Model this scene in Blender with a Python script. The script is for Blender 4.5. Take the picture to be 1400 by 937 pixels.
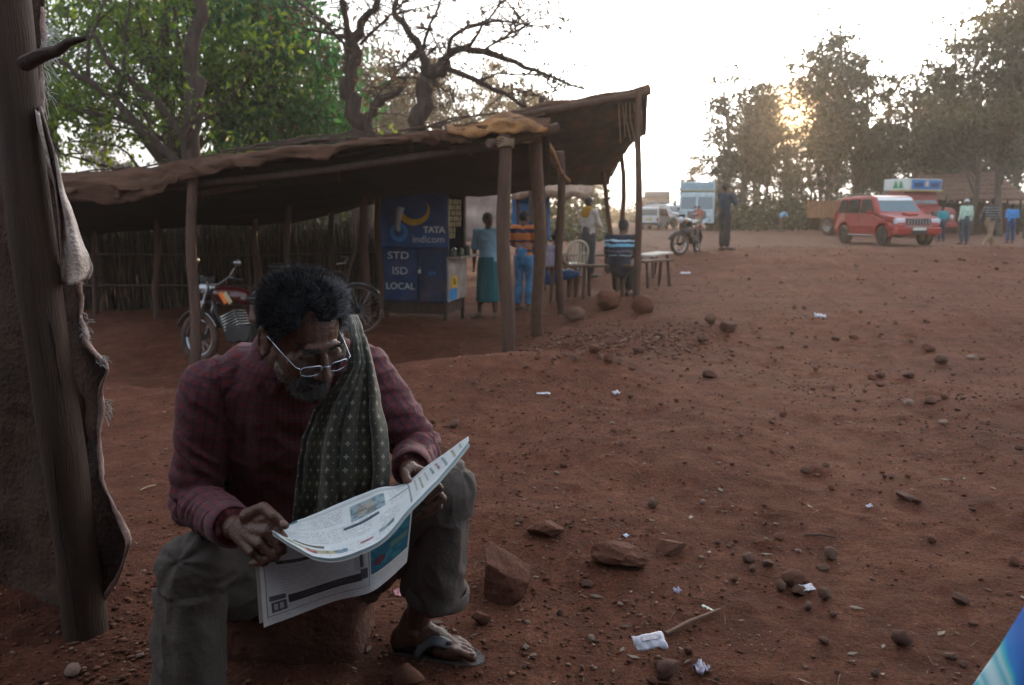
import bpy, bmesh, math, random
import numpy as np
from mathutils import Vector, Matrix

# ------------------------------------------------------------------ scene, camera, world, sun
for o in list(bpy.data.objects):
    bpy.data.objects.remove(o)
SC = bpy.context.scene
COL = SC.collection
R = math.radians
PI = math.pi
F = 1100.0                       # focal length in photo pixels (1400 wide)
CAMZ = 1.25
PITCH = math.atan(178.5 / F)

cam_d = bpy.data.cameras.new('camera')
cam_d.sensor_width = 36.0
cam_d.lens = 36.0 * F / 1400.0
cam_d.clip_start = 0.05
cam_d.clip_end = 2000.0
cam_d.dof.use_dof = True
cam_d.dof.focus_distance = 1.95
cam_d.dof.aperture_fstop = 5.6
cam = bpy.data.objects.new('camera', cam_d)
COL.objects.link(cam)
cam.location = (0, 0, CAMZ)
cam.rotation_euler = (PI / 2 - PITCH, 0, 0)
SC.camera = cam

SUN_EL, SUN_AZ = R(6.2), R(18.8)          # azimuth to the right of +Y
world = bpy.data.worlds.new('World')
SC.world = world
world.use_nodes = True
wn, wl = world.node_tree.nodes, world.node_tree.links
wn.clear()
sky = wn.new('ShaderNodeTexSky')
sky.sky_type = 'NISHITA'
sky.sun_disc = False
sky.sun_elevation = SUN_EL
sky.sun_rotation = SUN_AZ
sky.air_density = 1.0
sky.dust_density = 6.0
sky.ozone_density = 1.2
hsv = wn.new('ShaderNodeHueSaturation')
hsv.inputs['Saturation'].default_value = 0.42
bg = wn.new('ShaderNodeBackground')
bg.inputs['Strength'].default_value = 0.15
wo = wn.new('ShaderNodeOutputWorld')
wl.new(sky.outputs[0], hsv.inputs['Color'])
tnt = wn.new('ShaderNodeMix'); tnt.data_type = 'RGBA'; tnt.blend_type = 'MULTIPLY'; tnt.inputs[0].default_value = 1.0
tnt.inputs[7].default_value = (.86, 1.0, 1.15, 1)          # cool white balance of the milky dusk sky
wl.new(hsv.outputs[0], tnt.inputs[6])
mlk = wn.new('ShaderNodeMix'); mlk.data_type = 'RGBA'; mlk.blend_type = 'ADD'; mlk.inputs[0].default_value = 1.0
mlk.inputs[7].default_value = (1.75, 1.86, 1.98, 1)        # even milky veil of thin high cloud
wl.new(tnt.outputs[2], mlk.inputs[6])
# the low sun itself, warm and small in the dusty air
geo = wn.new('ShaderNodeTexCoord')
dot = wn.new('ShaderNodeVectorMath'); dot.operation = 'DOT_PRODUCT'
dot.inputs[1].default_value = (math.sin(SUN_AZ) * math.cos(SUN_EL), math.cos(SUN_AZ) * math.cos(SUN_EL), math.sin(SUN_EL))
wl.new(geo.outputs['Generated'], dot.inputs[0])
aur = wn.new('ShaderNodeMapRange'); aur.interpolation_type = 'SMOOTHSTEP'
aur.inputs[1].default_value = math.cos(R(3.8)); aur.inputs[2].default_value = math.cos(R(.9)); aur.inputs[4].default_value = .92
wl.new(dot.outputs['Value'], aur.inputs[0])
wrm = wn.new('ShaderNodeMix'); wrm.data_type = 'RGBA'
wrm.inputs[7].default_value = (15, 8, 2.2, 1)
wl.new(aur.outputs[0], wrm.inputs[0]); wl.new(mlk.outputs[2], wrm.inputs[6])
wl.new(wrm.outputs[2], bg.inputs['Color'])
wl.new(bg.outputs[0], wo.inputs['Surface'])

sun_d = bpy.data.lights.new('sun', 'SUN')
sun_d.energy = 2.4
sun_d.angle = R(1.2)
sun_d.color = (1.0, 0.66, 0.34)
sun = bpy.data.objects.new('sun', sun_d)
COL.objects.link(sun)
sdir = Vector((math.sin(SUN_AZ) * math.cos(SUN_EL), math.cos(SUN_AZ) * math.cos(SUN_EL), math.sin(SUN_EL)))
sun.rotation_euler = sdir.to_track_quat('Z', 'Y').to_euler()
sun.location = sdir * 60

vs = SC.view_settings
vs.view_transform = 'Standard'
vs.look = 'None'
vs.exposure = 1.42
vs.gamma = 1.0
vs.use_curve_mapping = False
cy = SC.cycles
cy.use_denoising = True
cy.max_bounces = 6
cy.diffuse_bounces = 2
cy.glossy_bounces = 2
cy.transmission_bounces = 4
cy.transparent_max_bounces = 6
cy.volume_bounces = 1
cy.sample_clamp_indirect = 4.0
cy.sample_clamp_direct = 12.0
cy.caustics_reflective = False
cy.caustics_refractive = False

# ------------------------------------------------------------------ helpers
SP, CP = math.sin(PITCH), math.cos(PITCH)

def W(px, py, D):
    """World point at distance D (along +Y) that the photograph shows at pixel px,py."""
    u = (px - 700.0) / F
    v = (468.5 - py) / F
    dy = CP + v * SP
    dz = -SP + v * CP
    t = D / dy
    return np.array((u * t, D, CAMZ + dz * t))

def A3(*a):
    return np.array(a, float)

def _hash(ix, iy, iz, seed):
    h = (ix.astype(np.int64) * 374761393 + iy.astype(np.int64) * 668265263 + iz.astype(np.int64) * 2147483647 + seed * 1274126177) & 0xffffffff
    h = ((h ^ (h >> 13)) * 1274126177) & 0xffffffff
    h = ((h ^ (h >> 16)) * 2246822519) & 0xffffffff
    return ((h ^ (h >> 15)) & 0xffff) / 32767.5 - 1.0

def vnoise(P, seed=0):
    P = np.asarray(P, float)
    I = np.floor(P).astype(np.int64)
    f = P - I
    f = f * f * f * (f * (f * 6 - 15) + 10)
    out = 0
    for dx in (0, 1):
        wx = f[..., 0] if dx else 1 - f[..., 0]
        for dy in (0, 1):
            wy = f[..., 1] if dy else 1 - f[..., 1]
            for dz in (0, 1):
                wz = f[..., 2] if dz else 1 - f[..., 2]
                out = out + wx * wy * wz * _hash(I[..., 0] + dx, I[..., 1] + dy, I[..., 2] + dz, seed)
    return out

def fbm(P, octaves=4, seed=0, gain=0.5):
    P = np.asarray(P, float)
    a, s, tot = 1.0, 0, 0
    for o in range(octaves):
        s = s + a * vnoise(P * (2.03 ** o) + 17.3 * o, seed + o)
        tot += a
        a *= gain
    return s / tot

def frame(d):
    d = d / (np.linalg.norm(d) + 1e-9)
    ref = A3(0, 0, 1) if abs(d[2]) < 0.9 else A3(1, 0, 0)
    a = np.cross(ref, d); a /= np.linalg.norm(a)
    return a, np.cross(d, a)

class MB:
    """collects shapes; build() links them as ONE mesh object"""
    def __init__(s):
        s.v, s.f, s.m = [], [], []
    def add(s, verts, faces, mi=0):
        n = len(s.v)
        s.v.extend([tuple(map(float, p)) for p in verts])
        s.f.extend([tuple(int(i) + n for i in f) for f in faces])
        s.m.extend([mi] * len(faces))
        return s
    def box(s, c, size, rot=None, mi=0, taper=1.0):
        hx, hy, hz = size[0] / 2, size[1] / 2, size[2] / 2
        P = []
        for z, k in ((-hz, 1.0), (hz, taper)):
            for x, y in ((-hx, -hy), (hx, -hy), (hx, hy), (-hx, hy)):
                P.append((x * k, y * k, z))
        P = np.array(P)
        if rot is not None:
            P = P @ np.array(rot).T
        P = P + np.array(c)
        return s.add(P, [(3, 2, 1, 0), (4, 5, 6, 7), (0, 1, 5, 4), (1, 2, 6, 5), (2, 3, 7, 6), (3, 0, 4, 7)], mi)
    def loft(s, rings, mi=0, cap=True, closed=True):
        """rings: list of (n,3) arrays"""
        n = len(rings[0])
        V = np.concatenate(rings)
        fs = []
        for i in range(len(rings) - 1):
            a, b = i * n, (i + 1) * n
            for j in range(n if closed else n - 1):
                k = (j + 1) % n
                fs.append((a + j, a + k, b + k, b + j))
        if cap:
            fs.append(tuple(range(n - 1, -1, -1)))
            fs.append(tuple((len(rings) - 1) * n + j for j in range(n)))
        return s.add(V, fs, mi)
    def tube(s, path, radii, seg=8, mi=0, cap=True, round_ends=False, squash=None, wob=0, seed=0):
        path = [np.array(p, float) for p in path]
        if np.isscalar(radii):
            radii = [radii] * len(path)
        radii = list(radii)
        if round_ends:
            d0 = path[0] - path[1]; d0 /= np.linalg.norm(d0) + 1e-9
            d1 = path[-1] - path[-2]; d1 /= np.linalg.norm(d1) + 1e-9
            p0, r0, p1, r1 = path[0], radii[0], path[-1], radii[-1]
            pre = [(p0 + d0 * r0 * math.sin(a), r0 * max(math.cos(a), .05)) for a in (PI / 2, 1.15, .75, .38)]
            post = [(p1 + d1 * r1 * math.sin(a), r1 * max(math.cos(a), .05)) for a in (.38, .75, 1.15, PI / 2)]
            path = [p for p, _ in pre] + path + [p for p, _ in post]
            radii = [r for _, r in pre] + radii + [r for _, r in post]
        n = len(path)
        T = []
        for i in range(n):
            d = path[min(i + 1, n - 1)] - path[max(i - 1, 0)]
            T.append(d / (np.linalg.norm(d) + 1e-9))
        a, b = frame(T[0])
        rng = random.Random(seed)
        ph = rng.random() * 9
        rings = []
        for i in range(n):
            a = a - T[i] * np.dot(a, T[i]); a /= np.linalg.norm(a) + 1e-9
            b = np.cross(T[i], a)
            th = np.linspace(0, 2 * PI, seg, endpoint=False)
            rr = np.full(seg, radii[i])
            if wob:
                rr = rr * (1 + wob * np.array([math.sin(2 * t + ph + i * .35) * .6 + (rng.random() - .5) * .8 for t in th]))
            rings.append(path[i] + np.outer(rr * np.cos(th), a) + np.outer(rr * np.sin(th), b))
        return s.loft(rings, mi, cap)
    def ell(s, c, ax, seg=14, rings=10, mi=0):
        """ellipsoid: ax = 3 axis vectors (rows) or 3 radii"""
        ax = np.array(ax, float)
        if ax.ndim == 1:
            ax = np.diag(ax)
        V = [np.array(c) - ax[2]]
        for i in range(1, rings):
            ph = -PI / 2 + PI * i / rings
            for j in range(seg):
                th = 2 * PI * j / seg
                V.append(np.array(c) + ax[0] * math.cos(ph) * math.cos(th) + ax[1] * math.cos(ph) * math.sin(th) + ax[2] * math.sin(ph))
        V.append(np.array(c) + ax[2])
        fs = []
        for j in range(seg):
            fs.append((0, 1 + (j + 1) % seg, 1 + j))
        for i in range(rings - 2):
            a, b = 1 + i * seg, 1 + (i + 1) * seg
            for j in range(seg):
                k = (j + 1) % seg
                fs.append((a + j, a + k, b + k, b + j))
        a = 1 + (rings - 2) * seg
        for j in range(seg):
            fs.append((a + j, a + (j + 1) % seg, len(V) - 1))
        return s.add(V, fs, mi)
    def lathe(s, prof, c, axis, seg=20, mi=0, closed=False):
        """prof: list of (r, h) along axis"""
        axis = np.array(axis, float)
        a, b = frame(axis)
        axis = axis / np.linalg.norm(axis)
        th = np.linspace(0, 2 * PI, seg, endpoint=False)
        rings = [np.array(c) + axis * h + np.outer(r * np.cos(th), a) + np.outer(r * np.sin(th), b) for r, h in prof]
        if closed:
            rings.append(rings[0])
        return s.loft(rings, mi, cap=not closed)
    def grid(s, P, mi=0, thick=None):
        """P: (rows, cols, 3) sheet; thick gives it a back"""
        r, c = P.shape[:2]
        fs = [(i * c + j, i * c + j + 1, (i + 1) * c + j + 1, (i + 1) * c + j) for i in range(r - 1) for j in range(c - 1)]
        V = P.reshape(-1, 3)
        if thick is None:
            return s.add(V, fs, mi)
        du = np.gradient(P, axis=0); dv = np.gradient(P, axis=1)
        N = np.cross(dv, du); N /= np.linalg.norm(N, axis=2, keepdims=True) + 1e-9
        V2 = (P - N * thick).reshape(-1, 3)
        n = r * c
        fs2 = [tuple(n + k for k in reversed(f)) for f in fs]
        rim = [i for i in range(c)] + [i * c + c - 1 for i in range(1, r)] + [(r - 1) * c + j for j in range(c - 2, -1, -1)] + [i * c for i in range(r - 2, 0, -1)]
        fr = [(rim[(k + 1) % len(rim)], rim[k], n + rim[k], n + rim[(k + 1) % len(rim)]) for k in range(len(rim))]
        return s.add(np.concatenate([V, V2]), fs + fs2 + fr, mi)
    def mesh(s, name='mesh', mats=None, smooth=False):
        me = bpy.data.meshes.new(name)
        me.from_pydata(s.v, [], s.f)
        for m in (mats or []):
            me.materials.append(m)
        if any(s.m):
            me.polygons.foreach_set('material_index', s.m)
        if smooth:
            me.polygons.foreach_set('use_smooth', [True] * len(s.f))
        me.update()
        return me
    def build(s, name, mat, parent=None, smooth=False, bevel=0, edge=None):
        mats = mat if isinstance(mat, (list, tuple)) else [mat]
        o = link(name, s.mesh(name, mats, smooth), parent)
        if bevel:
            b = o.modifiers.new('bevel', 'BEVEL'); b.width = bevel; b.segments = 2; b.limit_method = 'ANGLE'; b.angle_limit = R(35)
        if smooth and edge:
            me = o.data
            me.set_sharp_from_angle(angle=R(edge))
        return o

def link(name, data, parent=None):
    o = bpy.data.objects.new(name, data)
    COL.objects.link(o)
    if parent is not None:
        o.parent = parent
    return o

def tag(o, label, cat, group=None, kind=None):
    if label: o['label'] = label
    if cat: o['category'] = cat
    if group: o['group'] = group
    if kind: o['kind'] = kind
    return o

def thing(name, label, cat, loc=(0, 0, 0), rz=0, group=None):
    o = link(name, None)
    o.location = tuple(map(float, loc)); o.rotation_euler = (0, 0, rz)
    return tag(o, label, cat, group)

def copy_tree(o, parent=None):
    c = o.copy(); COL.objects.link(c); c.parent = parent
    for ch in list(o.children):
        copy_tree(ch, c)
    return c

DG = None
def remesh(mb, voxel, smooth=3, factor=0.5):
    """one continuous skin over all the shapes collected in mb -> verts, mesh"""
    me = mb.mesh('tmp')
    bm = bmesh.new(); bm.from_mesh(me)
    bmesh.ops.recalc_face_normals(bm, faces=bm.faces); bm.to_mesh(me); bm.free()
    o = bpy.data.objects.new('tmp', me); COL.objects.link(o)
    m = o.modifiers.new('r', 'REMESH'); m.mode = 'VOXEL'; m.voxel_size = voxel; m.use_smooth_shade = True
    if smooth:
        k = o.modifiers.new('s', 'SMOOTH'); k.iterations = smooth; k.factor = factor
    dg = bpy.context.evaluated_depsgraph_get()
    out = bpy.data.meshes.new_from_object(o.evaluated_get(dg))
    bpy.data.objects.remove(o); bpy.data.meshes.remove(me)
    return out

def verts_of(me):
    a = np.empty(len(me.vertices) * 3); me.vertices.foreach_get('co', a)
    return a.reshape(-1, 3)
def normals_of(me):
    a = np.empty(len(me.vertices) * 3); me.vertices.foreach_get('normal', a)
    return a.reshape(-1, 3)
def set_verts(me, V):
    me.vertices.foreach_set('co', np.ascontiguousarray(V).reshape(-1)); me.update()
def set_vec_attr(me, name, A):
    at = me.attributes.new(name, 'FLOAT_VECTOR', 'POINT')
    at.data.foreach_set('vector', np.ascontiguousarray(A).reshape(-1))
def set_col_attr(me, name, A):
    at = me.attributes.new(name, 'FLOAT_COLOR', 'POINT')
    B = np.ones((len(A), 4)); B[:, :3] = A
    at.data.foreach_set('color', B.reshape(-1))

# ------------------------------------------------------------------ materials
MATS = {}
def nodes(name):
    m = bpy.data.materials.new(name); m.use_nodes = True
    nt = m.node_tree
    return m, nt, nt.nodes, nt.links, nt.nodes['Principled BSDF']

def mat(name, col, rough=0.8, var=0.25, scale=8.0, bump=0.0, bscale=60.0, metal=0.0, dust=0.0, dustcol=(.20, .095, .06), coat=0.0, stretch=None, spec=0.4, hue=None):
    """procedural surface: base colour broken up by two noises, optional dust and fine relief"""
    if name in MATS: return MATS[name]
    m, nt, N, L, bs = nodes(name)
    tc = N.new('ShaderNodeTexCoord')
    mp = N.new('ShaderNodeMapping')
    L.new(tc.outputs['Object'], mp.inputs['Vector'])
    if stretch: mp.inputs['Scale'].default_value = stretch
    n1 = N.new('ShaderNodeTexNoise'); n1.inputs['Scale'].default_value = scale; n1.inputs['Detail'].default_value = 6; n1.inputs['Roughness'].default_value = .65
    L.new(mp.outputs[0], n1.inputs['Vector'])
    cr = N.new('ShaderNodeValToRGB')
    c = np.array(col)
    lo = np.clip(c * (1 - var), 0, 1); hi = np.clip(c * (1 + var), 0, 1)
    if hue is not None: lo = np.array(hue)
    cr.color_ramp.elements[0].position = .3; cr.color_ramp.elements[1].position = .7
    cr.color_ramp.elements[0].color = (*lo, 1); cr.color_ramp.elements[1].color = (*hi, 1)
    L.new(n1.outputs['Fac'], cr.inputs['Fac'])
    last = cr.outputs['Color']
    if dust:
        n2 = N.new('ShaderNodeTexNoise'); n2.inputs['Scale'].default_value = 2.3; n2.inputs['Detail'].default_value = 8; n2.inputs['Roughness'].default_value = .7
        L.new(tc.outputs['Object'], n2.inputs['Vector'])
        mr = N.new('ShaderNodeMapRange'); mr.inputs[1].default_value = .62 - dust * .5; mr.inputs[2].default_value = .8 - dust * .3
        mr.inputs[4].default_value = min(1, dust * 1.3)
        L.new(n2.outputs['Fac'], mr.inputs[0])
        mx = N.new('ShaderNodeMix'); mx.data_type = 'RGBA'
        L.new(mr.outputs[0], mx.inputs[0]); L.new(last, mx.inputs[6]); mx.inputs[7].default_value = (*dustcol, 1)
        last = mx.outputs[2]
    L.new(last, bs.inputs['Base Color'])
    bs.inputs['Roughness'].default_value = rough
    bs.inputs['Metallic'].default_value = metal
    bs.inputs['Specular IOR Level'].default_value = spec
    if coat:
        bs.inputs['Coat Weight'].default_value = coat; bs.inputs['Coat Roughness'].default_value = .08
    if bump:
        n3 = N.new('ShaderNodeTexNoise'); n3.inputs['Scale'].default_value = bscale; n3.inputs['Detail'].default_value = 5
        L.new(mp.outputs[0], n3.inputs['Vector'])
        b = N.new('ShaderNodeBump'); b.inputs['Strength'].default_value = bump; b.inputs['Distance'].default_value = .02
        L.new(n3.outputs['Fac'], b.inputs['Height']); L.new(b.outputs[0], bs.inputs['Normal'])
    MATS[name] = m
    return m

def stripe_mat(name, bands, base, rough=.85):
    """cloth with horizontal bands; bands = [(z_from, z_to, colour)] in object space"""
    m, nt, N, L, bs = nodes(name)
    tc = N.new('ShaderNodeTexCoord'); sp = N.new('ShaderNodeSeparateXYZ')
    L.new(tc.outputs['Object'], sp.inputs[0])
    nz = N.new('ShaderNodeTexNoise'); nz.inputs['Scale'].default_value = 9
    L.new(tc.outputs['Object'], nz.inputs['Vector'])
    ad = N.new('ShaderNodeMath'); ad.operation = 'MULTIPLY_ADD'; ad.inputs[1].default_value = .05
    L.new(nz.outputs['Fac'], ad.inputs[0]); L.new(sp.outputs['Z'], ad.inputs[2])
    zs = sorted(set([-1e3] + [b[0] for b in bands] + [b[1] for b in bands]))
    z0, z1 = min(b[0] for b in bands) - .2, max(b[1] for b in bands) + .2
    mr = N.new('ShaderNodeMapRange'); mr.inputs[1].default_value = z0 + .025; mr.inputs[2].default_value = z1 + .025
    L.new(ad.outputs[0], mr.inputs[0])
    cr = N.new('ShaderNodeValToRGB'); cr.color_ramp.interpolation = 'CONSTANT'
    els = cr.color_ramp.elements
    els[0].color = (*base, 1); els[0].position = 0
    els.remove(els[1])
    for a, b, c in sorted(bands):
        e = els.new((a - z0) / (z1 - z0)); e.color = (*c, 1)
        e = els.new((b - z0) / (z1 - z0)); e.color = (*base, 1)
    L.new(mr.outputs[0], cr.inputs['Fac'])
    L.new(cr.outputs['Color'], bs.inputs['Base Color'])
    bs.inputs['Roughness'].default_value = rough
    return m

def attr_mat(name, attr, rough=.85, bump=0, bscale=300, trans=0):
    m, nt, N, L, bs = nodes(name)
    a = N.new('ShaderNodeAttribute'); a.attribute_name = attr
    L.new(a.outputs['Color'], bs.inputs['Base Color'])
    bs.inputs['Roughness'].default_value = rough
    bs.inputs['Specular IOR Level'].default_value = .25 if rough > .5 else .6
    if trans:
        tr = N.new('ShaderNodeBsdfTranslucent'); L.new(a.outputs['Color'], tr.inputs['Color'])
        mx = N.new('ShaderNodeMixShader'); mx.inputs[0].default_value = trans
        L.new(bs.outputs[0], mx.inputs[1]); L.new(tr.outputs[0], mx.inputs[2])
        L.new(mx.outputs[0], N['Material Output'].inputs['Surface'])
    if bump:
        tc = N.new('ShaderNodeTexCoord')
        n3 = N.new('ShaderNodeTexNoise'); n3.inputs['Scale'].default_value = bscale
        L.new(tc.outputs['Object'], n3.inputs['Vector'])
        b = N.new('ShaderNodeBump'); b.inputs['Strength'].default_value = bump; b.inputs['Distance'].default_value = .005
        L.new(n3.outputs['Fac'], b.inputs['Height']); L.new(b.outputs[0], bs.inputs['Normal'])
    return m

def leaf_mat(name, c1, c2, trans=.45, rough=.55):
    m, nt, N, L, bs = nodes(name)
    a = N.new('ShaderNodeAttribute'); a.attribute_name = 'tint'
    sp = N.new('ShaderNodeSeparateColor'); L.new(a.outputs['Color'], sp.inputs[0])
    mx = N.new('ShaderNodeMix'); mx.data_type = 'RGBA'
    mx.inputs[6].default_value = (*c1, 1); mx.inputs[7].default_value = (*c2, 1)
    L.new(sp.outputs[0], mx.inputs[0])
    L.new(mx.outputs[2], bs.inputs['Base Color']); bs.inputs['Roughness'].default_value = rough
    tr = N.new('ShaderNodeBsdfTranslucent')
    hs = N.new('ShaderNodeHueSaturation'); hs.inputs['Hue'].default_value = .48; hs.inputs['Saturation'].default_value = 1.15; hs.inputs['Value'].default_value = 2.2
    L.new(mx.outputs[2], hs.inputs['Color']); L.new(hs.outputs[0], tr.inputs['Color'])
    ms = N.new('ShaderNodeMixShader'); ms.inputs[0].default_value = trans
    L.new(bs.outputs[0], ms.inputs[1]); L.new(tr.outputs[0], ms.inputs[2])
    L.new(ms.outputs[0], N['Material Output'].inputs['Surface'])
    return m

def glass_mat(name, col=(.03, .04, .05), rough=.06):
    if name in MATS: return MATS[name]
    m, nt, N, L, bs = nodes(name)
    bs.inputs['Base Color'].default_value = (*col, 1); bs.inputs['Roughness'].default_value = rough
    bs.inputs['Specular IOR Level'].default_value = .9
    MATS[name] = m
    return m

def clear_mat(name):
    m, nt, N, L, bs = nodes(name)
    t = N.new('ShaderNodeBsdfTransparent'); g = N.new('ShaderNodeBsdfGlossy'); g.inputs['Roughness'].default_value = .03
    fr = N.new('ShaderNodeFresnel'); fr.inputs['IOR'].default_value = 1.12
    mx = N.new('ShaderNodeMixShader'); L.new(fr.outputs[0], mx.inputs[0])
    L.new(t.outputs[0], mx.inputs[1]); L.new(g.outputs[0], mx.inputs[2])
    L.new(mx.outputs[0], N['Material Output'].inputs['Surface'])
    return m

def text_mesh(txt, size, depth=.003, bold=0.0):
    c = bpy.data.curves.new('t', 'FONT'); c.body = txt; c.size = size; c.extrude = depth; c.offset = bold
    c.align_x = 'CENTER'; c.align_y = 'CENTER'; c.resolution_u = 3
    o = bpy.data.objects.new('t', c); COL.objects.link(o)
    me = bpy.data.meshes.new_from_object(o.evaluated_get(bpy.context.evaluated_depsgraph_get()))
    bpy.data.objects.remove(o)
    return me

def lettering(txt, size, m, parent, loc, rot=(PI / 2, 0, 0), bold=0.0, sx=1.0):
    me = text_mesh(txt, size, bold=bold)
    me.materials.clear(); me.materials.append(m)
    o = link('lettering', me, parent); o.location = loc; o.rotation_euler = rot; o.scale = (sx, 1, 1)
    return o
# ------------------------------------------------------------------ terrain
def sstep(a, b, x):
    t = np.clip((x - a) / (b - a), 0, 1)
    return t * t * (3 - 2 * t)

def gauss(x, y, cx, cy, rx, ry):
    return np.exp(-((x - cx) / rx) ** 2 - ((y - cy) / ry) ** 2)

def base_h(x, y):
    x = np.asarray(x, float); y = np.asarray(y, float)
    h = np.zeros(np.broadcast(x, y).shape)
    hollow = sstep(.9, -1.6, x - .16 * (y - 8)) * sstep(5.6, 7.8, y) * sstep(22, 14, y)
    h = h - hollow * (.30 + .20 * sstep(11.5, 8.8, y))
    h = h - .18 * gauss(x, y, .9, 10.5, 1.6, 2.6)
    h = h - .14 * gauss(x, y, 1.5, 15, 3, 3)
    h = h + .18 * gauss(x, y, .25, 6.1, 1.25, .6)
    h = h + .09 * gauss(x, y, -.7, 5.3, 1.0, .7) * 1.0
    h = h + .30 * sstep(2.0, 6.0, x) * np.exp(-((y - 21) / 4.6) ** 2)
    h = h - .12 * gauss(x, y, 3.4, 7.5, 2.6, 1.6)
    h = h + .07 * gauss(x, y, 5.5, 9.5, 3, 1.2)
    for yr in (24.2, 25.9, 27.6, 29.2):                                   # wheel ruts of the road
        h = h - .05 * np.exp(-((y - yr - .35 * np.sin(x * .13 + yr)) / .22) ** 2)
    h = h + .05 * gauss(x, y, .2, 3.0, .5, .4) - .05 * gauss(x, y, 1.2, 3.0, .9, .6)
    return h

_fr = random.Random(88)
FOOT = []
for _x0, _y0, _dx, _dy in ((.9, 2.6, .22, .55), (1.9, 3.2, .30, .50), (.5, 4.4, .42, .42), (3.2, 5.0, -.1, .6), (1.2, 6.5, .5, .35)):
    for _k in range(9):
        _s = .09 * (-1) ** _k
        FOOT.append((_x0 + _dx * _k + _s * _dy * 1.6 + _fr.uniform(-.05, .05), _y0 + _dy * _k - _s * _dx * 1.6 + _fr.uniform(-.05, .05), math.atan2(_dy, _dx) + _fr.uniform(-.2, .2)))

def tracks(x, y):
    """footprints and two faint wheel tracks pressed into the earth"""
    h = np.zeros_like(x)
    for fx, fy, a in FOOT:
        ca, sa = math.cos(a), math.sin(a)
        u = (x - fx) * ca + (y - fy) * sa; v = -(x - fx) * sa + (y - fy) * ca
        e = (u / .14) ** 2 + (v / .055) ** 2
        h = h - .013 * np.exp(-e * e) + .005 * np.exp(-((np.sqrt(e) - 1.35) / .3) ** 2)
    for off in (-.68, .68):
        d = x - (2.6 + .30 * (y - 4) + .5 * np.sin(y * .22) + off)
        h = h + (-.016 * np.exp(-(d / .11) ** 4) + .007 * np.exp(-((np.abs(d) - .17) / .05) ** 2) + .003 * np.sin(y * 70) * np.exp(-(d / .10) ** 4)) * sstep(3.0, 4.5, y) * sstep(24, 18, y)
    return h

def fine_h(x, y):
    P = np.stack([x, y, np.zeros_like(x)], -1)
    near = 1.0
    h = .065 * fbm(P * .45, 3, 3) + .034 * fbm(P * 1.5, 3, 7) + .012 * fbm(P * 4.5, 3, 11)
    r = fbm(P * A3(14, 17, 1), 3, 21)
    h = h + .0060 * r + .0055 * np.maximum(0, fbm(P * 31, 2, 31)) + .030 * np.maximum(0, fbm(P * 6.0, 3, 41) - .30) + .020 * np.maximum(0, fbm(P * 2.6, 3, 51) - .25)
    h = h * np.where(y > 26, .6, 1.0)
    if np.size(x) > 1: h = h + tracks(x, y)
    return h

def ground_z(x, y):
    x = np.atleast_1d(np.asarray(x, float)); y = np.atleast_1d(np.asarray(y, float))
    z = base_h(x, y) + fine_h(x, y)
    return float(z[0]) if z.size == 1 else z

def G(px, D):
    """ground point in photo column px at distance D"""
    z = 0.0
    for _ in range(3):
        dep = D * CP - (z - CAMZ) * SP          # depth along the view direction of a point at (x, D, z)
        x = (px - 700.0) / F * dep
        z = float(base_h(x, D))
    return A3(x, D, ground_z(x, D))

def GP(px, py):
    """ground point hit by the ray through pixel px,py"""
    Ds = np.exp(np.linspace(math.log(1.2), math.log(120), 700))
    P = np.array([W(px, py, d) for d in Ds])
    g = base_h(P[:, 0], P[:, 1]) + fine_h(P[:, 0], P[:, 1])
    k = int(np.argmax(P[:, 2] <= g))
    if k == 0: k = len(Ds) - 1
    p = P[k].copy(); p[2] = g[k]
    return p

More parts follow.
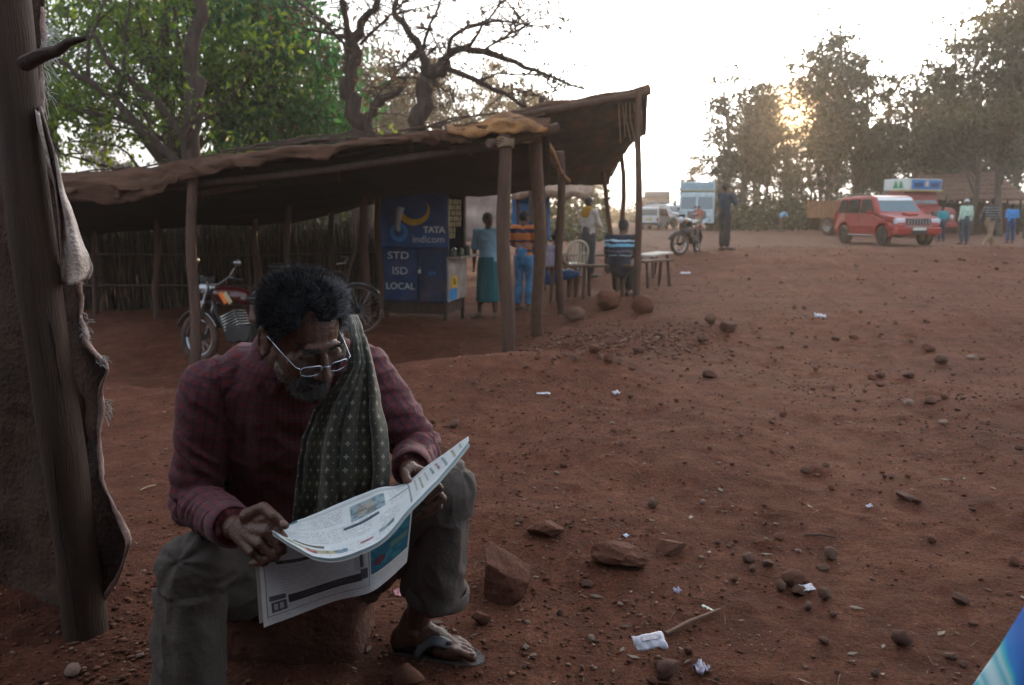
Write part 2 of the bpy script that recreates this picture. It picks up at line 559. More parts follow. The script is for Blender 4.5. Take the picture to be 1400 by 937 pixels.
def make_ground():
    ys = np.concatenate([np.linspace(-30, .2, 12)[:-1], np.exp(np.linspace(math.log(.2 + 1.0), math.log(60 + 1.0), 820)) - 1.0,
                         np.exp(np.linspace(math.log(60), math.log(1500), 22))[1:]])
    us = np.linspace(-1, 1, 640)
    
    Yg, U = np.meshgrid(ys, us, indexing='ij')
    X = U * (np.maximum(Yg, 0) * .82 + 2.2)
    X = np.where(Yg < 0, U * 40, X)
    X = X * (1 + np.clip((np.abs(U) - .93) / .07, 0, 1) ** 2 * 14)
    Z = base_h(X, Yg) + fine_h(X, Yg)
    P = np.stack([X, Yg, Z], -1)
    mb_v = P.reshape(-1, 3)
    r, c = P.shape[:2]
    idx = np.arange(r * c).reshape(r, c)
    fs = np.stack([idx[:-1, :-1], idx[:-1, 1:], idx[1:, 1:], idx[1:, :-1]], -1).reshape(-1, 4)
    me = bpy.data.meshes.new('ground')
    me.vertices.add(r * c); me.vertices.foreach_set('co', mb_v.reshape(-1))
    me.loops.add(len(fs) * 4); me.loops.foreach_set('vertex_index', fs.reshape(-1))
    me.polygons.add(len(fs)); me.polygons.foreach_set('loop_start', np.arange(0, len(fs) * 4, 4))
    me.polygons.foreach_set('loop_total', np.full(len(fs), 4))
    me.polygons.foreach_set('use_smooth', np.ones(len(fs), bool))
    me.update(calc_edges=True)
    m, nt, N, L, bs = nodes('red_earth')
    tc = N.new('ShaderNodeTexCoord')
    def noise(s, d, r=.6):
        n = N.new('ShaderNodeTexNoise'); n.inputs['Scale'].default_value = s; n.inputs['Detail'].default_value = d; n.inputs['Roughness'].default_value = r
        L.new(tc.outputs['Object'], n.inputs['Vector']); return n
    def ramp(fac, stops):
        c = N.new('ShaderNodeValToRGB'); e = c.color_ramp.elements
        e[0].position, e[0].color = stops[0][0], (*stops[0][1], 1)
        e[1].position, e[1].color = stops[-1][0], (*stops[-1][1], 1)
        for p, k in stops[1:-1]:
            q = e.new(p); q.color = (*k, 1)
        L.new(fac, c.inputs['Fac']); return c
    def mix(fac, a, b, mode='MIX'):
        x = N.new('ShaderNodeMix'); x.data_type = 'RGBA'; x.blend_type = mode
        if isinstance(fac, float): x.inputs[0].default_value = fac
        else: L.new(fac, x.inputs[0])
        L.new(a, x.inputs[6]); L.new(b, x.inputs[7]); return x.outputs[2]
    big = ramp(noise(.8, 8, .68).outputs['Fac'], [(.30, (.076, .0235, .0125)), (.5, (.150, .051, .028)), (.70, (.245, .098, .058))])
    mid = ramp(noise(7, 8, .7).outputs['Fac'], [(.33, (.050, .0175, .0105)), (.55, (.150, .053, .029)), (.7, (.27, .120, .074))])
    fin = ramp(noise(90, 6, .75).outputs['Fac'], [(.3, (.25, .22, .20)), (.5, (.85, .83, .82)), (.70, (1.6, 1.55, 1.5))])
    c = mix(.5, big.outputs[0], mid.outputs[0])
    c = mix(.75, c, fin.outputs[0], 'MULTIPLY')
    # scattered grit: pale and dark specks of a voronoi
    vo = N.new('ShaderNodeTexVoronoi'); vo.inputs['Scale'].default_value = 60
    L.new(tc.outputs['Object'], vo.inputs['Vector'])
    sp = N.new('ShaderNodeSeparateColor'); L.new(vo.outputs['Color'], sp.inputs[0])
    k = ramp(sp.outputs[0], [(.80, (0, 0, 0)), (.82, (1, 1, 1))])
    kd = ramp(vo.outputs['Distance'], [(.22, (1, 1, 1)), (.34, (0, 0, 0))])
    kk = mix(1.0, k.outputs[0], kd.outputs[0], 'MULTIPLY')
    gcol = ramp(sp.outputs[1], [(.0, (.03, .016, .012)), (.6, (.12, .055, .038)), (1, (.26, .15, .11))])
    c = mix(kk, c, gcol.outputs[0])
    # the driven road beyond the rise is paler, floured with dust
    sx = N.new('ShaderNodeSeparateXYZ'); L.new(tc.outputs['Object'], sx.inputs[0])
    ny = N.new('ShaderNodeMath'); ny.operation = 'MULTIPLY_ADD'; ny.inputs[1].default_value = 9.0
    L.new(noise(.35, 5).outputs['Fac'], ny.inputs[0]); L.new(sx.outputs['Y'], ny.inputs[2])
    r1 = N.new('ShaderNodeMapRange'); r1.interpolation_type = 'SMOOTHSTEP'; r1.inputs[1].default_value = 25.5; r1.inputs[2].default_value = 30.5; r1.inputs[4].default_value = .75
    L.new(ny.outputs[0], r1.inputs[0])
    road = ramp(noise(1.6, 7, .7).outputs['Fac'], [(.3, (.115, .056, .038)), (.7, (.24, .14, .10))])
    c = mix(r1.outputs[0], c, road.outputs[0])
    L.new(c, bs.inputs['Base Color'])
    bs.inputs['Roughness'].default_value = .93
    bs.inputs['Specular IOR Level'].default_value = .15
    b1 = N.new('ShaderNodeBump'); b1.inputs['Strength'].default_value = 1.0; b1.inputs['Distance'].default_value = .034
    L.new(noise(38, 8, .7).outputs['Fac'], b1.inputs['Height'])
    b2 = N.new('ShaderNodeBump'); b2.inputs['Strength'].default_value = .5; b2.inputs['Distance'].default_value = .006
    L.new(kk, b2.inputs['Height']); L.new(b1.outputs[0], b2.inputs['Normal'])
    L.new(b2.outputs[0], bs.inputs['Normal'])
    me.materials.append(m)
    o = link('ground', me)
    tag(o, None, None, kind='structure')
    return o
make_ground()
# ------------------------------------------------------------------ shelters, kiosk, left hut, fence
WOOD = mat('weathered_wood', (.080, .043, .030), .85, .35, 5, .5, 40, stretch=(6, 6, .6))
WOOD2 = mat('pale_wood', (.115, .066, .045), .85, .35, 5, .5, 40, stretch=(6, 6, .6))
DARKW = mat('dark_wood', (.065, .042, .034), .9, .3, 6, .4, 40, stretch=(5, 5, .7))
POSTW = mat('grey_brown_post', (.052, .029, .019), .8, .35, 3, .55, 30, stretch=(9, 9, .45))
BURLAP = mat('brown_sacking', (.095, .044, .026), .95, .5, 5, .8, 70, dust=.25, dustcol=(.12, .06, .038), stretch=(.6, 1, 4))
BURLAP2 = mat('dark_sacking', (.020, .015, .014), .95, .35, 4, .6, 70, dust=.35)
OCHRE = mat('ochre_tarpaulin', (.24, .105, .03), .85, .45, 5, .6, 50, hue=(.06, .03, .018))
ROPE = mat('rope', (.25, .17, .11), .95, .3, 40, .6, 150)

def lerp_table(tab, x):
    tab = sorted(tab)
    xs = [t[0] for t in tab]
    return [np.interp(x, xs, [t[k] for t in tab]) for k in range(1, len(tab[0]))]

def pole(parent, a, b, r0, r1=None, m=WOOD, name='post', seg=9, bend=.02, n=7, seed=1):
    r1 = r1 or r0 * .85
    a, b = np.array(a, float), np.array(b, float)
    rng = random.Random(seed * 77 + int(a[0] * 100))
    L_ = np.linalg.norm(b - a)
    u, v = frame(b - a)
    ph1, ph2 = rng.random() * 6, rng.random() * 6
    path, rad = [], []
    for i in range(n):
        t = i / (n - 1)
        k = math.sin(t * PI) * bend * L_
        path.append(a + (b - a) * t + u * k * math.sin(ph1 + t * 3.5) + v * k * math.sin(ph2 + t * 4.5))
        rad.append((r0 + (r1 - r0) * t) * (1 + .07 * (rng.random() - .5)))
    o = MB().tube(path, rad, seg, wob=.05, seed=seed).build(name, m, parent, smooth=True, edge=50)
    return o

def foot(px, py, D):
    """post foot: at pixel column px, distance D, set a little into the ground"""
    p = G(px, D); p[2] -= .05
    return p

# ---- main lean-to shelter
def shelter_main():
    t = thing('lean_to_shelter', 'long low lean-to shelter with sagging brown sacking roof on rough posts', 'shelter')
    ncol, nfr, nval = 90, 26, 8
    front = [(40, 243, 9.3), (90, 240, 9.2), (150, 238, 9.1), (215, 233, 9.0), (260, 222, 8.9), (300, 212, 8.8), (400, 197, 8.65), (470, 190, 8.55), (540, 184, 8.5), (600, 176, 8.45), (650, 172, 8.4), (690, 166, 8.35), (752, 172, 8.3)]
    band = [(40, 46), (90, 47), (150, 48), (205, 46), (235, 38), (300, 36), (420, 31), (520, 24), (620, 22), (690, 22), (752, 14)]
    rear = [(40, 322, 13.2), (120, 317, 13.2), (190, 312, 13.2), (270, 304, 13.2), (330, 306, 13.2), (400, 303, 13.2), (470, 285, 13.1), (523, 272, 13.0), (600, 266, 13), (680, 262, 12.8), (752, 250, 12.4)]
    cols = np.linspace(40, 752, ncol)
    P = []
    for px in cols:
        fy, fD = lerp_table(front, px)
        bh, = lerp_table(band, px)
        ry, rD = lerp_table(rear, px)
        ft = W(px, fy, fD); fb = W(px, fy + bh * (.78 if px < 230 else .60), fD - .05)
        rp = W(px, ry, rD)
        line = []
        for i in range(nval):                       # hanging edge, from its hem up
            k = i / nval
            p = fb + (ft - fb) * k
            p[1] -= .035 * math.sin(k * PI)
            line.append(p)
        for i in range(nfr + 1):
            k = i / nfr
            p = ft + (rp - ft) * k
            p[2] += .05 * math.sin(k * PI * 3 + px * .01) * (1 - k) - .10 * math.sin(k * PI)
            line.append(p)
        P.append(line)
    P = np.array(P).transpose(1, 0, 2)
    n = fbm(P * A3(2.2, 2.2, 2.2), 4, 5)
    folds = fbm(P * A3(.9, 6, 9), 3, 15)
    P[..., 2] += .05 * n + .028 * folds
    shade_grid = P[nval + 1:].copy()
    hem_w = np.clip(1 - np.arange(P.shape[0]) / nval, 0, 1)[:, None]
    P[..., 2] -= hem_w * .16 * np.maximum(0, fbm(P * A3(3.6, 0, 0) + 5, 4, 44) + .05)
    P[..., 1] += .035 * fbm(P * A3(2.2, 2, 26), 3, 77) * (hem_w > 0)
    P[..., 1] -= (hem_w > 0) * .06 * np.maximum(0, fbm(P * A3(2.3, 1, 9), 3, 49)) + .02 * np.abs(fbm(P * A3(5, 3, 22), 3, 59))
    P[..., 2] += .02 * np.abs(fbm(P * A3(9, 4, 9), 3, 69))
    P[..., 1] += .05 * fbm(P * 3.1, 3, 9) - .05 * np.abs(fbm(P * A3(1.1, 1, 14), 3, 19))
    MB().grid(P, thick=.012).build('roof_sheet', BURLAP, t, smooth=True)
    shade_grid[..., 2] -= .05
    MB().grid(shade_grid, thick=.004).build('roof_shade_sheet', mat('shade_black', (.009, .009, .012), .8, .4, 6, .3, 30), t, smooth=True)  # near-black sheet added under the roof; deep shade put into its colour
    # loose ochre tarpaulin thrown over the corner
    Q = []
    for i in range(22):
        k = i / 21
        px = 612 + (748 - 612) * k
        row = []
        for j in range(14):
            q = j / 13
            fy, fD = lerp_table(front, px)
            top = W(px, fy - 3 - 9 * math.exp(-((k - .62) / .22) ** 2), fD + .25)
            lowy = fy + 4 + 14 * (1 - abs(2 * k - 1)) * .5
            bot = W(px, lowy + 4, fD - .2)
            p = top + (bot - top) * q
            p[1] -= .14 * math.sin(q * PI)
            p[2] += .02 * math.sin(q * PI)
            row.append(p)
        Q.append(row)
    Q = np.array(Q)
    Q[..., 2] += .06 * fbm(Q * 6, 4, 4) - .05 * np.abs(fbm(Q * 11, 3, 14)); Q[..., 1] += .09 * fbm(Q * 8, 3, 6)
    MB().grid(Q, thick=.008).build('loose_tarpaulin', OCHRE, t, smooth=True)
    # loose sticks and torn strips weighing the sheet down
    rng = random.Random(17)
    for k in range(34):
        px = rng.uniform(90, 690)
        fy, fD = lerp_table(front, px)
        a = W(px, fy - rng.uniform(0, 5), fD + rng.uniform(-.05, .25)); L_ = rng.uniform(.35, 1.3)
        d = A3(rng.uniform(.6, 1), rng.uniform(-.25, .35), rng.uniform(.02, .16)); d /= np.linalg.norm(d)
        pole(t, a, a + d * L_, .012, .007, WOOD if k % 2 else DARKW, 'roof_stick', 6, .03, 5, k)
    for k in range(13):
        px = rng.uniform(70, 700)
        fy, fD = lerp_table(front, px); bh, = lerp_table(band, px)
        a = W(px, fy + bh * .5, fD - .10)
        w_, l_ = rng.uniform(.08, .5), rng.uniform(.05, .16)
        Q = np.array([[a + A3((u - .5) * w_ * (1 - .5 * v), -.02 - .03 * v + .02 * math.sin(u * 7 + k), -l_ * v + .05) for u in np.linspace(0, 1, 6)] for v in np.linspace(0, 1, 6)])
        Q += .012 * fbm(Q * 16, 2, k)[..., None]
        MB().grid(Q, thick=.004).build('torn_strip', BURLAP, t, smooth=True)
    # posts at the front
    for px, D, ty, r in ((695, 8.25, 186, .072), (735, 10.2, 190, .08), (265, 8.75, 248, .062)):
        f = foot(px, 0, D)
        if px == 695: top = W(691, 183, 8.2)
        elif px == 735: top = W(732, 190, 8.9); f = foot(735, 0, 10.0)
        else: top = W(264, 238, 8.95)
        pole(t, f, top, r, r * .85, WOOD2 if px == 735 else WOOD, bend=.018, seed=px, seg=12, n=10)
    pole(t, foot(768, 0, 12.0), W(766, 207, 11.6), .06, .055, WOOD, seed=3)
    # posts inside
    for px, D, ty, r in ((215, 11.6, 300, .045), (350, 12.2, 300, .045), (398, 11.2, 240, .05), (500, 11.3, 262, .06), (519, 11.8, 268, .055), (130, 12.6, 300, .04), (455, 12.4, 285, .045)):
        pole(t, foot(px, 0, D), W(px - 2, ty, D), r, r * .85, DARKW if px in (398, 455) else WOOD, seed=px)
    pole(t, W(470, 400, 11.2), W(496, 288, 11.1), .025, .02, WOOD, 'brace', seed=5)
    # beams and rafters
    pole(t, W(676, 199, 8.2), W(762, 174, 8.5), .055, .05, WOOD, 'beam', seed=6, bend=.006)
    pole(t, W(668, 196, 8.15), W(748, 186, 8.9), .045, .04, WOOD2, 'beam', seed=7, bend=.006)
    pole(t, W(690, 193, 8.1), W(738, 190, 9.0), .022, .022, ROPE, 'lashing_pole', seed=8)
    pole(t, W(736, 184, 8.7), W(778, 248, 12.0), .04, .03, OCHRE, 'rafter', seed=9, bend=.01)
    pole(t, W(746, 208, 9.5), W(772, 246, 12.2), .035, .03, WOOD, 'rafter', seed=10, bend=.01)
    pole(t, W(60, 278, 9.35), W(680, 198, 8.5), .04, .045, DARKW, 'beam', seed=11, bend=.006, n=16)
    pole(t, W(272, 266, 9.2), W(402, 242, 10.6), .035, .03, WOOD, 'beam', seed=12, bend=.01)
    pole(t, W(402, 238, 10.6), W(520, 280, 12.2), .035, .03, WOOD, 'beam', seed=13, bend=.01)
    for k, px in enumerate((140, 330, 460, 560, 640)):
        fy, fD = lerp_table(front, px); ry, rD = lerp_table(rear, px)
        pole(t, W(px, fy + 16, fD + .1), W(px + 6, ry - 1, rD), .03, .025, DARKW, 'rafter', seed=20 + k, bend=.01)
    pole(t, W(60, 322, 13.2), W(520, 274, 13.1), .035, .03, DARKW, 'beam', seed=31, bend=.006, n=14)
    # rope lashing at the corner
    lash = MB()
    for k in range(5):
        c = W(691, 190 + k * 2.6, 8.2)
        th = np.linspace(0, 2 * PI, 15)
        lash.tube([c + A3(.082 * math.cos(a), .082 * math.sin(a), .012 * math.sin(a * 2 + k)) for a in th], .009, 6)
    lash.build('rope_lashing', ROPE, t, smooth=True)

shelter_main()

def brush_fence():
    t = thing('brush_fence', 'dark brushwood fence of upright sticks along the back of the shelter', 'fence')
    rng = random.Random(4)
    mb, mb2 = MB(), MB()
    for i in range(950):
        px = 70 + 460 * rng.random()
        D = 13.0 + rng.random() * .5
        b = G(px, D); b[2] -= .05
        h = 1.15 + rng.random() * .35
        lean = (rng.random() - .5) * .35
        top = b + A3(lean, (rng.random() - .5) * .2, h)
        mid = (b + top) / 2 + A3((rng.random() - .5) * .06, 0, 0)
        r = .006 + rng.random() * .010
        (mb if rng.random() < .7 else mb2).tube([b, mid, top], [r, r * .8, r * .5], 4)
    o = mb.build('stick', mat('brush_stick', (.034, .023, .018), .9, .4, 6), t); o['kind'] = 'stuff'
    o = mb2.build('pale_stick', mat('pale_brush_stick', (.11, .075, .05), .9, .4, 6), t); o['kind'] = 'stuff'
    for k, (py, D) in enumerate(((395, 12.95), (352, 12.95))):
        pole(t, W(70, py - 3, D), W(525, py - 6, D), .02, .02, DARKW, 'rail', seed=41 + k, bend=.004, n=12)
brush_fence()

# ---- taller awning behind, to the right
def shelter_tall():
    t = thing('tarpaulin_awning', 'taller dark tarpaulin awning sloping back behind the lean-to, on crooked poles', 'awning')
    L_ = [(0, 690, 158, 12.3), (.25, 700, 185, 13.4), (.5, 712, 215, 14.6), (.75, 735, 240, 15.6), (1, 752, 253, 16.3)]
    R_ = [(0, 886, 127, 12.7), (.12, 885, 150, 12.9), (.3, 884, 175, 13.4), (.5, 866, 198, 14.2), (.7, 848, 218, 15.0), (.85, 836, 235, 15.8), (1, 833, 251, 16.5)]
    n, m_ = 30, 40
    P = np.zeros((n, m_, 3))
    for i in range(n):
        k = i / (n - 1)
        lx, ly, lD = lerp_table(L_, k); rx, ry, rD = lerp_table(R_, k)
        a, b = W(lx, ly, lD), W(rx, ry, rD)
        for j in range(m_):
            q = j / (m_ - 1)
            p = a + (b - a) * q
            p[2] -= .22 * math.sin(q * PI) * math.sin(k * PI) - .05 * math.sin(k * PI)
            if q > .86: p[2] -= (q - .86) * 1.8 * (1 - k) * math.sin(min(1, k * 2.2) * PI)
            P[i, j] = p
    P[..., 2] += .05 * fbm(P * 2.5, 4, 8) + .03 * fbm(P * A3(7, 1.5, 2), 2, 18)
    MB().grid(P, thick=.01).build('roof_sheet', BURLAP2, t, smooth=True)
    # roll of sheet along the front pole
    pole(t, W(694, 160, 12.25), W(889, 126, 12.65), .05, .045, WOOD, 'ridge_pole', seed=2, bend=.004, n=10)
    edge = MB().tube([W(700 + 188 * k, 155.5 - 33 * k + 1.5 * math.sin(k * 17), 12.35 + .4 * k) for k in np.linspace(0, 1, 26)], .065, 8, wob=.22, seed=4)
    edge.build('rolled_hem', BURLAP, t, smooth=True)
    pole(t, foot(870, 0, 12.7), W(873, 122, 12.6), .058, .05, WOOD, seed=5, bend=.008, seg=12, n=10)
    pole(t, foot(857, 0, 15.6), W(849, 208, 15.2), .05, .045, WOOD, seed=6, bend=.03)
    pole(t, foot(846, 0, 16.3), W(822, 212, 15.6), .05, .04, WOOD, seed=7, bend=.012)
    pole(t, foot(745, 0, 15.8), W(742, 248, 15.8), .05, .04, DARKW, seed=8)
    pole(t, foot(724, 0, 14.8), W(728, 228, 14.8), .05, .04, DARKW, seed=9)
    pole(t, W(741, 133, 12.6), W(739, 200, 12.8), .045, .05, DARKW, seed=10, name='post_stub')
    pole(t, W(805, 140, 12.7), W(800, 248, 16.2), .035, .03, DARKW, 'rafter', seed=12)
    pole(t, W(875, 140, 12.7), W(836, 240, 16.2), .03, .03, DARKW, 'rafter', seed=13)
    # torn rope ends
    mb = MB()
    rng = random.Random(3)
    for k in range(7):
        a = W(846 + k * 5, 140, 12.7)
        mb.tube([a, a + A3(.05 * rng.random(), -.02, -.25), a + A3(.15 * (rng.random() - .3), -.03, -.5 - .3 * rng.random())], .006, 5)
    mb.build('loose_rope', ROPE, t)
shelter_tall()

# ---- stall behind: small thatch edge, blue sheet, pale wall
def stall_behind():
    t = thing('roadside_stall', 'small ragged thatched stall roof seen between the shelter posts', 'stall')
    P = np.zeros((8, 26, 3))
    for i in range(8):
        for j in range(26):
            k, q = i / 7, j / 25
            P[i, j] = W(700 + 112 * q, 258 + 14 * k + 3 * math.sin(q * 23), 20 - 2.0 * k)
    P[..., 2] += .06 * fbm(P * 6, 3, 2)
    MB().grid(P, thick=.12).build('thatch', mat('thatch_brown', (.20, .125, .085), .95, .4, 12, .7, 60), t, smooth=True)
    pole(t, foot(708, 0, 18.4), W(707, 268, 18.4), .05, .04, WOOD, seed=3)
    pole(t, foot(806, 0, 18.6), W(805, 272, 18.6), .04, .04, WOOD, seed=4)
    b = thing('blue_tarpaulin', 'bright blue plastic sheet hung up behind the shelter posts', 'tarpaulin')
    P = np.zeros((10, 14, 3))
    for i in range(10):
        for j in range(14):
            P[i, j] = W(700 + 52 * j / 13, 262 + 66 * i / 9, 18.9)
    P[..., 1] += .12 * fbm(P * 2.4, 3, 5)
    MB().grid(P, thick=.01).build('sheet', mat('blue_plastic', (.02, .16, .42), .45, .3, 4, .4, 20, dust=.2), b, smooth=True)
    w = thing('pale_sack_screen', 'pale dusty sacking screen hung behind the phone kiosk', 'screen')
    P = np.zeros((10, 14, 3))
    for i in range(10):
        for j in range(14):
            P[i, j] = W(632 + 62 * j / 13, 264 + 66 * i / 9, 17.5)
    P[..., 1] += .15 * fbm(P * 2.0, 3, 15)
    MB().grid(P, thick=.01).build('sheet', mat('pale_sacking', (.40, .31, .27), .9, .35, 3, .4, 40, dust=.3), w, smooth=True)
stall_behind()

# ---- phone kiosk
def kiosk():
    o = W(523, 414, 12.05)
    z0 = o[2]
    a = W(523, 412, 12.2); b = W(612, 413, 11.95); c = W(644, 408, 12.9)
    ex = b - a; ex[2] = 0; wid = np.linalg.norm(ex); ang = math.atan2(ex[1], ex[0])
    t = thing('phone_kiosk', 'blue painted phone kiosk with white lettering under the shelter', 'kiosk', (a[0], a[1], z0), ang)
    H = 1.62
    blue = mat('kiosk_blue_paint', (.009, .044, .135), .5, .5, 5, .15, 30, dust=.30)
    blue2 = mat('kiosk_door_blue', (.008, .028, .075), .5, .5, 4, .15, 30, dust=.3)
    sign = mat('kiosk_sign_blue', (.010, .068, .205), .45, .35, 4, .1, 30, dust=.2)
    white = mat('lettering_white', (.50, .54, .58), .6, .45, 30, dust=.2)
    grey = mat('lettering_grey', (.50, .50, .55), .6, .2, 20)
    yel = mat('sign_yellow', (.60, .36, .03), .6, .2, 8)
    lb = mat('sign_light_blue', (.03, .23, .55), .5, .2, 8)
    paint = mat('dirty_white_paint', (.42, .36, .31), .7, .35, 4, .2, 30, dust=.45)
    dep = .95
    # cabinet shell: sides, back, base, top
    MB().box((wid / 2, dep, H / 2), (wid, .03, H)).build('back_panel', blue2, t)
    MB().box((wid / 2, dep / 2, .012), (wid - .01, dep - .04, .024)).build('base_panel', blue2, t)
    MB().box((.015, dep / 2, H / 2), (.03, dep - .035, H - .05)).build('side_panel', blue2, t)
    MB().box((wid / 2, dep / 2, H + .03), (wid + .1, dep + .1, .05)).build('roof_panel', blue2, t)
    # front: sign board above, two doors below
    MB().box((wid / 2, 0, 1.22), (wid, .036, .78)).build('sign_board', sign, t, bevel=.004)
    dl = MB().box((wid * .285, 0, .42), (wid * .565, .03, .80)).build('door', blue, t, bevel=.004)
    dr = MB().box((wid * .785, 0, .42), (wid * .41, .03, .80)).build('door', blue2, t, bevel=.004)
    for d, x0, x1 in ((dl, .02, wid * .56), (dr, wid * .59, wid * .985)):
        m = MB()
        m.box(((x0 + x1) / 2, -.021, .80), (x1 - x0, .012, .025)).box(((x0 + x1) / 2, -.021, .035), (x1 - x0, .012, .025))
        m.box((x0 + .0125, -.021, .4175), (.025, .012, .74)).box((x1 - .0125, -.021, .4175), (.025, .012, .74))
        m.build('door_frame', blue2, d)
    pad = MB().box((wid * .60, -.045, .47), (.05, .02, .06)).tube([(wid * .60 - .016, -.045, .50), (wid * .60 - .012, -.045, .535), (wid * .60 + .012, -.045, .535), (wid * .60 + .016, -.045, .50)], .005, 6)
    pad.build('padlock', mat('steel', (.55, .56, .58), .25, .1, 20, metal=1), t, bevel=.003)
    lettering('STD', .155, white, t, (wid * .27, -.023, .70), sx=1.25)
    lettering('ISD', .155, white, t, (wid * .29, -.023, .47), sx=1.15)
    lettering('LOCAL', .14, white, t, (wid * .29, -.023, .24), sx=1.05)
    lettering('TATA', .125, white, t, (wid * .82, -.024, 1.085), bold=.006, sx=1.05)
    lettering('indicom', .15, grey, t, (wid * .735, -.024, .945), sx=1.05)
    lettering('S9', .08, lb, t, (wid * .78, -.024, .44), sx=1.5)
    # emblem: yellow crescent, pale figure and light blue base ring
    m = MB()
    for r0, r1, z in ((.17, .10, 1.33),):
        th = np.linspace(-PI * .95, .12 * PI, 22)
        out = [A3(wid * .52 + .25 * math.cos(a), -.0235, 1.37 + .22 * math.sin(a)) for a in th]
        inn = [A3(wid * .52 + .20 * math.cos(a) + .02, -.0235, 1.41 + .17 * math.sin(a)) for a in th]
        for i in range(21):
            m.add([out[i], out[i + 1], inn[i + 1], inn[i]], [(0, 1, 2, 3)])
    m.build('emblem_crescent', yel, t)
    m = MB().tube([(wid * .33, -.02, 1.42), (wid * .29, -.02, 1.30), (wid * .27, -.02, 1.16), (wid * .28, -.02, 1.06)], [.06, .05, .045, .035], 8)
    m.build('emblem_figure', mat('sign_grey_white', (.42, .42, .45), .6, .2, 10), t, smooth=True)
    m = MB().lathe([(.14, 0), (.14, .006), (.075, .006), (.075, 0)], (wid * .285, -.0195, 1.05), (0, -1, 0), 26, closed=True)
    m.build('emblem_ring', lb, t)
    # serving side, turned to the right
    sx = wid
    MB().box((sx, dep / 2, .34), (.03, dep - .04, .64)).build('counter_panel', paint, t)
    MB().box((sx + .09, dep / 2, .675), (.26, dep, .03)).build('counter_shelf', mat('counter_board', (.28, .22, .17), .7, .3, 5), t)
    MB().box((sx + .001, .03, 1.13), (.034, .06, .88)).build('door_post', blue2, t)
    MB().box((sx + .001, dep - .03, 1.13), (.034, .06, .88)).build('door_post', paint, t)
    MB().box((sx + .02, .28, .30), (.006, .30, .17)).build('yellow_notice', yel, t)
    lettering('EL', .14, mat('notice_brown', (.12, .06, .02), .7, .1, 9), t, (sx + .025, .28, .30), rot=(PI / 2, 0, PI / 2))
    MB().box((sx + .0195, .22, .12), (.006, .36, .16)).build('painted_patch', lb, t)
    # strips of sachets hanging in the window
    rng = random.Random(8)
    pack = mat('sachet_foil', (.26, .20, .09), .45, .7, 25, metal=.2)
    for k in range(7):
        m = MB()
        y = .14 + k * .105
        n = 4 + rng.randrange(4)
        for i in range(n):
            m.box((sx - .04 + .01 * rng.random(), y + .006 * rng.random(), 1.50 - i * .085), (.012, .07, .075))
        m.build('sachet_strip', pack, t, bevel=.004)
    t2 = t
    # jars on the counter
    jar = glass_mat('jar_glass', (.10, .12, .10), .08)
    for k in range(5):
        h = .12 + .05 * rng.random()
        p = Matrix.Rotation(ang, 4, 'Z') @ Vector((sx + .06 + .07 * (k % 2), .12 + k * .16, .69))
        q = MB().lathe([(.001, 0), (.04, 0), (.045, .02), (.045, h * .8), (.03, h * .9), (.033, h), (.001, h)], (0, 0, 0), (0, 0, 1), 12)
        o = q.build('counter_jar', jar, None, smooth=True, edge=40)
        o.location = (a[0] + p.x, a[1] + p.y, z0 + p.z)
        tag(o, 'small glass jar standing in the row on the kiosk counter', 'jar', 'jars on the kiosk counter')
    # dark skirting down to the ground
    MB().box((wid / 2, .06, -.09), (wid - .04, .02, .17)).build('skirting', DARKW, t)
    MB().box((wid - .05, dep / 2, -.09), (.02, dep - .2, .17)).build('skirting', DARKW, t)
    # short legs
    for x in (.05, wid - .05):
        for y in (.05, dep - .05):
            gx, gy = (a[0] + x * math.cos(ang) - y * math.sin(ang), a[1] + x * math.sin(ang) + y * math.cos(ang))
            lz = z0 - ground_z(gx, gy) + .04
            MB().box((x, y, -lz / 2), (.05, .05, lz)).build('leg', DARKW, t)
kiosk()

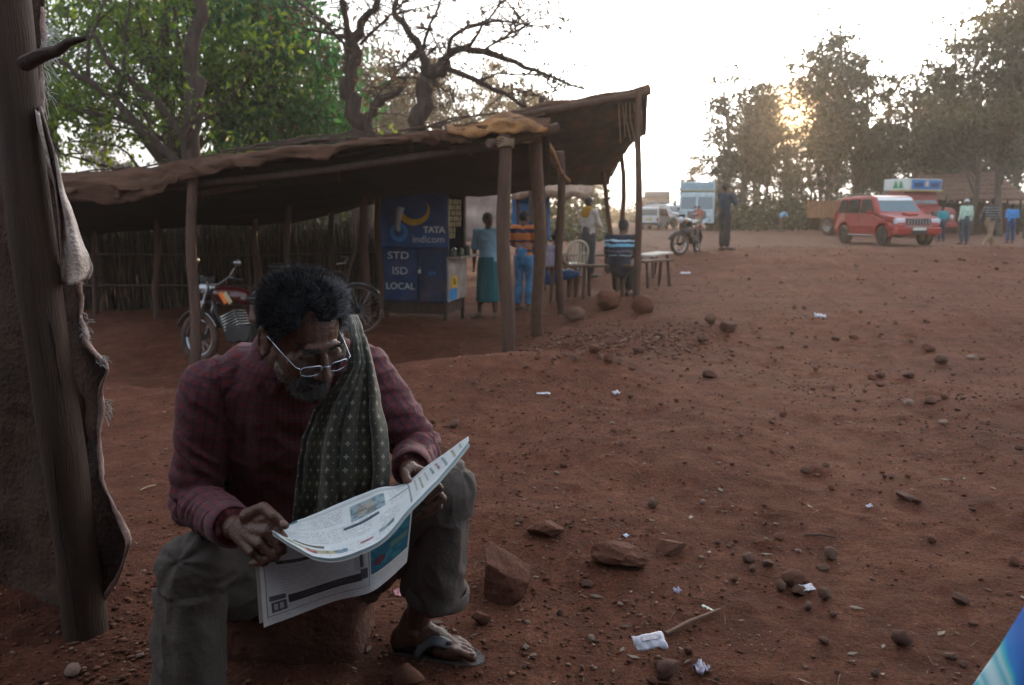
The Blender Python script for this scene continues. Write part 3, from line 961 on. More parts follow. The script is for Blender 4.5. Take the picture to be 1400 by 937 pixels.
# ---- hut of sacking at the left edge of the picture
def left_hut():
    t = thing('sacking_hut', 'dark sacking wall of a hut on a thick round wooden post at the left edge', 'hut')
    # thick leaning post
    n = 40
    path, rad = [], []
    a = W(118, 905, 2.16); b = W(2, -60, 2.2)
    a = G(118, 2.16); a[2] -= .1
    for i in range(n):
        k = i / (n - 1)
        p = a + (b - a) * k
        p += A3(.006 * math.sin(k * 7), .006 * math.cos(k * 5), 0)
        path.append(p); rad.append(.057 - .003 * k + .0015 * math.sin(k * 23))
    MB().tube(path, rad, 28, wob=.012, seed=2).build('post', POSTW, t, smooth=True)
    # cracks: thin dark grooves standing in the wood
    cm = MB()
    rng = random.Random(5)
    for k0, k1, off in ((.05, .62, .2), (.55, .83, -.25), (.62, .8, -.95), (.35, .52, .75)):
        pts = []
        for k in np.linspace(k0, k1, 22):
            p = a + (b - a) * k
            r = .0572 - .003 * k + .0012
            th = -PI / 2 + off + .10 * math.sin(k * 19) + .05 * rng.random() - .05
            pts.append(p + A3(r * math.cos(th), r * math.sin(th), 0))
        cm.tube(pts, [.0006] + [.0011 + .001 * rng.random() for _ in pts[1:-1]] + [.0006], 5)
    cm.build('crack', mat('crack_dark', (.012, .008, .006), .95, .1, 5), t)
    # stub of a branch / bracket near the top
    MB().tube([W(34, 88, 2.10), W(56, 76, 2.06), W(78, 70, 2.02), W(94, 58, 1.99), W(119, 52, 1.96)], [.020, .016, .012, .009, .005], 9, wob=.16, seed=3).build('bracket', DARKW, t, smooth=True, edge=50)
    # big sacking sheet behind the post
    edge = [(-40, 58, 2.30), (60, 58, 2.28), (150, 56, 2.28), (230, 70, 2.27), (320, 92, 2.25), (380, 104, 2.24), (440, 112, 2.24), (478, 128, 2.22), (502, 145, 2.2), (540, 136, 2.24), (600, 134, 2.24), (660, 142, 2.22), (715, 166, 2.18), (742, 175, 2.16), (780, 164, 2.18), (830, 136, 2.2), (862, 120, 2.2)]
    rows, cols = 110, 60
    P = np.zeros((rows, cols, 3))
    for i in range(rows):
        py = -40 + 902 * i / (rows - 1)
        ex, eD = lerp_table(edge, py)
        for j in range(cols):
            q = j / (cols - 1)
            px = -240 + (ex + 240) * q
            D = 2.62 + (eD - 2.62) * q ** 2
            P[i, j] = W(px, py + max(0, py - 700) / 160 * 75 * (1 - q) ** .7, D)
    q = np.linspace(0, 1, cols)[None, :]
    Pn = P.copy()
    P[..., 1] += (.05 * fbm(Pn * A3(5, 1, 5), 4, 3) + .09 * fbm(Pn * A3(3.5, 1, 2.2), 3, 13)) * (1 - .6 * q)
    P[..., 1] += .016 * np.abs(fbm(Pn * A3(4, 1, 16), 3, 23)) + .02 * np.sin(Pn[..., 2] * 14 + 2 * fbm(Pn * 3, 2, 9)) * (1 - q)
    P[..., 0] += .010 * fbm(Pn * A3(1, 1, 18), 3, 33) * (q > .8)
    MB().grid(P, thick=.006).build('sacking_wall', mat('hut_sacking', (.062, .030, .019), .95, .4, 5, .7, 60, hue=(.022, .013, .010)), t, smooth=True)
    # pale hem down the torn edge
    hem = []
    for i in range(6, rows - 3):
        py = -40 + 902 * i / (rows - 1)
        p = P[i, -1].copy() + A3(0, -.012, 0)
        hem.append(p)
    k = len(hem)
    MB().tube(hem, [.004 + .0045 * abs(math.sin(i * .31)) for i in range(k)], 8, wob=.25, seed=6).build('torn_hem', mat('pale_hem', (.40, .27, .23), .9, .35, 30, .4, 150), t, smooth=True)
    # piece of pale plastic sack hanging over the edge
    rows, cols = 44, 22
    S = np.zeros((rows, cols, 3))
    Lx = [(150, 50), (200, 60), (260, 72), (320, 80), (386, 84)]
    Rx = [(150, 56), (200, 70), (250, 84), (300, 100), (340, 112), (372, 126), (386, 122)]
    for i in range(rows):
        py = 150 + 236 * i / (rows - 1)
        lx, = lerp_table(Lx, py); rx, = lerp_table(Rx, py)
        for j in range(cols):
            q = j / (cols - 1)
            S[i, j] = W(lx + (rx - lx) * q, py + 4 * math.sin(q * 5), 2.17 + .03 * math.sin(q * 7 + py * .02))
    S[..., 1] += .02 * fbm(S * A3(24, 1, 7), 3, 5)
    sack = mat('pale_plastic_sack', (.62, .53, .48), .7, .35, 14, .6, 120, hue=(.34, .24, .20))
    MB().grid(S, thick=.003).build('plastic_sack', sack, t, smooth=True)
    # frayed fibres
    fm = MB()
    def fray(px, py, D, n, lx, ly, s):
        for _ in range(n):
            p = W(px + rng.uniform(-6, 6), py + rng.uniform(-s, s), D)
            d = A3(rng.uniform(.1, 1) * lx, rng.uniform(-.3, .3) * .02, rng.uniform(-1, .35) * ly)
            fm.tube([p, p + d * .55 + A3(0, 0, .004), p + d], .0008, 3)
    fray(62, 60, 2.2, 60, .045, .05, 35); fray(60, 120, 2.2, 24, .03, .06, 25)
    fray(114, 448, 2.22, 60, .022, .02, 22); fray(136, 492, 2.2, 25, .03, .012, 8)
    fray(146, 560, 2.2, 26, .018, .03, 14); fray(100, 384, 2.2, 20, .03, .02, 4)
    o = fm.build('frayed_fibre', mat('white_fibre', (.70, .68, .66), .6, .2, 30), t); o['kind'] = 'stuff'
    # rails and stacked boards behind
    MB().box(W(-60, 716, 2.75), (.98, .03, .09)).build('rail', DARKW, t, bevel=.006)
    MB().box(W(-60, 500, 2.75), (.88, .03, .07)).build('rail', DARKW, t, bevel=.006)
    pole(t, W(138, 852, 2.22), W(108, 505, 2.34), .02, .02, WOOD, 'thin_stake', seed=3, bend=.01)
    # unseen roof added over the camera, keeping sky light off the man's front
    Q = np.zeros((14, 14, 3))
    for i in range(14):
        for j in range(14):
            Q[i, j] = (-4.6 + 7.6 * j / 13, -5.0 + 5.0 * i / 13, 2.45 + .55 * i / 13)
    Q[..., 2] += .07 * fbm(Q * 2, 3, 3)
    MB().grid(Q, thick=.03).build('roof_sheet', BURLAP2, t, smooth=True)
    # unseen side and rear walls, added to block fill light from behind
    def wall(a, b, seed):
        S = np.zeros((12, 26, 3))
        for i in range(12):
            for j in range(26):
                k = j / 25
                x, y = a[0] + (b[0] - a[0]) * k, a[1] + (b[1] - a[1]) * k
                S[i, j] = (x, y, ground_z(x, y) + (2.42 + .55 * (y + 5) / 5.0) * i / 11)
        nn = .08 * fbm(S * A3(2, 2, 1), 3, seed)
        S[..., 0] += nn; S[..., 1] += nn
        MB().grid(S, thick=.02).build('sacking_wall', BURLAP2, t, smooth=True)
    wall((-4.5, -4.9), (2.9, -4.9), 3); wall((2.9, -4.8), (2.9, -.3), 5); wall((-4.5, -4.8), (-4.5, -.3), 7)
    for x, y in ((2.7, -.2), (2.7, -4.6), (-4.3, -4.6), (-4.3, -.2)):  # out-of-view posts carrying the added roof
        pole(t, (x, y, ground_z(x, y) - .1), (x, y, 2.5 + .55 * (y + 5) / 5.0), .07, .06, WOOD, seed=int(x * 10 + y * 7 + 90))
left_hut()
# ------------------------------------------------------------------ trees
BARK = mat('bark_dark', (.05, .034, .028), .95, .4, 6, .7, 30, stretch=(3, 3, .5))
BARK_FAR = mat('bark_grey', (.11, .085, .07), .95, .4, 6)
LEAF_A = leaf_mat('leaf_bright', (.018, .048, .012), (.105, .17, .030), .5)
LEAF_B = leaf_mat('leaf_deep', (.010, .045, .020), (.045, .14, .055), .45)
LEAF_FAR = leaf_mat('leaf_far', (.012, .020, .009), (.042, .052, .020), .3)
LEAF_DRY = leaf_mat('leaf_dry', (.055, .030, .015), (.11, .065, .034), .25)

def leaves_mesh(name, C, size, rng, mats, droop=.5, aspect=.42, tint=None):
    """one mesh of small folded leaves centred on the points C (n,3)"""
    n = len(C)
    d = rng.normal(size=(n, 3)); d[:, 2] -= droop * 1.2
    d /= np.linalg.norm(d, axis=1, keepdims=True)
    s = rng.normal(size=(n, 3)); s -= d * np.sum(s * d, 1, keepdims=True); s /= np.linalg.norm(s, axis=1, keepdims=True)
    nn = np.cross(d, s)
    L_ = size * (.6 + .8 * rng.random((n, 1)))
    a = C - d * L_ * .5
    b = C + d * L_ * .5
    l = C + s * L_ * aspect * .5 + nn * L_ * .10 - d * L_ * .05
    r = C - s * L_ * aspect * .5 + nn * L_ * .10 - d * L_ * .05
    V = np.stack([a, l, b, r], 1).reshape(-1, 3)
    i = np.arange(n) * 4
    T = np.stack([i, i + 1, i + 2, i, i + 2, i + 3], 1).reshape(-1)
    me = bpy.data.meshes.new(name)
    me.vertices.add(n * 4); me.vertices.foreach_set('co', V.reshape(-1))
    me.loops.add(n * 6); me.loops.foreach_set('vertex_index', T)
    me.polygons.add(n * 2); me.polygons.foreach_set('loop_start', np.arange(0, n * 6, 3)); me.polygons.foreach_set('loop_total', np.full(n * 2, 3))
    me.update(calc_edges=True)
    t = rng.random(n) if tint is None else np.clip(tint + .25 * rng.normal(size=n), 0, 1)
    col = np.repeat(t, 4)
    set_col_attr(me, 'tint', np.stack([col, col, col], 1))
    for m in mats: me.materials.append(m)
    return me

def sag_path(a, b, n, rng, wig=.06, up=.12):
    L_ = np.linalg.norm(b - a)
    out = []
    ph = rng.random(4) * 6
    for i in range(n):
        t = i / (n - 1)
        p = a + (b - a) * t
        p = p + A3(math.sin(ph[0] + 5 * t), math.sin(ph[1] + 4.3 * t), .5 * math.sin(ph[2] + 6 * t)) * wig * L_ * math.sin(t * PI)
        p[2] += up * L_ * math.sin(t * PI)
        out.append(p)
    return out

def tree_meshes(seed, H, trunk_r, ells, nclump, per, leaf, lm, bark, lean=(0, 0), trunk_top=.75, spread=.5, droop=.5, hang=0, aspect=.42):
    """ells: crown ellipsoids (cx,cy,cz,rx,ry,rz) in metres above the foot"""
    rng = np.random.default_rng(seed)
    mb = MB()
    top = A3(lean[0], lean[1], H * trunk_top)
    tp = sag_path(A3(0, 0, -.15), top, 12, rng, .035, 0)
    tr = [trunk_r * (1.25 if i == 0 else 1) * (1 - .72 * i / 11) for i in range(12)]
    mb.tube(tp, tr, 9, wob=.08, seed=seed)
    ells = [np.array(e, float) for e in ells]
    vol = np.array([e[3] * e[4] * e[5] for e in ells]); vol = vol / vol.sum()
    C, T = [], []
    for k in range(nclump):
        e = ells[rng.choice(len(ells), p=vol)]
        v = rng.normal(size=3); v /= np.linalg.norm(v)
        rad = rng.random() ** .45
        c = e[:3] + v * e[3:6] * rad
        # limb from the trunk
        zt = np.clip(c[2] * rng.uniform(.45, .8), H * .18, H * trunk_top * .98)
        j = int(np.clip(round(zt / (H * trunk_top) * 11), 1, 11))
        a = tp[j]
        r0 = max(tr[j] * .38, trunk_r * .08)
        path = sag_path(a, c, 7, rng, .07, .08)
        if k % 2 == 0:
            mb.tube(path, [r0 * (1 - .85 * i / 6) for i in range(7)], 5, wob=.1, seed=k)
        nt = 3
        for q in range(nt):
            w = rng.normal(size=3) * spread * .8
            mb.tube([path[5], (path[5] + c + w) / 2 + A3(0, 0, .05), c + w], [r0 * .25, r0 * .18, r0 * .08], 4)
        m = int(per * rng.uniform(.5, 1.5))
        cl = c + rng.normal(size=(m, 3)) * spread * A3(1, 1, .62) * rng.uniform(.7, 1.25)
        if hang: cl[:, 2] -= np.abs(rng.normal(size=m)) * hang
        C.append(cl)
        T.append(np.full(m, np.clip(.5 + .3 * rng.normal(), 0, 1)))
    C = np.concatenate(C); T = np.concatenate(T)
    bm_ = mb.mesh('trunk', [bark], True)
    lm_ = leaves_mesh('crown', C, leaf, rng, [lm], droop, aspect, T)
    return bm_, lm_

def plant_tree(meshes, loc, label, rz=0, s=1.0, group=None, name='tree', sz=None):
    t = thing(name, label, 'tree', loc, rz, group)
    t.scale = (s, s, sz or s)
    link('trunk', meshes[0], t); link('crown', meshes[1], t)
    return t

# -- big green trees behind the shelter
def green_trees():
    m = tree_meshes(11, 8.5, .22, [(-.6, .3, 5.6, 2.7, 2.4, 2.4), (.7, -.3, 4.4, 2.3, 2, 1.7), (-1.6, 0, 3.6, 2.2, 1.8, 1.3)], 80, 100, .17, LEAF_A, BARK, droop=.7, spread=.42, hang=.15)
    plant_tree(m, G(255, 18.2), 'large bright green leafy tree above the left end of the shelter roof', 0, name='leafy_tree')
    m = tree_meshes(12, 7.6, .24, [(0, 0, 4.2, 2.0, 1.9, 2.0), (.5, 0, 2.9, 1.6, 1.5, 1.3), (-.4, 0, 5.8, 1.5, 1.5, 1.2)], 105, 150, .17, LEAF_B, BARK, droop=1.0, spread=.36, hang=.25)
    plant_tree(m, G(392, 19.5), 'dense deep green tree with hanging leaves, left of the bare trunks', .4, name='leafy_tree')
    m = tree_meshes(13, 9, .2, [(0, 0, 6.0, 2.6, 2.2, 2.4), (-1, 0, 4.0, 2.2, 2, 1.8)], 52, 105, .19, LEAF_A, BARK, droop=.6, spread=.5)
    plant_tree(m, G(80, 20.5), 'green tree half hidden by the hut post at the top left', 1, name='leafy_tree')
    m = tree_meshes(14, 9.5, .26, [(0, 0, 6.4, 3.0, 2.2, 2.4)], 34, 100, .2, LEAF_B, BARK, droop=.8, spread=.55)
    plant_tree(m, G(300, 23), 'dark trunked tree standing behind the two green trees', 2, name='leafy_tree')
    # low feathery bright shrub
    m = tree_meshes(15, 2.6, .05, [(0, 0, 2.2, .95, .8, .6)], 26, 90, .13, LEAF_A, BARK, droop=.2, spread=.22, aspect=.25)
    t = plant_tree(m, G(335, 15.2), 'light feathery green shrub just above the shelter roof', 0, name='shrub', s=1.0); t['category'] = 'shrub'
    m = tree_meshes(16, 3.0, .05, [(0, 0, 2.6, .7, .6, .7)], 14, 60, .14, LEAF_A, BARK, droop=.4, spread=.25)
    t = plant_tree(m, G(540, 17), 'small light green shrub between the two bare trees', 0, name='shrub'); t['category'] = 'shrub'
green_trees()

# -- leaning bare branches in front of the green trees
def px_tree(name, label, limbs, D, seed, twigs=60, tw_len=.9, r_k=1.0, leaves=0, base=None):
    rng = np.random.default_rng(seed)
    mb = MB()
    t = thing(name, label, 'tree')
    ends = []
    for li, (pts, r0, r1) in enumerate(limbs):
        dd = rng.uniform(-.9, .9)
        path = []
        for i, (x, y) in enumerate(pts):
            k = i / max(1, len(pts) - 1)
            path.append(W(x, y, D + (dd * k if li else 0)))
        if base is not None and li in base:
            f = G(pts[0][0] + base[li], D); f[2] -= .1
            path = [f] + path
        # densify
        dense = []
        for i in range(len(path) - 1):
            for q in (0, .33, .66):
                p = path[i] + (path[i + 1] - path[i]) * q
                dense.append(p + rng.normal(size=3) * r0 * .22)
        dense.append(path[-1])
        n = len(dense)
        mb.tube(dense, [.78 * (r0 + (r1 - r0) * i / (n - 1)) for i in range(n)], 9, wob=.14, seed=li)
        ends.append((dense, r1))
    C = []
    for k in range(twigs):
        dense, r1 = ends[rng.integers(len(ends))]
        i = rng.integers(len(dense) // 3, len(dense))
        a = dense[i]
        d = rng.normal(size=3) * A3(1, .7, .8); d[2] += .25; d /= np.linalg.norm(d)
        L_ = tw_len * rng.uniform(.35, 1.2)
        p1 = a + d * L_ * .5 + rng.normal(size=3) * .06 * L_
        p2 = a + d * L_ + rng.normal(size=3) * .15 * L_ - A3(0, 0, .1 * L_)
        mb.tube([a, p1, p2], [.014 * r_k, .009 * r_k, .004 * r_k], 4)
        for q in range(3):
            e = p1 + rng.normal(size=3) * .3 * L_
            mb.tube([p1, (p1 + e) / 2 + rng.normal(size=3) * .03, e], [.007 * r_k, .005 * r_k, .003 * r_k], 3)
            C.append(e)
        C.append(p2)
    mb.build('trunk', BARK, t, smooth=True)
    if leaves:
        C = np.array(C)
        idx = rng.integers(len(C), size=leaves)
        me = leaves_mesh('crown', C[idx] + rng.normal(size=(leaves, 3)) * .12, .11, rng, [LEAF_DRY if leaves < 500 else LEAF_A], .6)
        link('crown', me, t)
    return t

px_tree('bare_tree', 'gnarled bare tree with a lopped dark trunk, left one of the two', [
    ([(497, 190), (488, 168), (478, 130), (481, 95), (487, 60), (492, 45)], .26, .13),
    ([(506, 186), (504, 160), (515, 142), (530, 135), (550, 118)], .15, .07),
    ([(485, 75), (476, 40), (468, 0), (462, -30)], .10, .05),
    ([(490, 50), (500, 25), (517, 5), (522, -20)], .10, .05),
    ([(482, 95), (470, 60), (440, 30), (405, 0), (395, -20)], .05, .025),
    ([(478, 52), (448, 45), (420, 40), (398, 20)], .045, .02),
    ([(492, 60), (512, 40), (535, 20), (560, -5)], .05, .02),
    ([(502, 160), (520, 125), (545, 105), (580, 108), (640, 140)], .03, .012),
], 16, 21, 110, 1.0, leaves=320, base={0: 6, 1: 0})
px_tree('bare_tree', 'bare tree with one long branch arching right over the awning', [
    ([(566, 186), (576, 150), (585, 122), (597, 100), (606, 85)], .24, .16),
    ([(588, 120), (580, 90), (578, 72), (560, 50), (545, 20), (540, -10)], .14, .05),
    ([(600, 95), (612, 75), (630, 66), (668, 70), (705, 84), (745, 105), (800, 122)], .11, .03),
    ([(604, 92), (650, 110), (690, 130), (722, 148)], .075, .03),
    ([(612, 75), (618, 50), (640, 35), (680, 28), (740, 36), (790, 25)], .05, .015),
    ([(640, 66), (660, 35), (690, 0), (700, -20)], .045, .015),
    ([(660, 70), (690, 50), (715, 30)], .035, .012),
    ([(655, 112), (680, 100), (740, 102), (770, 118), (745, 135)], .03, .01),
    ([(690, 130), (735, 130), (770, 150)], .02, .01),
    ([(570, 70), (555, 85), (548, 92)], .06, .02),
    ([(575, 72), (585, 40), (596, 15), (610, -20)], .05, .02),
], 15.5, 22, 190, 1.05, leaves=480, base={0: -4})
px_tree('slender_tree', 'straight thin trunk standing close beside the left bare tree', [
    ([(485, 188), (484, 150), (480, 100), (474, 50), (470, 0), (468, -40)], .11, .05),
], 16.6, 23, 12, .7, base={0: 1})
px_tree('leaning_tree', 'leaning bare forked branches rising left over the shelter roof', [
    ([(246, 226), (205, 185), (160, 140), (120, 112), (80, 82), (55, 60)], .11, .04),
    ([(268, 222), (255, 190), (225, 150), (185, 112), (150, 85), (120, 40)], .12, .04),
    ([(252, 222), (256, 190), (262, 170)], .07, .05),
    ([(262, 185), (268, 130), (262, 80), (270, 20), (265, -30)], .20, .13),
    ([(160, 140), (170, 90), (172, 40), (180, -10)], .05, .02),
    ([(120, 112), (122, 60), (140, 10), (150, -20)], .045, .02),
    ([(205, 185), (200, 140), (190, 110)], .03, .012),
    ([(120, 108), (180, 135), (230, 140), (280, 120)], .02, .008),
], 14.2, 24, 70, .9, leaves=900, base={0: 15, 1: 4, 2: 2, 3: 0})

# -- far trees round the clearing
def far_trees():
    protos = []
    specs = [
        (31, 13, .18, [(0, 0, 9.5, 1.7, 1.7, 3.2), (.5, 0, 6.4, 2.0, 2.0, 2.4), (-.5, 0, 4, 1.3, 1.3, 1.4)], 84, 62),
        (32, 12, .16, [(0, 0, 9.6, 1.4, 1.4, 2.2), (.7, 0, 7.2, 1.9, 1.7, 1.6), (-.8, .3, 5.4, 1.9, 1.9, 1.5)], 78, 58),
        (33, 14, .20, [(0, 0, 11, 1.5, 1.5, 2.6), (-.6, 0, 8.0, 2.1, 2, 2), (.7, 0, 5.6, 2.0, 2, 1.8)], 88, 62),
        (34, 11, .15, [(.2, 0, 8, 2.3, 2.2, 2.6), (-.4, 0, 5.2, 2.2, 2, 1.7)], 76, 60),
    ]
    for (sd, H, r, e, nc, per) in specs:
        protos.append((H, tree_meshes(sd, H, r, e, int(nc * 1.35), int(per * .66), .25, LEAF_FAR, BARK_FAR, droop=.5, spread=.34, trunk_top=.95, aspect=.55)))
    rng = np.random.default_rng(5)
    front = [(985, 60, 92, 'slim tree left of the sun, against the white sky'), (1018, 61, 120, 'slender tree behind the man on the phone, left of the sun'),
             (1043, 62, 122, 'lower tree standing just left of the setting sun'), (1120, 57, 66, 'tree through which the low sun glows'),
             (1132, 54, 28, 'tallest tree of the right hand wood, just right of the sun'), (1168, 56, 80, 'tree above the tipper bed in the right hand wood'),
             (1205, 57, 112, 'tree directly above the blue crown board of the truck'), (1242, 53, 102, 'tree left of the gap, above the thatched hut'),
             (1283, 48, 40, 'tall tree above the thatched hut roof'), (1322, 45, 22, 'tall dark tree above the men on the right'),
             (1364, 41, -18, 'dark tree second from the right edge'), (1404, 38, -50, 'dark tree at the right edge of the picture'),
             (945, 74, 208, 'small pale tree fading into the haze above the truck')]
    for i, (px, D, ty, lab) in enumerate(front):
        H, m = protos[i % 4]
        g = G(px, D)
        top = W(px, ty, D)[2]
        s = (top - g[2]) / (H * .90)
        plant_tree(m, g, lab, rng.random() * 6, min(s, 1.2) * 1.0, 'trees of the wood behind the road', 'forest_tree', s)
    # second row, filling
    for i in range(26):
        px = 968 + 480 * i / 25 + rng.uniform(-12, 12); D = rng.uniform(66, 84)
        ty = 150 + rng.uniform(-40, 40) - (60 if px > 1250 else 0) + (40 if px < 1000 else 0)
        if abs(px - 1085) < 30: ty = 163
        H, m = protos[int(rng.integers(4))]
        g = G(px, D); top = W(px, ty, D)[2]; s = (top - g[2]) / H
        plant_tree(m, g, 'hazy tree deep in the wood behind the road', rng.random() * 6, s * 1.1, 'trees deep in the right hand wood', 'forest_tree', s)
    # pale trees behind the shelter, far left half
    for i, (px, D, ty) in enumerate([(455, 44, 60), (505, 52, 40), (545, 46, 70), (600, 52, 55), (648, 50, 92), (700, 54, 100), (742, 58, 118), (775, 62, 140), (806, 70, 168), (570, 62, 90), (675, 66, 70), (725, 70, 110), (430, 56, 90), (350, 56, 120), (250, 54, 110), (150, 54, 130), (60, 52, 120)]):
        H, m = protos[(i * 3) % 4]
        g = G(px, D); top = W(px, ty, D)[2]; s = (top - g[2]) / H
        plant_tree(m, g, 'pale hazy tree in the wood beyond the shelter roof', rng.random() * 6, min(s, 1.3), 'trees of the wood beyond the shelter', 'forest_tree', s)
far_trees()

def undergrowth():
    rng = np.random.default_rng(9)
    C = []
    def band(x0, x1, D0, D1, h, n, gap=None):
        u = rng.uniform(x0, x1, n); D = rng.uniform(D0, D1, n)
        x = (u - 700) / F * D * 1.01
        P = np.stack([x, D, np.zeros(n)], 1)
        top = h * (.55 + .55 * fbm(P * .22, 3, 3)) * np.clip(1 + .5 * fbm(P * .9, 2, 5), .3, 2)
        z = base_h(x, D) + rng.random(n) ** 1.2 * np.maximum(top, .2)
        C.append(np.stack([x, D, z], 1))
    band(960, 1480, 54, 80, 3.6, 17000)
    band(1300, 1500, 51, 56, 2.6, 2500)
    band(820, 980, 88, 120, 3.0, 5000)
    band(965, 1500, 84, 112, 6.5, 12000)
    band(-80, 830, 34, 60, 3.4, 18000)
    band(-60, 560, 19, 28, 2.4, 9000)
    C = np.concatenate(C)
    me = leaves_mesh('undergrowth', C, .36, rng, [LEAF_FAR], .3, .55, np.clip(.45 + .6 * fbm(C * .3, 2, 8), 0, 1))
    o = link('undergrowth', me)
    tag(o, 'tangled dry undergrowth filling the wood round the clearing', 'undergrowth', kind='stuff')
undergrowth()
# ------------------------------------------------------------------ people in the distance
SKIN = mat('skin_brown', (.105, .052, .034), .6, .2, 9)
HAIR = mat('hair_black', (.010, .011, .014), .7, .4, 60, .6, 200)
SHOE = mat('shoe_dark', (.035, .026, .022), .6, .3, 10, dust=.4)
SOLE = mat('sandal_brown', (.06, .04, .03), .7, .3, 10, dust=.3)

STAND = dict(pelvis=(0, 0, .93), waist=(0, 0, 1.06), chest=(0, .01, 1.27), neck=(0, -.01, 1.44), head=(0, .02, 1.585),
             shL=(-.185, -.01, 1.40), shR=(.185, -.01, 1.40), elL=(-.235, -.03, 1.12), elR=(.235, -.03, 1.12), wrL=(-.235, .05, .88), wrR=(.235, .05, .88),
             hipL=(-.09, 0, .90), hipR=(.09, 0, .90), knL=(-.10, .02, .49), knR=(.10, .02, .49), anL=(-.11, -.02, .075), anR=(.11, -.02, .075),
             toL=(-.13, .16, .03), toR=(.13, .16, .03), face=(0, 1, 0), bulk=1.0)
SIT = dict(STAND, pelvis=(0, 0, .50), waist=(0, .0, .63), chest=(0, .05, .83), neck=(0, .08, 1.00), head=(0, .12, 1.14),
           shL=(-.185, .06, .96), shR=(.185, .06, .96), elL=(-.23, .12, .70), elR=(.23, .12, .70), wrL=(-.12, .36, .62), wrR=(.12, .36, .62),
           hipL=(-.10, .02, .48), hipR=(.10, .02, .48), knL=(-.15, .44, .50), knR=(.15, .44, .50), anL=(-.14, .42, .075), anR=(.14, .42, .075),
           toL=(-.16, .58, .03), toR=(.16, .58, .03))

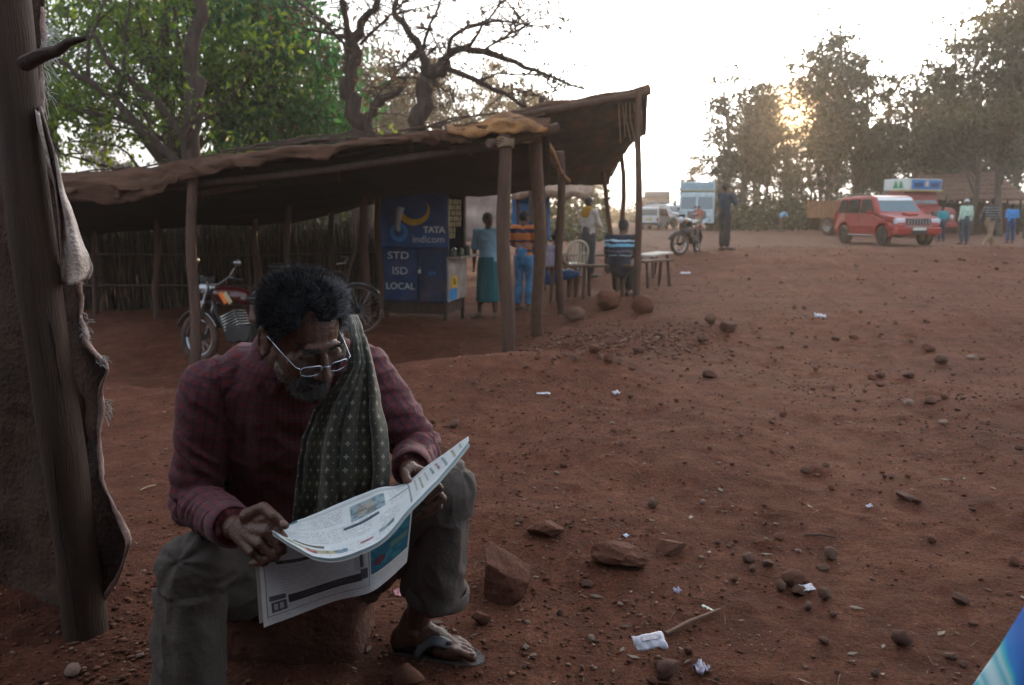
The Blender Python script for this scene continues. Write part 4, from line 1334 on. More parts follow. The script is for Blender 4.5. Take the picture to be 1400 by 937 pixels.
def person(label, loc, yaw, pose, H, shirt, lower, sleeve='short', legs='trousers', extras=None, hair=HAIR, shoes=None, group=None, vox=.016):
    """facing local +Y; built as one body with clothing and hair as children"""
    J = {k: (np.array(v, float) if not np.isscalar(v) else v) for k, v in pose.items()}
    t = thing('person', label, 'person', loc, yaw, group)
    k = H / 1.70
    t.scale = (k, k, k)
    b = J['bulk']
    def arm(mb, s, r=1.0, upto=1.0, hand=True):
        sh, el, wr = J['sh' + s], J['el' + s], J['wr' + s]
        if upto <= .5:
            e = sh + (el - sh) * upto * 2
            mb.tube([sh, (sh + e) / 2, e], [.060 * r, .055 * r, .056 * r], 10, round_ends=True); return
        w = el + (wr - el) * (upto - .5) * 2
        mb.tube([sh, (sh + el) / 2, el], [.053 * r, .047 * r, .040 * r], 10, round_ends=True)
        mb.tube([el, el + (w - el) * .3, w], [.040 * r, .040 * r, .029 * r], 10, round_ends=True)
        if hand:
            d = (wr - el); d /= np.linalg.norm(d)
            side, nn = frame(d)
            mb.ell(wr + d * .045, [side * .036, nn * .017, d * .05])
            for q in range(4):
                o = wr + d * .085 + side * (-.026 + .0175 * q)
                mb.tube([o, o + d * (.035 + .008 * (q in (1, 2))), o + d * .06 + nn * .018], [.0095, .009, .008], 6, round_ends=True)
            o = wr + d * .02 + side * .03
            mb.tube([o, o + d * .03 + side * .02, o + d * .055 + side * .02 + nn * .01], [.011, .010, .008], 6, round_ends=True)
    def leg(mb, s, r=1.0, upto=1.0, foot_=True, flare=1.0):
        hp, kn, an = J['hip' + s], J['kn' + s], J['an' + s]
        mb.tube([hp, (hp + kn) / 2, kn], [.088 * r, .075 * r, .058 * r], 12, round_ends=True)
        e = kn + (an - kn) * upto
        mb.tube([kn, kn + (e - kn) * .3, e], [.058 * r, .058 * r * (.5 + .5 * flare), .038 * r * flare], 12, round_ends=not (flare > 1))
        if foot_:
            to = J['to' + s]
            mb.tube([an, an + A3(0, -.03, -.035), ], [.037, .034], 8, round_ends=True)
            hl = an + (to - an) * -.15; hl[2] = to[2] + .004
            mb.tube([hl, (hl + to) / 2 + A3(0, 0, .012), to], [.034, .038, .026], 8, round_ends=True)
            for q in range(5):
                tdir = (to - hl); tdir[2] = 0; tdir /= np.linalg.norm(tdir)
                sd = np.cross(tdir, A3(0, 0, 1))
                o = to + sd * (-.03 + .015 * q)
                mb.tube([o, o + tdir * .04], [.010, .009], 6, round_ends=True)
    def torso(mb, r=1.0):
        P = [J['pelvis'] - A3(0, 0, .06), J['pelvis'], J['waist'], (J['waist'] + J['chest']) / 2, J['chest'], (J['chest'] * .4 + J['neck'] * .6), J['neck']]
        rx = np.array([.13, .155, .14, .15, .165, .15, .06]) * r * b
        ry = np.array([.09, .108, .098, .105, .112, .085, .055]) * r * b
        side = J['shR'] - J['shL']; side /= np.linalg.norm(side)
        rings = []
        for i, p in enumerate(P):
            up = P[min(i + 1, 6)] - P[max(i - 1, 0)]; up /= np.linalg.norm(up)
            s_ = side - up * np.dot(side, up); s_ /= np.linalg.norm(s_)
            f = np.cross(up, s_)
            th = np.linspace(0, 2 * PI, 18, endpoint=False)
            rings.append(p + np.outer(np.cos(th) * rx[i], s_) + np.outer(np.sin(th) * ry[i], f))
        mb.loft(rings)
        mb.tube([J['shL'], J['chest'] + (J['neck'] - J['chest']) * .75, J['shR']], [.058 * r, .062 * r, .058 * r], 10, round_ends=True)
    hd = J['head']; fw = J['face'] / np.linalg.norm(J['face'])
    rt = np.cross(fw, A3(0, 0, 1)); rt /= np.linalg.norm(rt); up = np.cross(rt, fw)
    m = MB()
    torso(m, .93); arm(m, 'L'); arm(m, 'R'); leg(m, 'L'); leg(m, 'R')
    m.tube([J['neck'] - A3(0, 0, .03), J['neck'] + (hd - J['neck']) * .5], [.055, .05], 10, round_ends=True)
    m.ell(hd + up * .015, [rt * .072, fw * .092, up * .10])
    m.ell(hd - up * .055 + fw * .025, [rt * .054, fw * .062, up * .062])
    m.ell(hd - up * .015 + fw * .096, [rt * .013, fw * .02, up * .024])
    for s in (-1, 1): m.ell(hd + rt * .072 * s - up * .012 - fw * .008, [rt * .010, fw * .02, up * .030])
    me = remesh(m, vox * .75, 2); me.materials.append(SKIN); link('body', me, t)
    # hair
    m = MB()
    m.ell(hd + up * .030 - fw * .014, [rt * .083, fw * .096, up * .100])
    V = remesh(m, .012, 1)
    A = verts_of(V); rel = A - hd
    f_, u_ = rel @ fw, rel @ up
    A = A + normals_of(V) * (.006 * fbm(A * 45, 3, 3))[:, None]
    low = (u_ < .02) & (f_ > -.01) | (u_ < -.055)
    A[low] = hd + (A[low] - hd) * .72
    set_verts(V, A); V.materials.append(hair); link('hair', V, t)
    # shirt
    if shirt is not None:
        m = MB(); torso(m, 1.1)
        if sleeve != 'none':
            for s in 'LR': arm(m, s, 1.22, .46 if sleeve == 'short' else .97, False)
        me = remesh(m, vox, 3)
        A = verts_of(me)
        A += normals_of(me) * (.012 * fbm(A * A3(9, 9, 16), 3, 5))[:, None]
        set_verts(me, A); me.materials.append(shirt); link('vest' if sleeve == 'none' else 'shirt', me, t)
    # lower garment
    m = MB()
    if legs == 'lungi':
        P = [(J['waist'] + J['pelvis']) / 2, J['pelvis'], (J['hipL'] + J['hipR']) / 2 - A3(0, 0, .12), (J['knL'] + J['knR']) / 2, (J['knL'] + J['knR']) / 2 * .45 + (J['anL'] + J['anR']) / 2 * .55]
        rr = [(.155, .118), (.175, .135), (.185, .145), (.185, .15), (.19, .155)]
        th = np.linspace(0, 2 * PI, 24, endpoint=False)
        m.loft([p + np.stack([np.cos(th) * a, np.sin(th) * c, 0 * th], 1) for p, (a, c) in zip(P, rr)])
        nm = 'wraparound_cloth'
    else:
        torso_p = [J['waist'] * .6 + J['pelvis'] * .4, J['pelvis'], J['pelvis'] - A3(0, 0, .08)]
        m.tube(torso_p, [.135 * b, .15 * b, .12 * b], 14, round_ends=True)
        for s in 'LR': leg(m, s, 1.16, .12 if legs == 'shorts' else .93, False, 1.0 if legs == 'shorts' else 1.45)
        nm = legs
    me = remesh(m, vox, 2)
    A = verts_of(me)
    amp = .022 if legs == 'lungi' else .011
    A += normals_of(me) * (amp * fbm(A * (A3(16, 16, 1.5) if legs == 'lungi' else A3(9, 9, 11)), 3, 7))[:, None]
    set_verts(me, A); me.materials.append(lower); link(nm, me, t)
    # footwear
    for s in 'LR':
        an, to = J['an' + s], J['to' + s]
        hl = an + (to - an) * -.28; hl[2] = to[2] - .012
        m = MB()
        tt = to + (to - hl) * .22; tt[2] = to[2] - .012
        if shoes == 'shoe':
            m.tube([hl + A3(0, 0, .02), (hl + tt) / 2 + A3(0, 0, .028), tt + A3(0, 0, .012)], [.043, .046, .033], 10, round_ends=True)
            m.build('shoe', SHOE, t, smooth=True)
        else:
            dr = tt - hl; ang = math.atan2(dr[1], dr[0])
            rot = np.array(Matrix.Rotation(ang, 3, 'Z'))
            m.box((hl + tt) / 2 - A3(0, 0, .004), (np.linalg.norm(dr[:2]) + .05, .085, .016), rot)
            m.tube([(hl + tt) / 2 + rot @ A3(.0, .04, 0), (hl + tt) / 2 + rot @ A3(.05, 0, .055), (hl + tt) / 2 + rot @ A3(.0, -.04, 0)], .009, 6)
            m.build('sandal', SOLE, t)
    if extras: extras(t, J, (hd, fw, rt, up))
    return t

def scarf_extra(m):
    def f(t, J, H):
        n = J['neck']
        mb = MB()
        mb.tube([n + A3(.13, .10, -.30), n + A3(.12, .10, -.12), n + A3(.115, .02, .0), n + A3(.05, -.075, .035), n + A3(-.05, -.075, .035), n + A3(-.115, .02, .0), n + A3(-.12, .10, -.12), n + A3(-.13, .10, -.28)], [.03, .045, .05, .052, .052, .05, .045, .03], 10, round_ends=True, wob=.1)
        mb.ell(n + A3(0, -.10, -.07), (.12, .03, .10))
        me = remesh(mb, .012, 2); me.materials.append(m); link('neck_cloth', me, t)
    return f

def cap_extra(m):
    def f(t, J, H):
        hd, fw, rt, up = H
        mb = MB(); mb.ell(hd + up * .045 - fw * .01, [rt * .09, fw * .105, up * .08])
        mb.tube([hd + up * .03 + (rt * math.cos(a) * .088 + fw * math.sin(a) * .10) for a in np.linspace(0, 2 * PI, 17)], .014, 7)
        mb.build('head_cloth', m, t, smooth=True)
    return f

def cloth(name, c, var=.3, dust=.12):
    return mat(name, c, .88, var, 7, .3, 60, dust=dust)

def check_mat(name, base, line, s=28):
    m, nt, N, L, bs = nodes(name)
    tc = N.new('ShaderNodeTexCoord')
    w = []
    for d in ('X', 'Z'):
        x = N.new('ShaderNodeTexWave'); x.bands_direction = d; x.inputs['Scale'].default_value = s; x.inputs['Distortion'].default_value = 1.2
        L.new(tc.outputs['Object'], x.inputs['Vector']); w.append(x)
    a = N.new('ShaderNodeMath'); a.operation = 'MAXIMUM'; L.new(w[0].outputs['Fac'], a.inputs[0]); L.new(w[1].outputs['Fac'], a.inputs[1])
    p = N.new('ShaderNodeMath'); p.operation = 'POWER'; p.inputs[1].default_value = 4; L.new(a.outputs[0], p.inputs[0])
    mx = N.new('ShaderNodeMix'); mx.data_type = 'RGBA'; L.new(p.outputs[0], mx.inputs[0])
    mx.inputs[6].default_value = (*base, 1); mx.inputs[7].default_value = (*line, 1)
    L.new(mx.outputs[2], bs.inputs['Base Color']); bs.inputs['Roughness'].default_value = .9
    return m

def crowd():
    # man leaning by the kiosk
    p = dict(STAND, elL=(-.25, -.10, 1.14), wrL=(-.17, -.16, .96), elR=(.25, -.08, 1.13), wrR=(.235, .02, .88), face=(-.8, .6, -.05), knR=(.12, .03, .49), anR=(.15, -.0, .075), toR=(.20, .16, .03))
    person('man in a pale blue checked shirt and teal wraparound standing beside the kiosk', G(668, 12.9), PI - .2, p, 1.66, check_mat('blue_check_shirt', (.10, .27, .38), (.40, .52, .60), 22), check_mat('teal_lungi', (.012, .085, .10), (.02, .13, .15), 12), 'short', 'lungi')
    # orange striped
    bands = [(1.33, 1.40, (.02, .025, .06)), (1.40, 1.44, (.55, .15, .03)), (1.17, 1.21, (.02, .025, .06)), (1.10, 1.14, (.25, .20, .20)), (1.0, 1.05, (.02, .02, .05))]
    p = dict(STAND, elL=(-.24, .04, 1.13), elR=(.24, .04, 1.13), wrL=(-.15, .22, 1.05), wrR=(.15, .22, 1.05), face=(.4, .9, -.1))
    person('man in an orange and navy striped shirt and faded jeans between the shelter posts', G(716, 13.3), -.5, p, 1.62, stripe_mat('orange_striped_shirt', bands, (.48, .13, .03)), mat('faded_jeans', (.05, .16, .30), .9, .7, 6, dust=.1, hue=(.02, .05, .10)), 'short', 'trousers')
    # seated in a vest
    p = dict(SIT, face=(0.1, .95, -.15), elL=(-.22, .18, .72), wrL=(-.16, .40, .66), elR=(.22, .16, .72), wrR=(.14, .38, .62))
    person('seated man in a faded vest and blue shorts on the bench, facing right', G(752, 14.0), -1.25, p, 1.68, cloth('faded_mauve_vest', (.26, .22, .27)), cloth('blue_shorts', (.02, .085, .22)), 'none', 'shorts')
    # standing, yellow scarf
    p = dict(STAND, elR=(.25, .06, 1.14), wrR=(.20, .24, 1.06), elL=(-.24, .08, 1.14), wrL=(-.16, .26, 1.04), face=(.3, .95, -.1), knL=(-.10, -.06, .5), anL=(-.10, -.26, .10), toL=(-.12, -.10, .03))
    person('standing man in a cream shirt with a mustard cloth round his shoulders', G(803, 17.2), -.7, p, 1.68, cloth('cream_shirt', (.46, .40, .36)), cloth('charcoal_trousers', (.035, .04, .05)), 'long', 'trousers', scarf_extra(cloth('mustard_cloth', (.36, .19, .02))), shoes='shoe')
    # seated back view, dark striped polo
    bands = [(.90, .93, (.42, .58, .68)), (.815, .865, (.16, .42, .58)), (.74, .76, (.13, .10, .13)), (.68, .69, (.30, .36, .40))]
    p = dict(SIT, face=(.35, .9, -.1), chest=(0, .08, .83), neck=(0, .13, .99), head=(.02, .18, 1.13), shL=(-.20, .10, .95), shR=(.20, .10, .95), elL=(-.24, .18, .70), elR=(.24, .2, .70), bulk=1.16, anL=(-.10, .30, .075), anR=(.08, .34, .075), toL=(-.14, .44, .03), toR=(.10, .48, .03), knL=(-.15, .42, .48), knR=(.14, .42, .48))
    person('seated man seen from behind in a dark polo shirt with pale blue stripes', G(846, 13.3), -.35, p, 1.74, stripe_mat('dark_striped_polo', bands, (.012, .022, .035)), cloth('black_trousers', (.012, .016, .024)), 'short', 'trousers', shoes='shoe')
    # man on the phone
    p = dict(STAND, elR=(.24, .12, 1.17), wrR=(.115, .17, 1.44), elL=(-.22, .06, 1.13), wrL=(-.02, .18, 1.05), face=(.35, .95, .0), anL=(-.05, -.02, .075), anR=(.09, .02, .075), knL=(-.07, .0, .49), toL=(-.07, .16, .03), toR=(.12, .2, .03))
    person('man in a dark blue shirt standing alone with a phone to his ear', G(989, 21.0), -1.0, p, 1.70, cloth('dark_blue_shirt', (.016, .045, .075)), cloth('slate_trousers', (.026, .030, .036)), 'long', 'trousers', shoes='shoe')
    # four at the right
    person('short person in a teal shirt standing closest to the red jeep', G(1286, 34.5), .1, dict(STAND), 1.5, cloth('teal_shirt', (.02, .27, .33)), cloth('navy_trousers', (.02, .035, .07)), 'short', 'trousers', group='men standing on the right of the red jeep')
    person('man in a pale mint shirt with a white head cloth seen from behind', G(1317, 30.8), .05, dict(STAND, face=(0, 1, -.2)), 1.70, cloth('mint_shirt', (.42, .60, .50)), cloth('blue_grey_trousers', (.04, .06, .09)), 'long', 'trousers', cap_extra(cloth('white_head_cloth', (.6, .62, .66))), group='men standing on the right of the red jeep')
    bands = [(1.38, 1.40, (.25, .27, .27)), (1.30, 1.32, (.25, .27, .27)), (1.22, 1.24, (.25, .27, .27)), (1.14, 1.16, (.25, .27, .27)), (1.06, 1.08, (.2, .22, .22))]
    p = dict(STAND, knL=(-.10, .16, .50), anL=(-.10, .30, .075), toL=(-.12, .46, .03), knR=(.10, -.05, .50), anR=(.10, -.33, .10), toR=(.12, -.20, .03), elL=(-.26, -.14, 1.14), wrL=(-.27, -.12, .9), elR=(.26, .06, 1.14), wrR=(.26, .14, .92), face=(0, .95, -.35), head=(0, .06, 1.57))
    person('walking man in a dark striped shirt and tan trousers, mid stride', G(1350, 27.3), -1.35, p, 1.72, stripe_mat('dark_thin_striped_shirt', bands, (.03, .033, .045)), mat('tan_trousers', (.22, .15, .10), .9, .35, 4), 'long', 'trousers', group='men standing on the right of the red jeep')
    person('person in a bright blue shirt standing furthest right', G(1380, 32.5), -.15, dict(STAND), 1.56, cloth('bright_blue_shirt', (.04, .24, .58)), cloth('indigo_trousers', (.02, .05, .12)), 'short', 'trousers', group='men standing on the right of the red jeep')
    # far figures
    p = dict(STAND, chest=(0, .16, 1.20), neck=(0, .30, 1.30), head=(0, .40, 1.36), shL=(-.18, .26, 1.26), shR=(.18, .26, 1.26), elL=(-.22, .38, 1.03), elR=(.22, .38, 1.03), wrL=(-.16, .48, .82), wrR=(.16, .48, .82))
    person('far figure in a light blue shirt bending on the dusty road', G(1066, 52), -1.4, p, 1.6, cloth('light_blue_shirt', (.20, .42, .62)), cloth('brown_trousers', (.10, .065, .05)), 'short', 'trousers')
    person('far figure in faded red standing in front of the parked truck', G(954, 44), 2.6, dict(STAND), 1.62, cloth('faded_red_shirt', (.34, .11, .08)), cloth('beige_trousers', (.30, .23, .18)), 'short', 'trousers')
crowd()

# ------------------------------------------------------------------ benches, chair
def bench(name, label, a, b, h_w=.24, leg_n=2, m=WOOD2, tilt=0):
    a, b = np.array(a, float), np.array(b, float)
    t = thing(name, label, 'bench', (a + b) / 2)
    c = (a + b) / 2
    d = b - a; L_ = np.linalg.norm(d); ang = math.atan2(d[1], d[0])
    rot = np.array(Matrix.Rotation(ang, 3, 'Z'))
    slope = (b[2] - a[2])
    pl = MB().loft([np.array([rot @ A3(-L_ / 2 + L_ * k, sy * h_w / 2 * (1 + .03 * math.sin(k * 9)), -slope / 2 + slope * k + sz * .02 + .006 * math.sin(k * 5)) for sy, sz in ((-1, -1), (1, -1), (1, 1), (-1, 1))]) for k in np.linspace(0, 1, 9)])
    pl.build('seat_plank', m, t, bevel=.006)
    for k in np.linspace(.14, .86, leg_n):
        for sy in (-1, 1):
            off = rot @ A3(-L_ / 2 + L_ * k, sy * h_w * .32, 0)
            off2 = off + rot @ A3(.02 * (k - .5), sy * .05, 0)
            gz = ground_z(c[0] + off2[0], c[1] + off2[1]) - c[2] - .04
            MB().tube([off + A3(0, 0, slope * (k - .5) - .01), A3(off2[0], off2[1], gz)], [.034, .03], 8, wob=.06).build('leg', WOOD, t, smooth=True, edge=50)
    return t
bench('plank_bench', 'long rough plank bench carrying the seated men', W(742, 366, 14.0), W(866, 362, 13.2), .26, 3)
bench('plank_bench', 'short plank bench standing at the right end of the long one', W(874, 358, 14.8), W(914, 355, 15.2), .3, 2)
bench('low_table', 'low table with a pale board behind the short bench', W(880, 350, 16.4), W(909, 345, 16.8), .45, 2, mat('pale_board', (.50, .44, .38), .8, .2, 6))
bench('plank_bench', 'far plank bench beyond the man in the cream shirt', W(766, 350, 17.8), W(840, 348, 17.9), .26, 2)

def plastic_chair():
    g = G(783, 16.4)
    t = thing('plastic_chair', 'pale plastic chair with an arched slatted back behind the bench', 'chair', g, .35)
    m = mat('pale_plastic', (.42, .37, .28), .45, .12, 6, dust=.2)
    w = .42
    MB().box((0, 0, .43), (w, .42, .03)).build('seat', m, t, bevel=.012)
    for sx in (-1, 1):
        for sy in (-1, 1):
            MB().tube([(sx * .19, sy * .18, .43), (sx * .22, sy * .22, 0)], [.024, .018], 8).build('leg', m, t, smooth=True)
    arch = [A3(-.20, -.20, .43), A3(-.215, -.24, .68)] + [A3(-.215 * math.cos(a), -.245 - .02 * math.sin(a), .68 + .22 * math.sin(a)) for a in np.linspace(0.15, PI - .15, 11)] + [A3(.215, -.24, .68), A3(.20, -.20, .43)]
    MB().tube(arch, .026, 9).build('back_frame', m, t, smooth=True)
    for x in (-.13, -.065, 0, .065, .13):
        top = .66 + .22 * math.sin(math.acos(min(1, abs(x) / .215)))
        MB().box((x, -.235, (.45 + top) / 2), (.032, .014, top - .45)).build('back_slat', m, t, bevel=.004)
    for sx in (-1, 1):
        MB().tube([(sx * .215, -.24, .66), (sx * .24, -.05, .64), (sx * .235, .15, .63), (sx * .21, .19, .43)], .02, 8).build('armrest', m, t, smooth=True)
plastic_chair()
# ------------------------------------------------------------------ vehicles
RUB = mat('rubber', (.025, .022, .021), .85, .3, 20, dust=.45)
STEEL = mat('steel', (.55, .56, .58), .25, .1, 20, metal=1)
CHROME = mat('chrome', (.34, .35, .38), .32, .15, 20, metal=1, dust=.35)
BLACKP = mat('black_plastic', (.02, .02, .022), .45, .2, 20, dust=.15)
DARKM = mat('dark_metal', (.045, .043, .043), .5, .3, 20, metal=.6, dust=.2)
GLASS = glass_mat('dark_window', (.02, .026, .03), .05)
LAMP = glass_mat('lamp_glass', (.55, .60, .65), .08)
AMBER = glass_mat('amber_lamp', (.5, .18, .02), .15)
REDL = glass_mat('red_lamp', (.35, .02, .02), .15)

def prism(mb, prof, wf, mi=0):
    n = len(prof)
    V = [(x, -wf(x, z), z) for x, z in prof] + [(x, wf(x, z), z) for x, z in prof]
    fs = [tuple(range(n)), tuple(range(2 * n - 1, n - 1, -1))]
    fs += [(i, n + i, n + (i + 1) % n, (i + 1) % n) for i in range(n)]
    return mb.add(V, fs, mi)

def panel(mb, poly, wf, s, out=.006, thick=.02, mi=0):
    """flat pane lying on the body side s(+1/-1)"""
    n = len(poly)
    V = [(x, s * (wf(x, z) + out), z) for x, z in poly] + [(x, s * (wf(x, z) + out - thick), z) for x, z in poly]
    fs = [tuple(range(n)), tuple(range(2 * n - 1, n - 1, -1))] + [(i, n + i, n + (i + 1) % n, (i + 1) % n) for i in range(n)]
    return mb.add(V, fs, mi)

def arch(cx, cz, r, a0=PI, a1=0, n=9):
    return [(cx + r * math.cos(a), cz + r * math.sin(a)) for a in np.linspace(a0, a1, n)]

def wheel(parent, x, y, r, w=.22, side=1, spokes=5, rim=None):
    m = MB().lathe([(r * .62, -w / 2), (r * .93, -w / 2), (r, -w * .36), (r, w * .36), (r * .93, w / 2), (r * .62, w / 2)], (x, y, r), (0, 1, 0), 28, closed=True)
    o = m.build('wheel', RUB, parent, smooth=True, edge=40)
    q = MB().lathe([(.02, side * w * .30), (r * .60, side * w * .36), (r * .64, side * w * .48), (r * .64, -side * w * .3), (.02, -side * w * .3)], (x, y, r), (0, 1, 0), 24)
    q.build('rim', rim or STEEL, o, smooth=True, edge=35)
    if spokes:
        q = MB()
        for k in range(spokes):
            a = 2 * PI * k / spokes
            rot = np.array(Matrix.Rotation(-a, 3, 'Y'))
            q.box(np.array((x, y + side * w * .42, r)) + rot @ A3(r * .34, 0, 0), (r * .56, .03, r * .16), rot)
        q.lathe([(.01, side * w * .40), (.07, side * w * .40), (.06, side * w * .52), (.01, side * w * .52)], (x, y, r), (0, 1, 0), 12)
        q.build('spoke', rim or STEEL, o, bevel=.006)
    return o

def jeep(label, loc, yaw, col, name, dust=.25):
    t = thing(name, label, 'jeep', loc, yaw)
    paint = mat(name + '_paint', col, .35, .12, 3, coat=.6, dust=dust)
    low = mat(name + '_cladding', tuple(np.array(col) * .85), .45, .12, 3, dust=dust + .1)
    def wf(x, z):
        w = .88
        if z > 1.12: w = .88 - (z - 1.12) * .22
        if z < .55: w = .86
        if x > 1.7: w -= (x - 1.7) * .14
        return w
    body = [(-2.16, .50), (-2.2, .62), (-2.2, 1.0), (-2.16, 1.12), (-2.02, 1.72), (-1.9, 1.80), (-.9, 1.86), (.25, 1.85), (.48, 1.79), (1.08, 1.20), (1.30, 1.15), (1.95, 1.07), (2.14, .98), (2.18, .75), (2.16, .46), (1.86, .44)] + arch(1.36, .40, .44, .1, PI - .1) + [(.86, .36), (-.86, .36)] + arch(-1.36, .40, .44, .1, PI - .1) + [(-1.86, .46)]
    prism(MB(), body, wf).build('body', paint, t, bevel=.035)
    # lower side cladding and arches
    for s in (-1, 1):
        m = MB(); panel(m, [(-.88, .40), (.88, .40), (.88, .74), (-.88, .74)], wf, s, .03, .05)
        m.build('door_cladding', low, t, bevel=.012)
        m = MB().box((0, s * .93, .37), (1.75, .10, .05)); m.build('side_step', STEEL, t, bevel=.012)
        for cx in (1.36, -1.36):
            m = MB()
            o_, i_ = arch(cx, .40, .54, -.1, PI + .1, 13), arch(cx, .40, .44, -.1, PI + .1, 13)
            for k in range(12):
                a, b, c, d = o_[k], o_[k + 1], i_[k + 1], i_[k]
                panel(m, [a, b, c, d], wf, s, .04, .09)
            m.build('wheel_arch', low, t)
        wins = [[(-2.0, 1.20), (-1.36, 1.20), (-1.36, 1.70), (-1.88, 1.70)], [(-1.26, 1.20), (-.42, 1.20), (-.42, 1.72), (-1.26, 1.71)], [(-.32, 1.20), (.72, 1.20), (.66, 1.30), (.30, 1.70), (-.32, 1.72)]]
        for k, wp in enumerate(wins):
            m = MB(); panel(m, wp, wf, s, .005, .02); m.build('side_window', GLASS, t)
        m = MB()
        for x in (-1.31, -.37, .80):
            panel(m, [(x - .008, .46), (x + .008, .46), (x + .008, 1.16), (x - .008, 1.16)], wf, s, .003, .01)
        m.build('door_seam', BLACKP, t)
        for x in (-1.12, -.16):
            MB().box((x, s * .895, 1.06), (.16, .03, .035)).build('door_handle', low, t, bevel=.008)
        m = MB().box((.62, s * 1.0, 1.22), (.10, .17, .13)).box((.64, s * .90, 1.20), (.06, .1, .05)); m.build('wing_mirror', paint, t, bevel=.02)
        for cx in (1.36, -1.36): wheel(t, cx, s * .80, .365, .24, s, 5, DARKM if s < 0 else STEEL)
        MB().tube([(-1.7, s * .62, 1.87), (-1.6, s * .62, 1.91), (-.1, s * .62, 1.92), (.05, s * .62, 1.86)], .022, 8).build('roof_rail', DARKM, t, smooth=True)
        # lights
        m = MB().box((2.06, s * .66, .90), (.20, .36, .20)); m.build('headlight', LAMP, t, bevel=.04)
        m = MB().box((2.165, s * .64, .56), (.06, .24, .12)); m.build('fog_lamp', LAMP, t, bevel=.02)
        MB().box((-2.19, s * .78, 1.0), (.05, .14, .34)).build('tail_light', REDL, t, bevel=.01)
    # windscreen
    def pl(x, y, z): return (x, y, z)
    def pane(mb, corners, out):
        c = [np.array(p, float) for p in corners]
        n = np.cross(c[1] - c[0], c[3] - c[0]); n /= np.linalg.norm(n)
        if np.dot(n, out) < 0: n = -n
        V = [p + n * .008 for p in c] + [p - n * .02 for p in c]
        mb.add(V, [(0, 1, 2, 3), (7, 6, 5, 4), (0, 4, 5, 1), (1, 5, 6, 2), (2, 6, 7, 3), (3, 7, 4, 0)])
    m = MB(); pane(m, [(1.03, -.76, 1.245), (1.03, .76, 1.245), (.53, .66, 1.745), (.53, -.66, 1.745)], A3(1, 0, .5)); ws = m.build('windscreen', glass_mat('screen_glass', (.05, .12, .16), .05), t)
    m = MB(); pane(m, [(.64, -.685, 1.652), (.64, .685, 1.652), (.53, .665, 1.76), (.53, -.665, 1.76)], A3(1, 0, .5))
    for v in range(len(m.v)): m.v[v] = (m.v[v][0] + .006, m.v[v][1], m.v[v][2] + .006)
    m.build('sun_strip', mat('white_film', (.7, .74, .76), .4, .05, 5), ws)
    m = MB(); pane(m, [(-2.16, -.7, 1.17), (-2.16, .7, 1.17), (-2.04, .62, 1.68), (-2.04, -.62, 1.68)], A3(-1, 0, .3)); m.build('rear_window', GLASS, t)
    # grille with slats
    g = MB().box((2.155, 0, .90), (.06, .92, .24)).build('grille', BLACKP, t, bevel=.02)
    for k in range(8):
        MB().box((2.19, -.385 + .11 * k, .90), (.03, .042, .22)).build('grille_slat', CHROME, g, bevel=.006)
    MB().box((2.19, 0, .73), (.06, 1.0, .035)).build('grille_trim', CHROME, t, bevel=.008)
    m = MB(); prism(m, [(1.95, .42), (2.24, .44), (2.26, .68), (2.05, .72)], lambda x, z: .86); m.build('front_bumper', paint, t, bevel=.04)
    MB().box((2.262, 0, .53), (.02, .62, .14)).build('air_intake', BLACKP, t, bevel=.01)
    MB().box((2.275, 0, .64), (.012, .5, .10)).build('number_plate', mat('plate_white', (.6, .6, .58), .6, .1, 20, dust=.2), t)
    MB().box((-2.2, 0, .52), (.16, 1.6, .20)).build('rear_bumper', low, t, bevel=.03)
    m = MB().tube([(1.15, 0, 1.20), (1.5, 0, 1.19)], [.02, .02], 6); m.box((1.62, 0, 1.145), (.38, .42, .07)); m.build('bonnet_scoop', paint, t, bevel=.02)
    return t

jeep('red jeep with chrome slatted grille parked three quarters on, right of the clearing', G(1207, 31.2), R(-84), (.30, .014, .014), 'red_jeep', .06)
jeep('white jeep parked behind the white van in the haze', G(914, 66), R(-55), (.62, .64, .66), 'white_jeep')

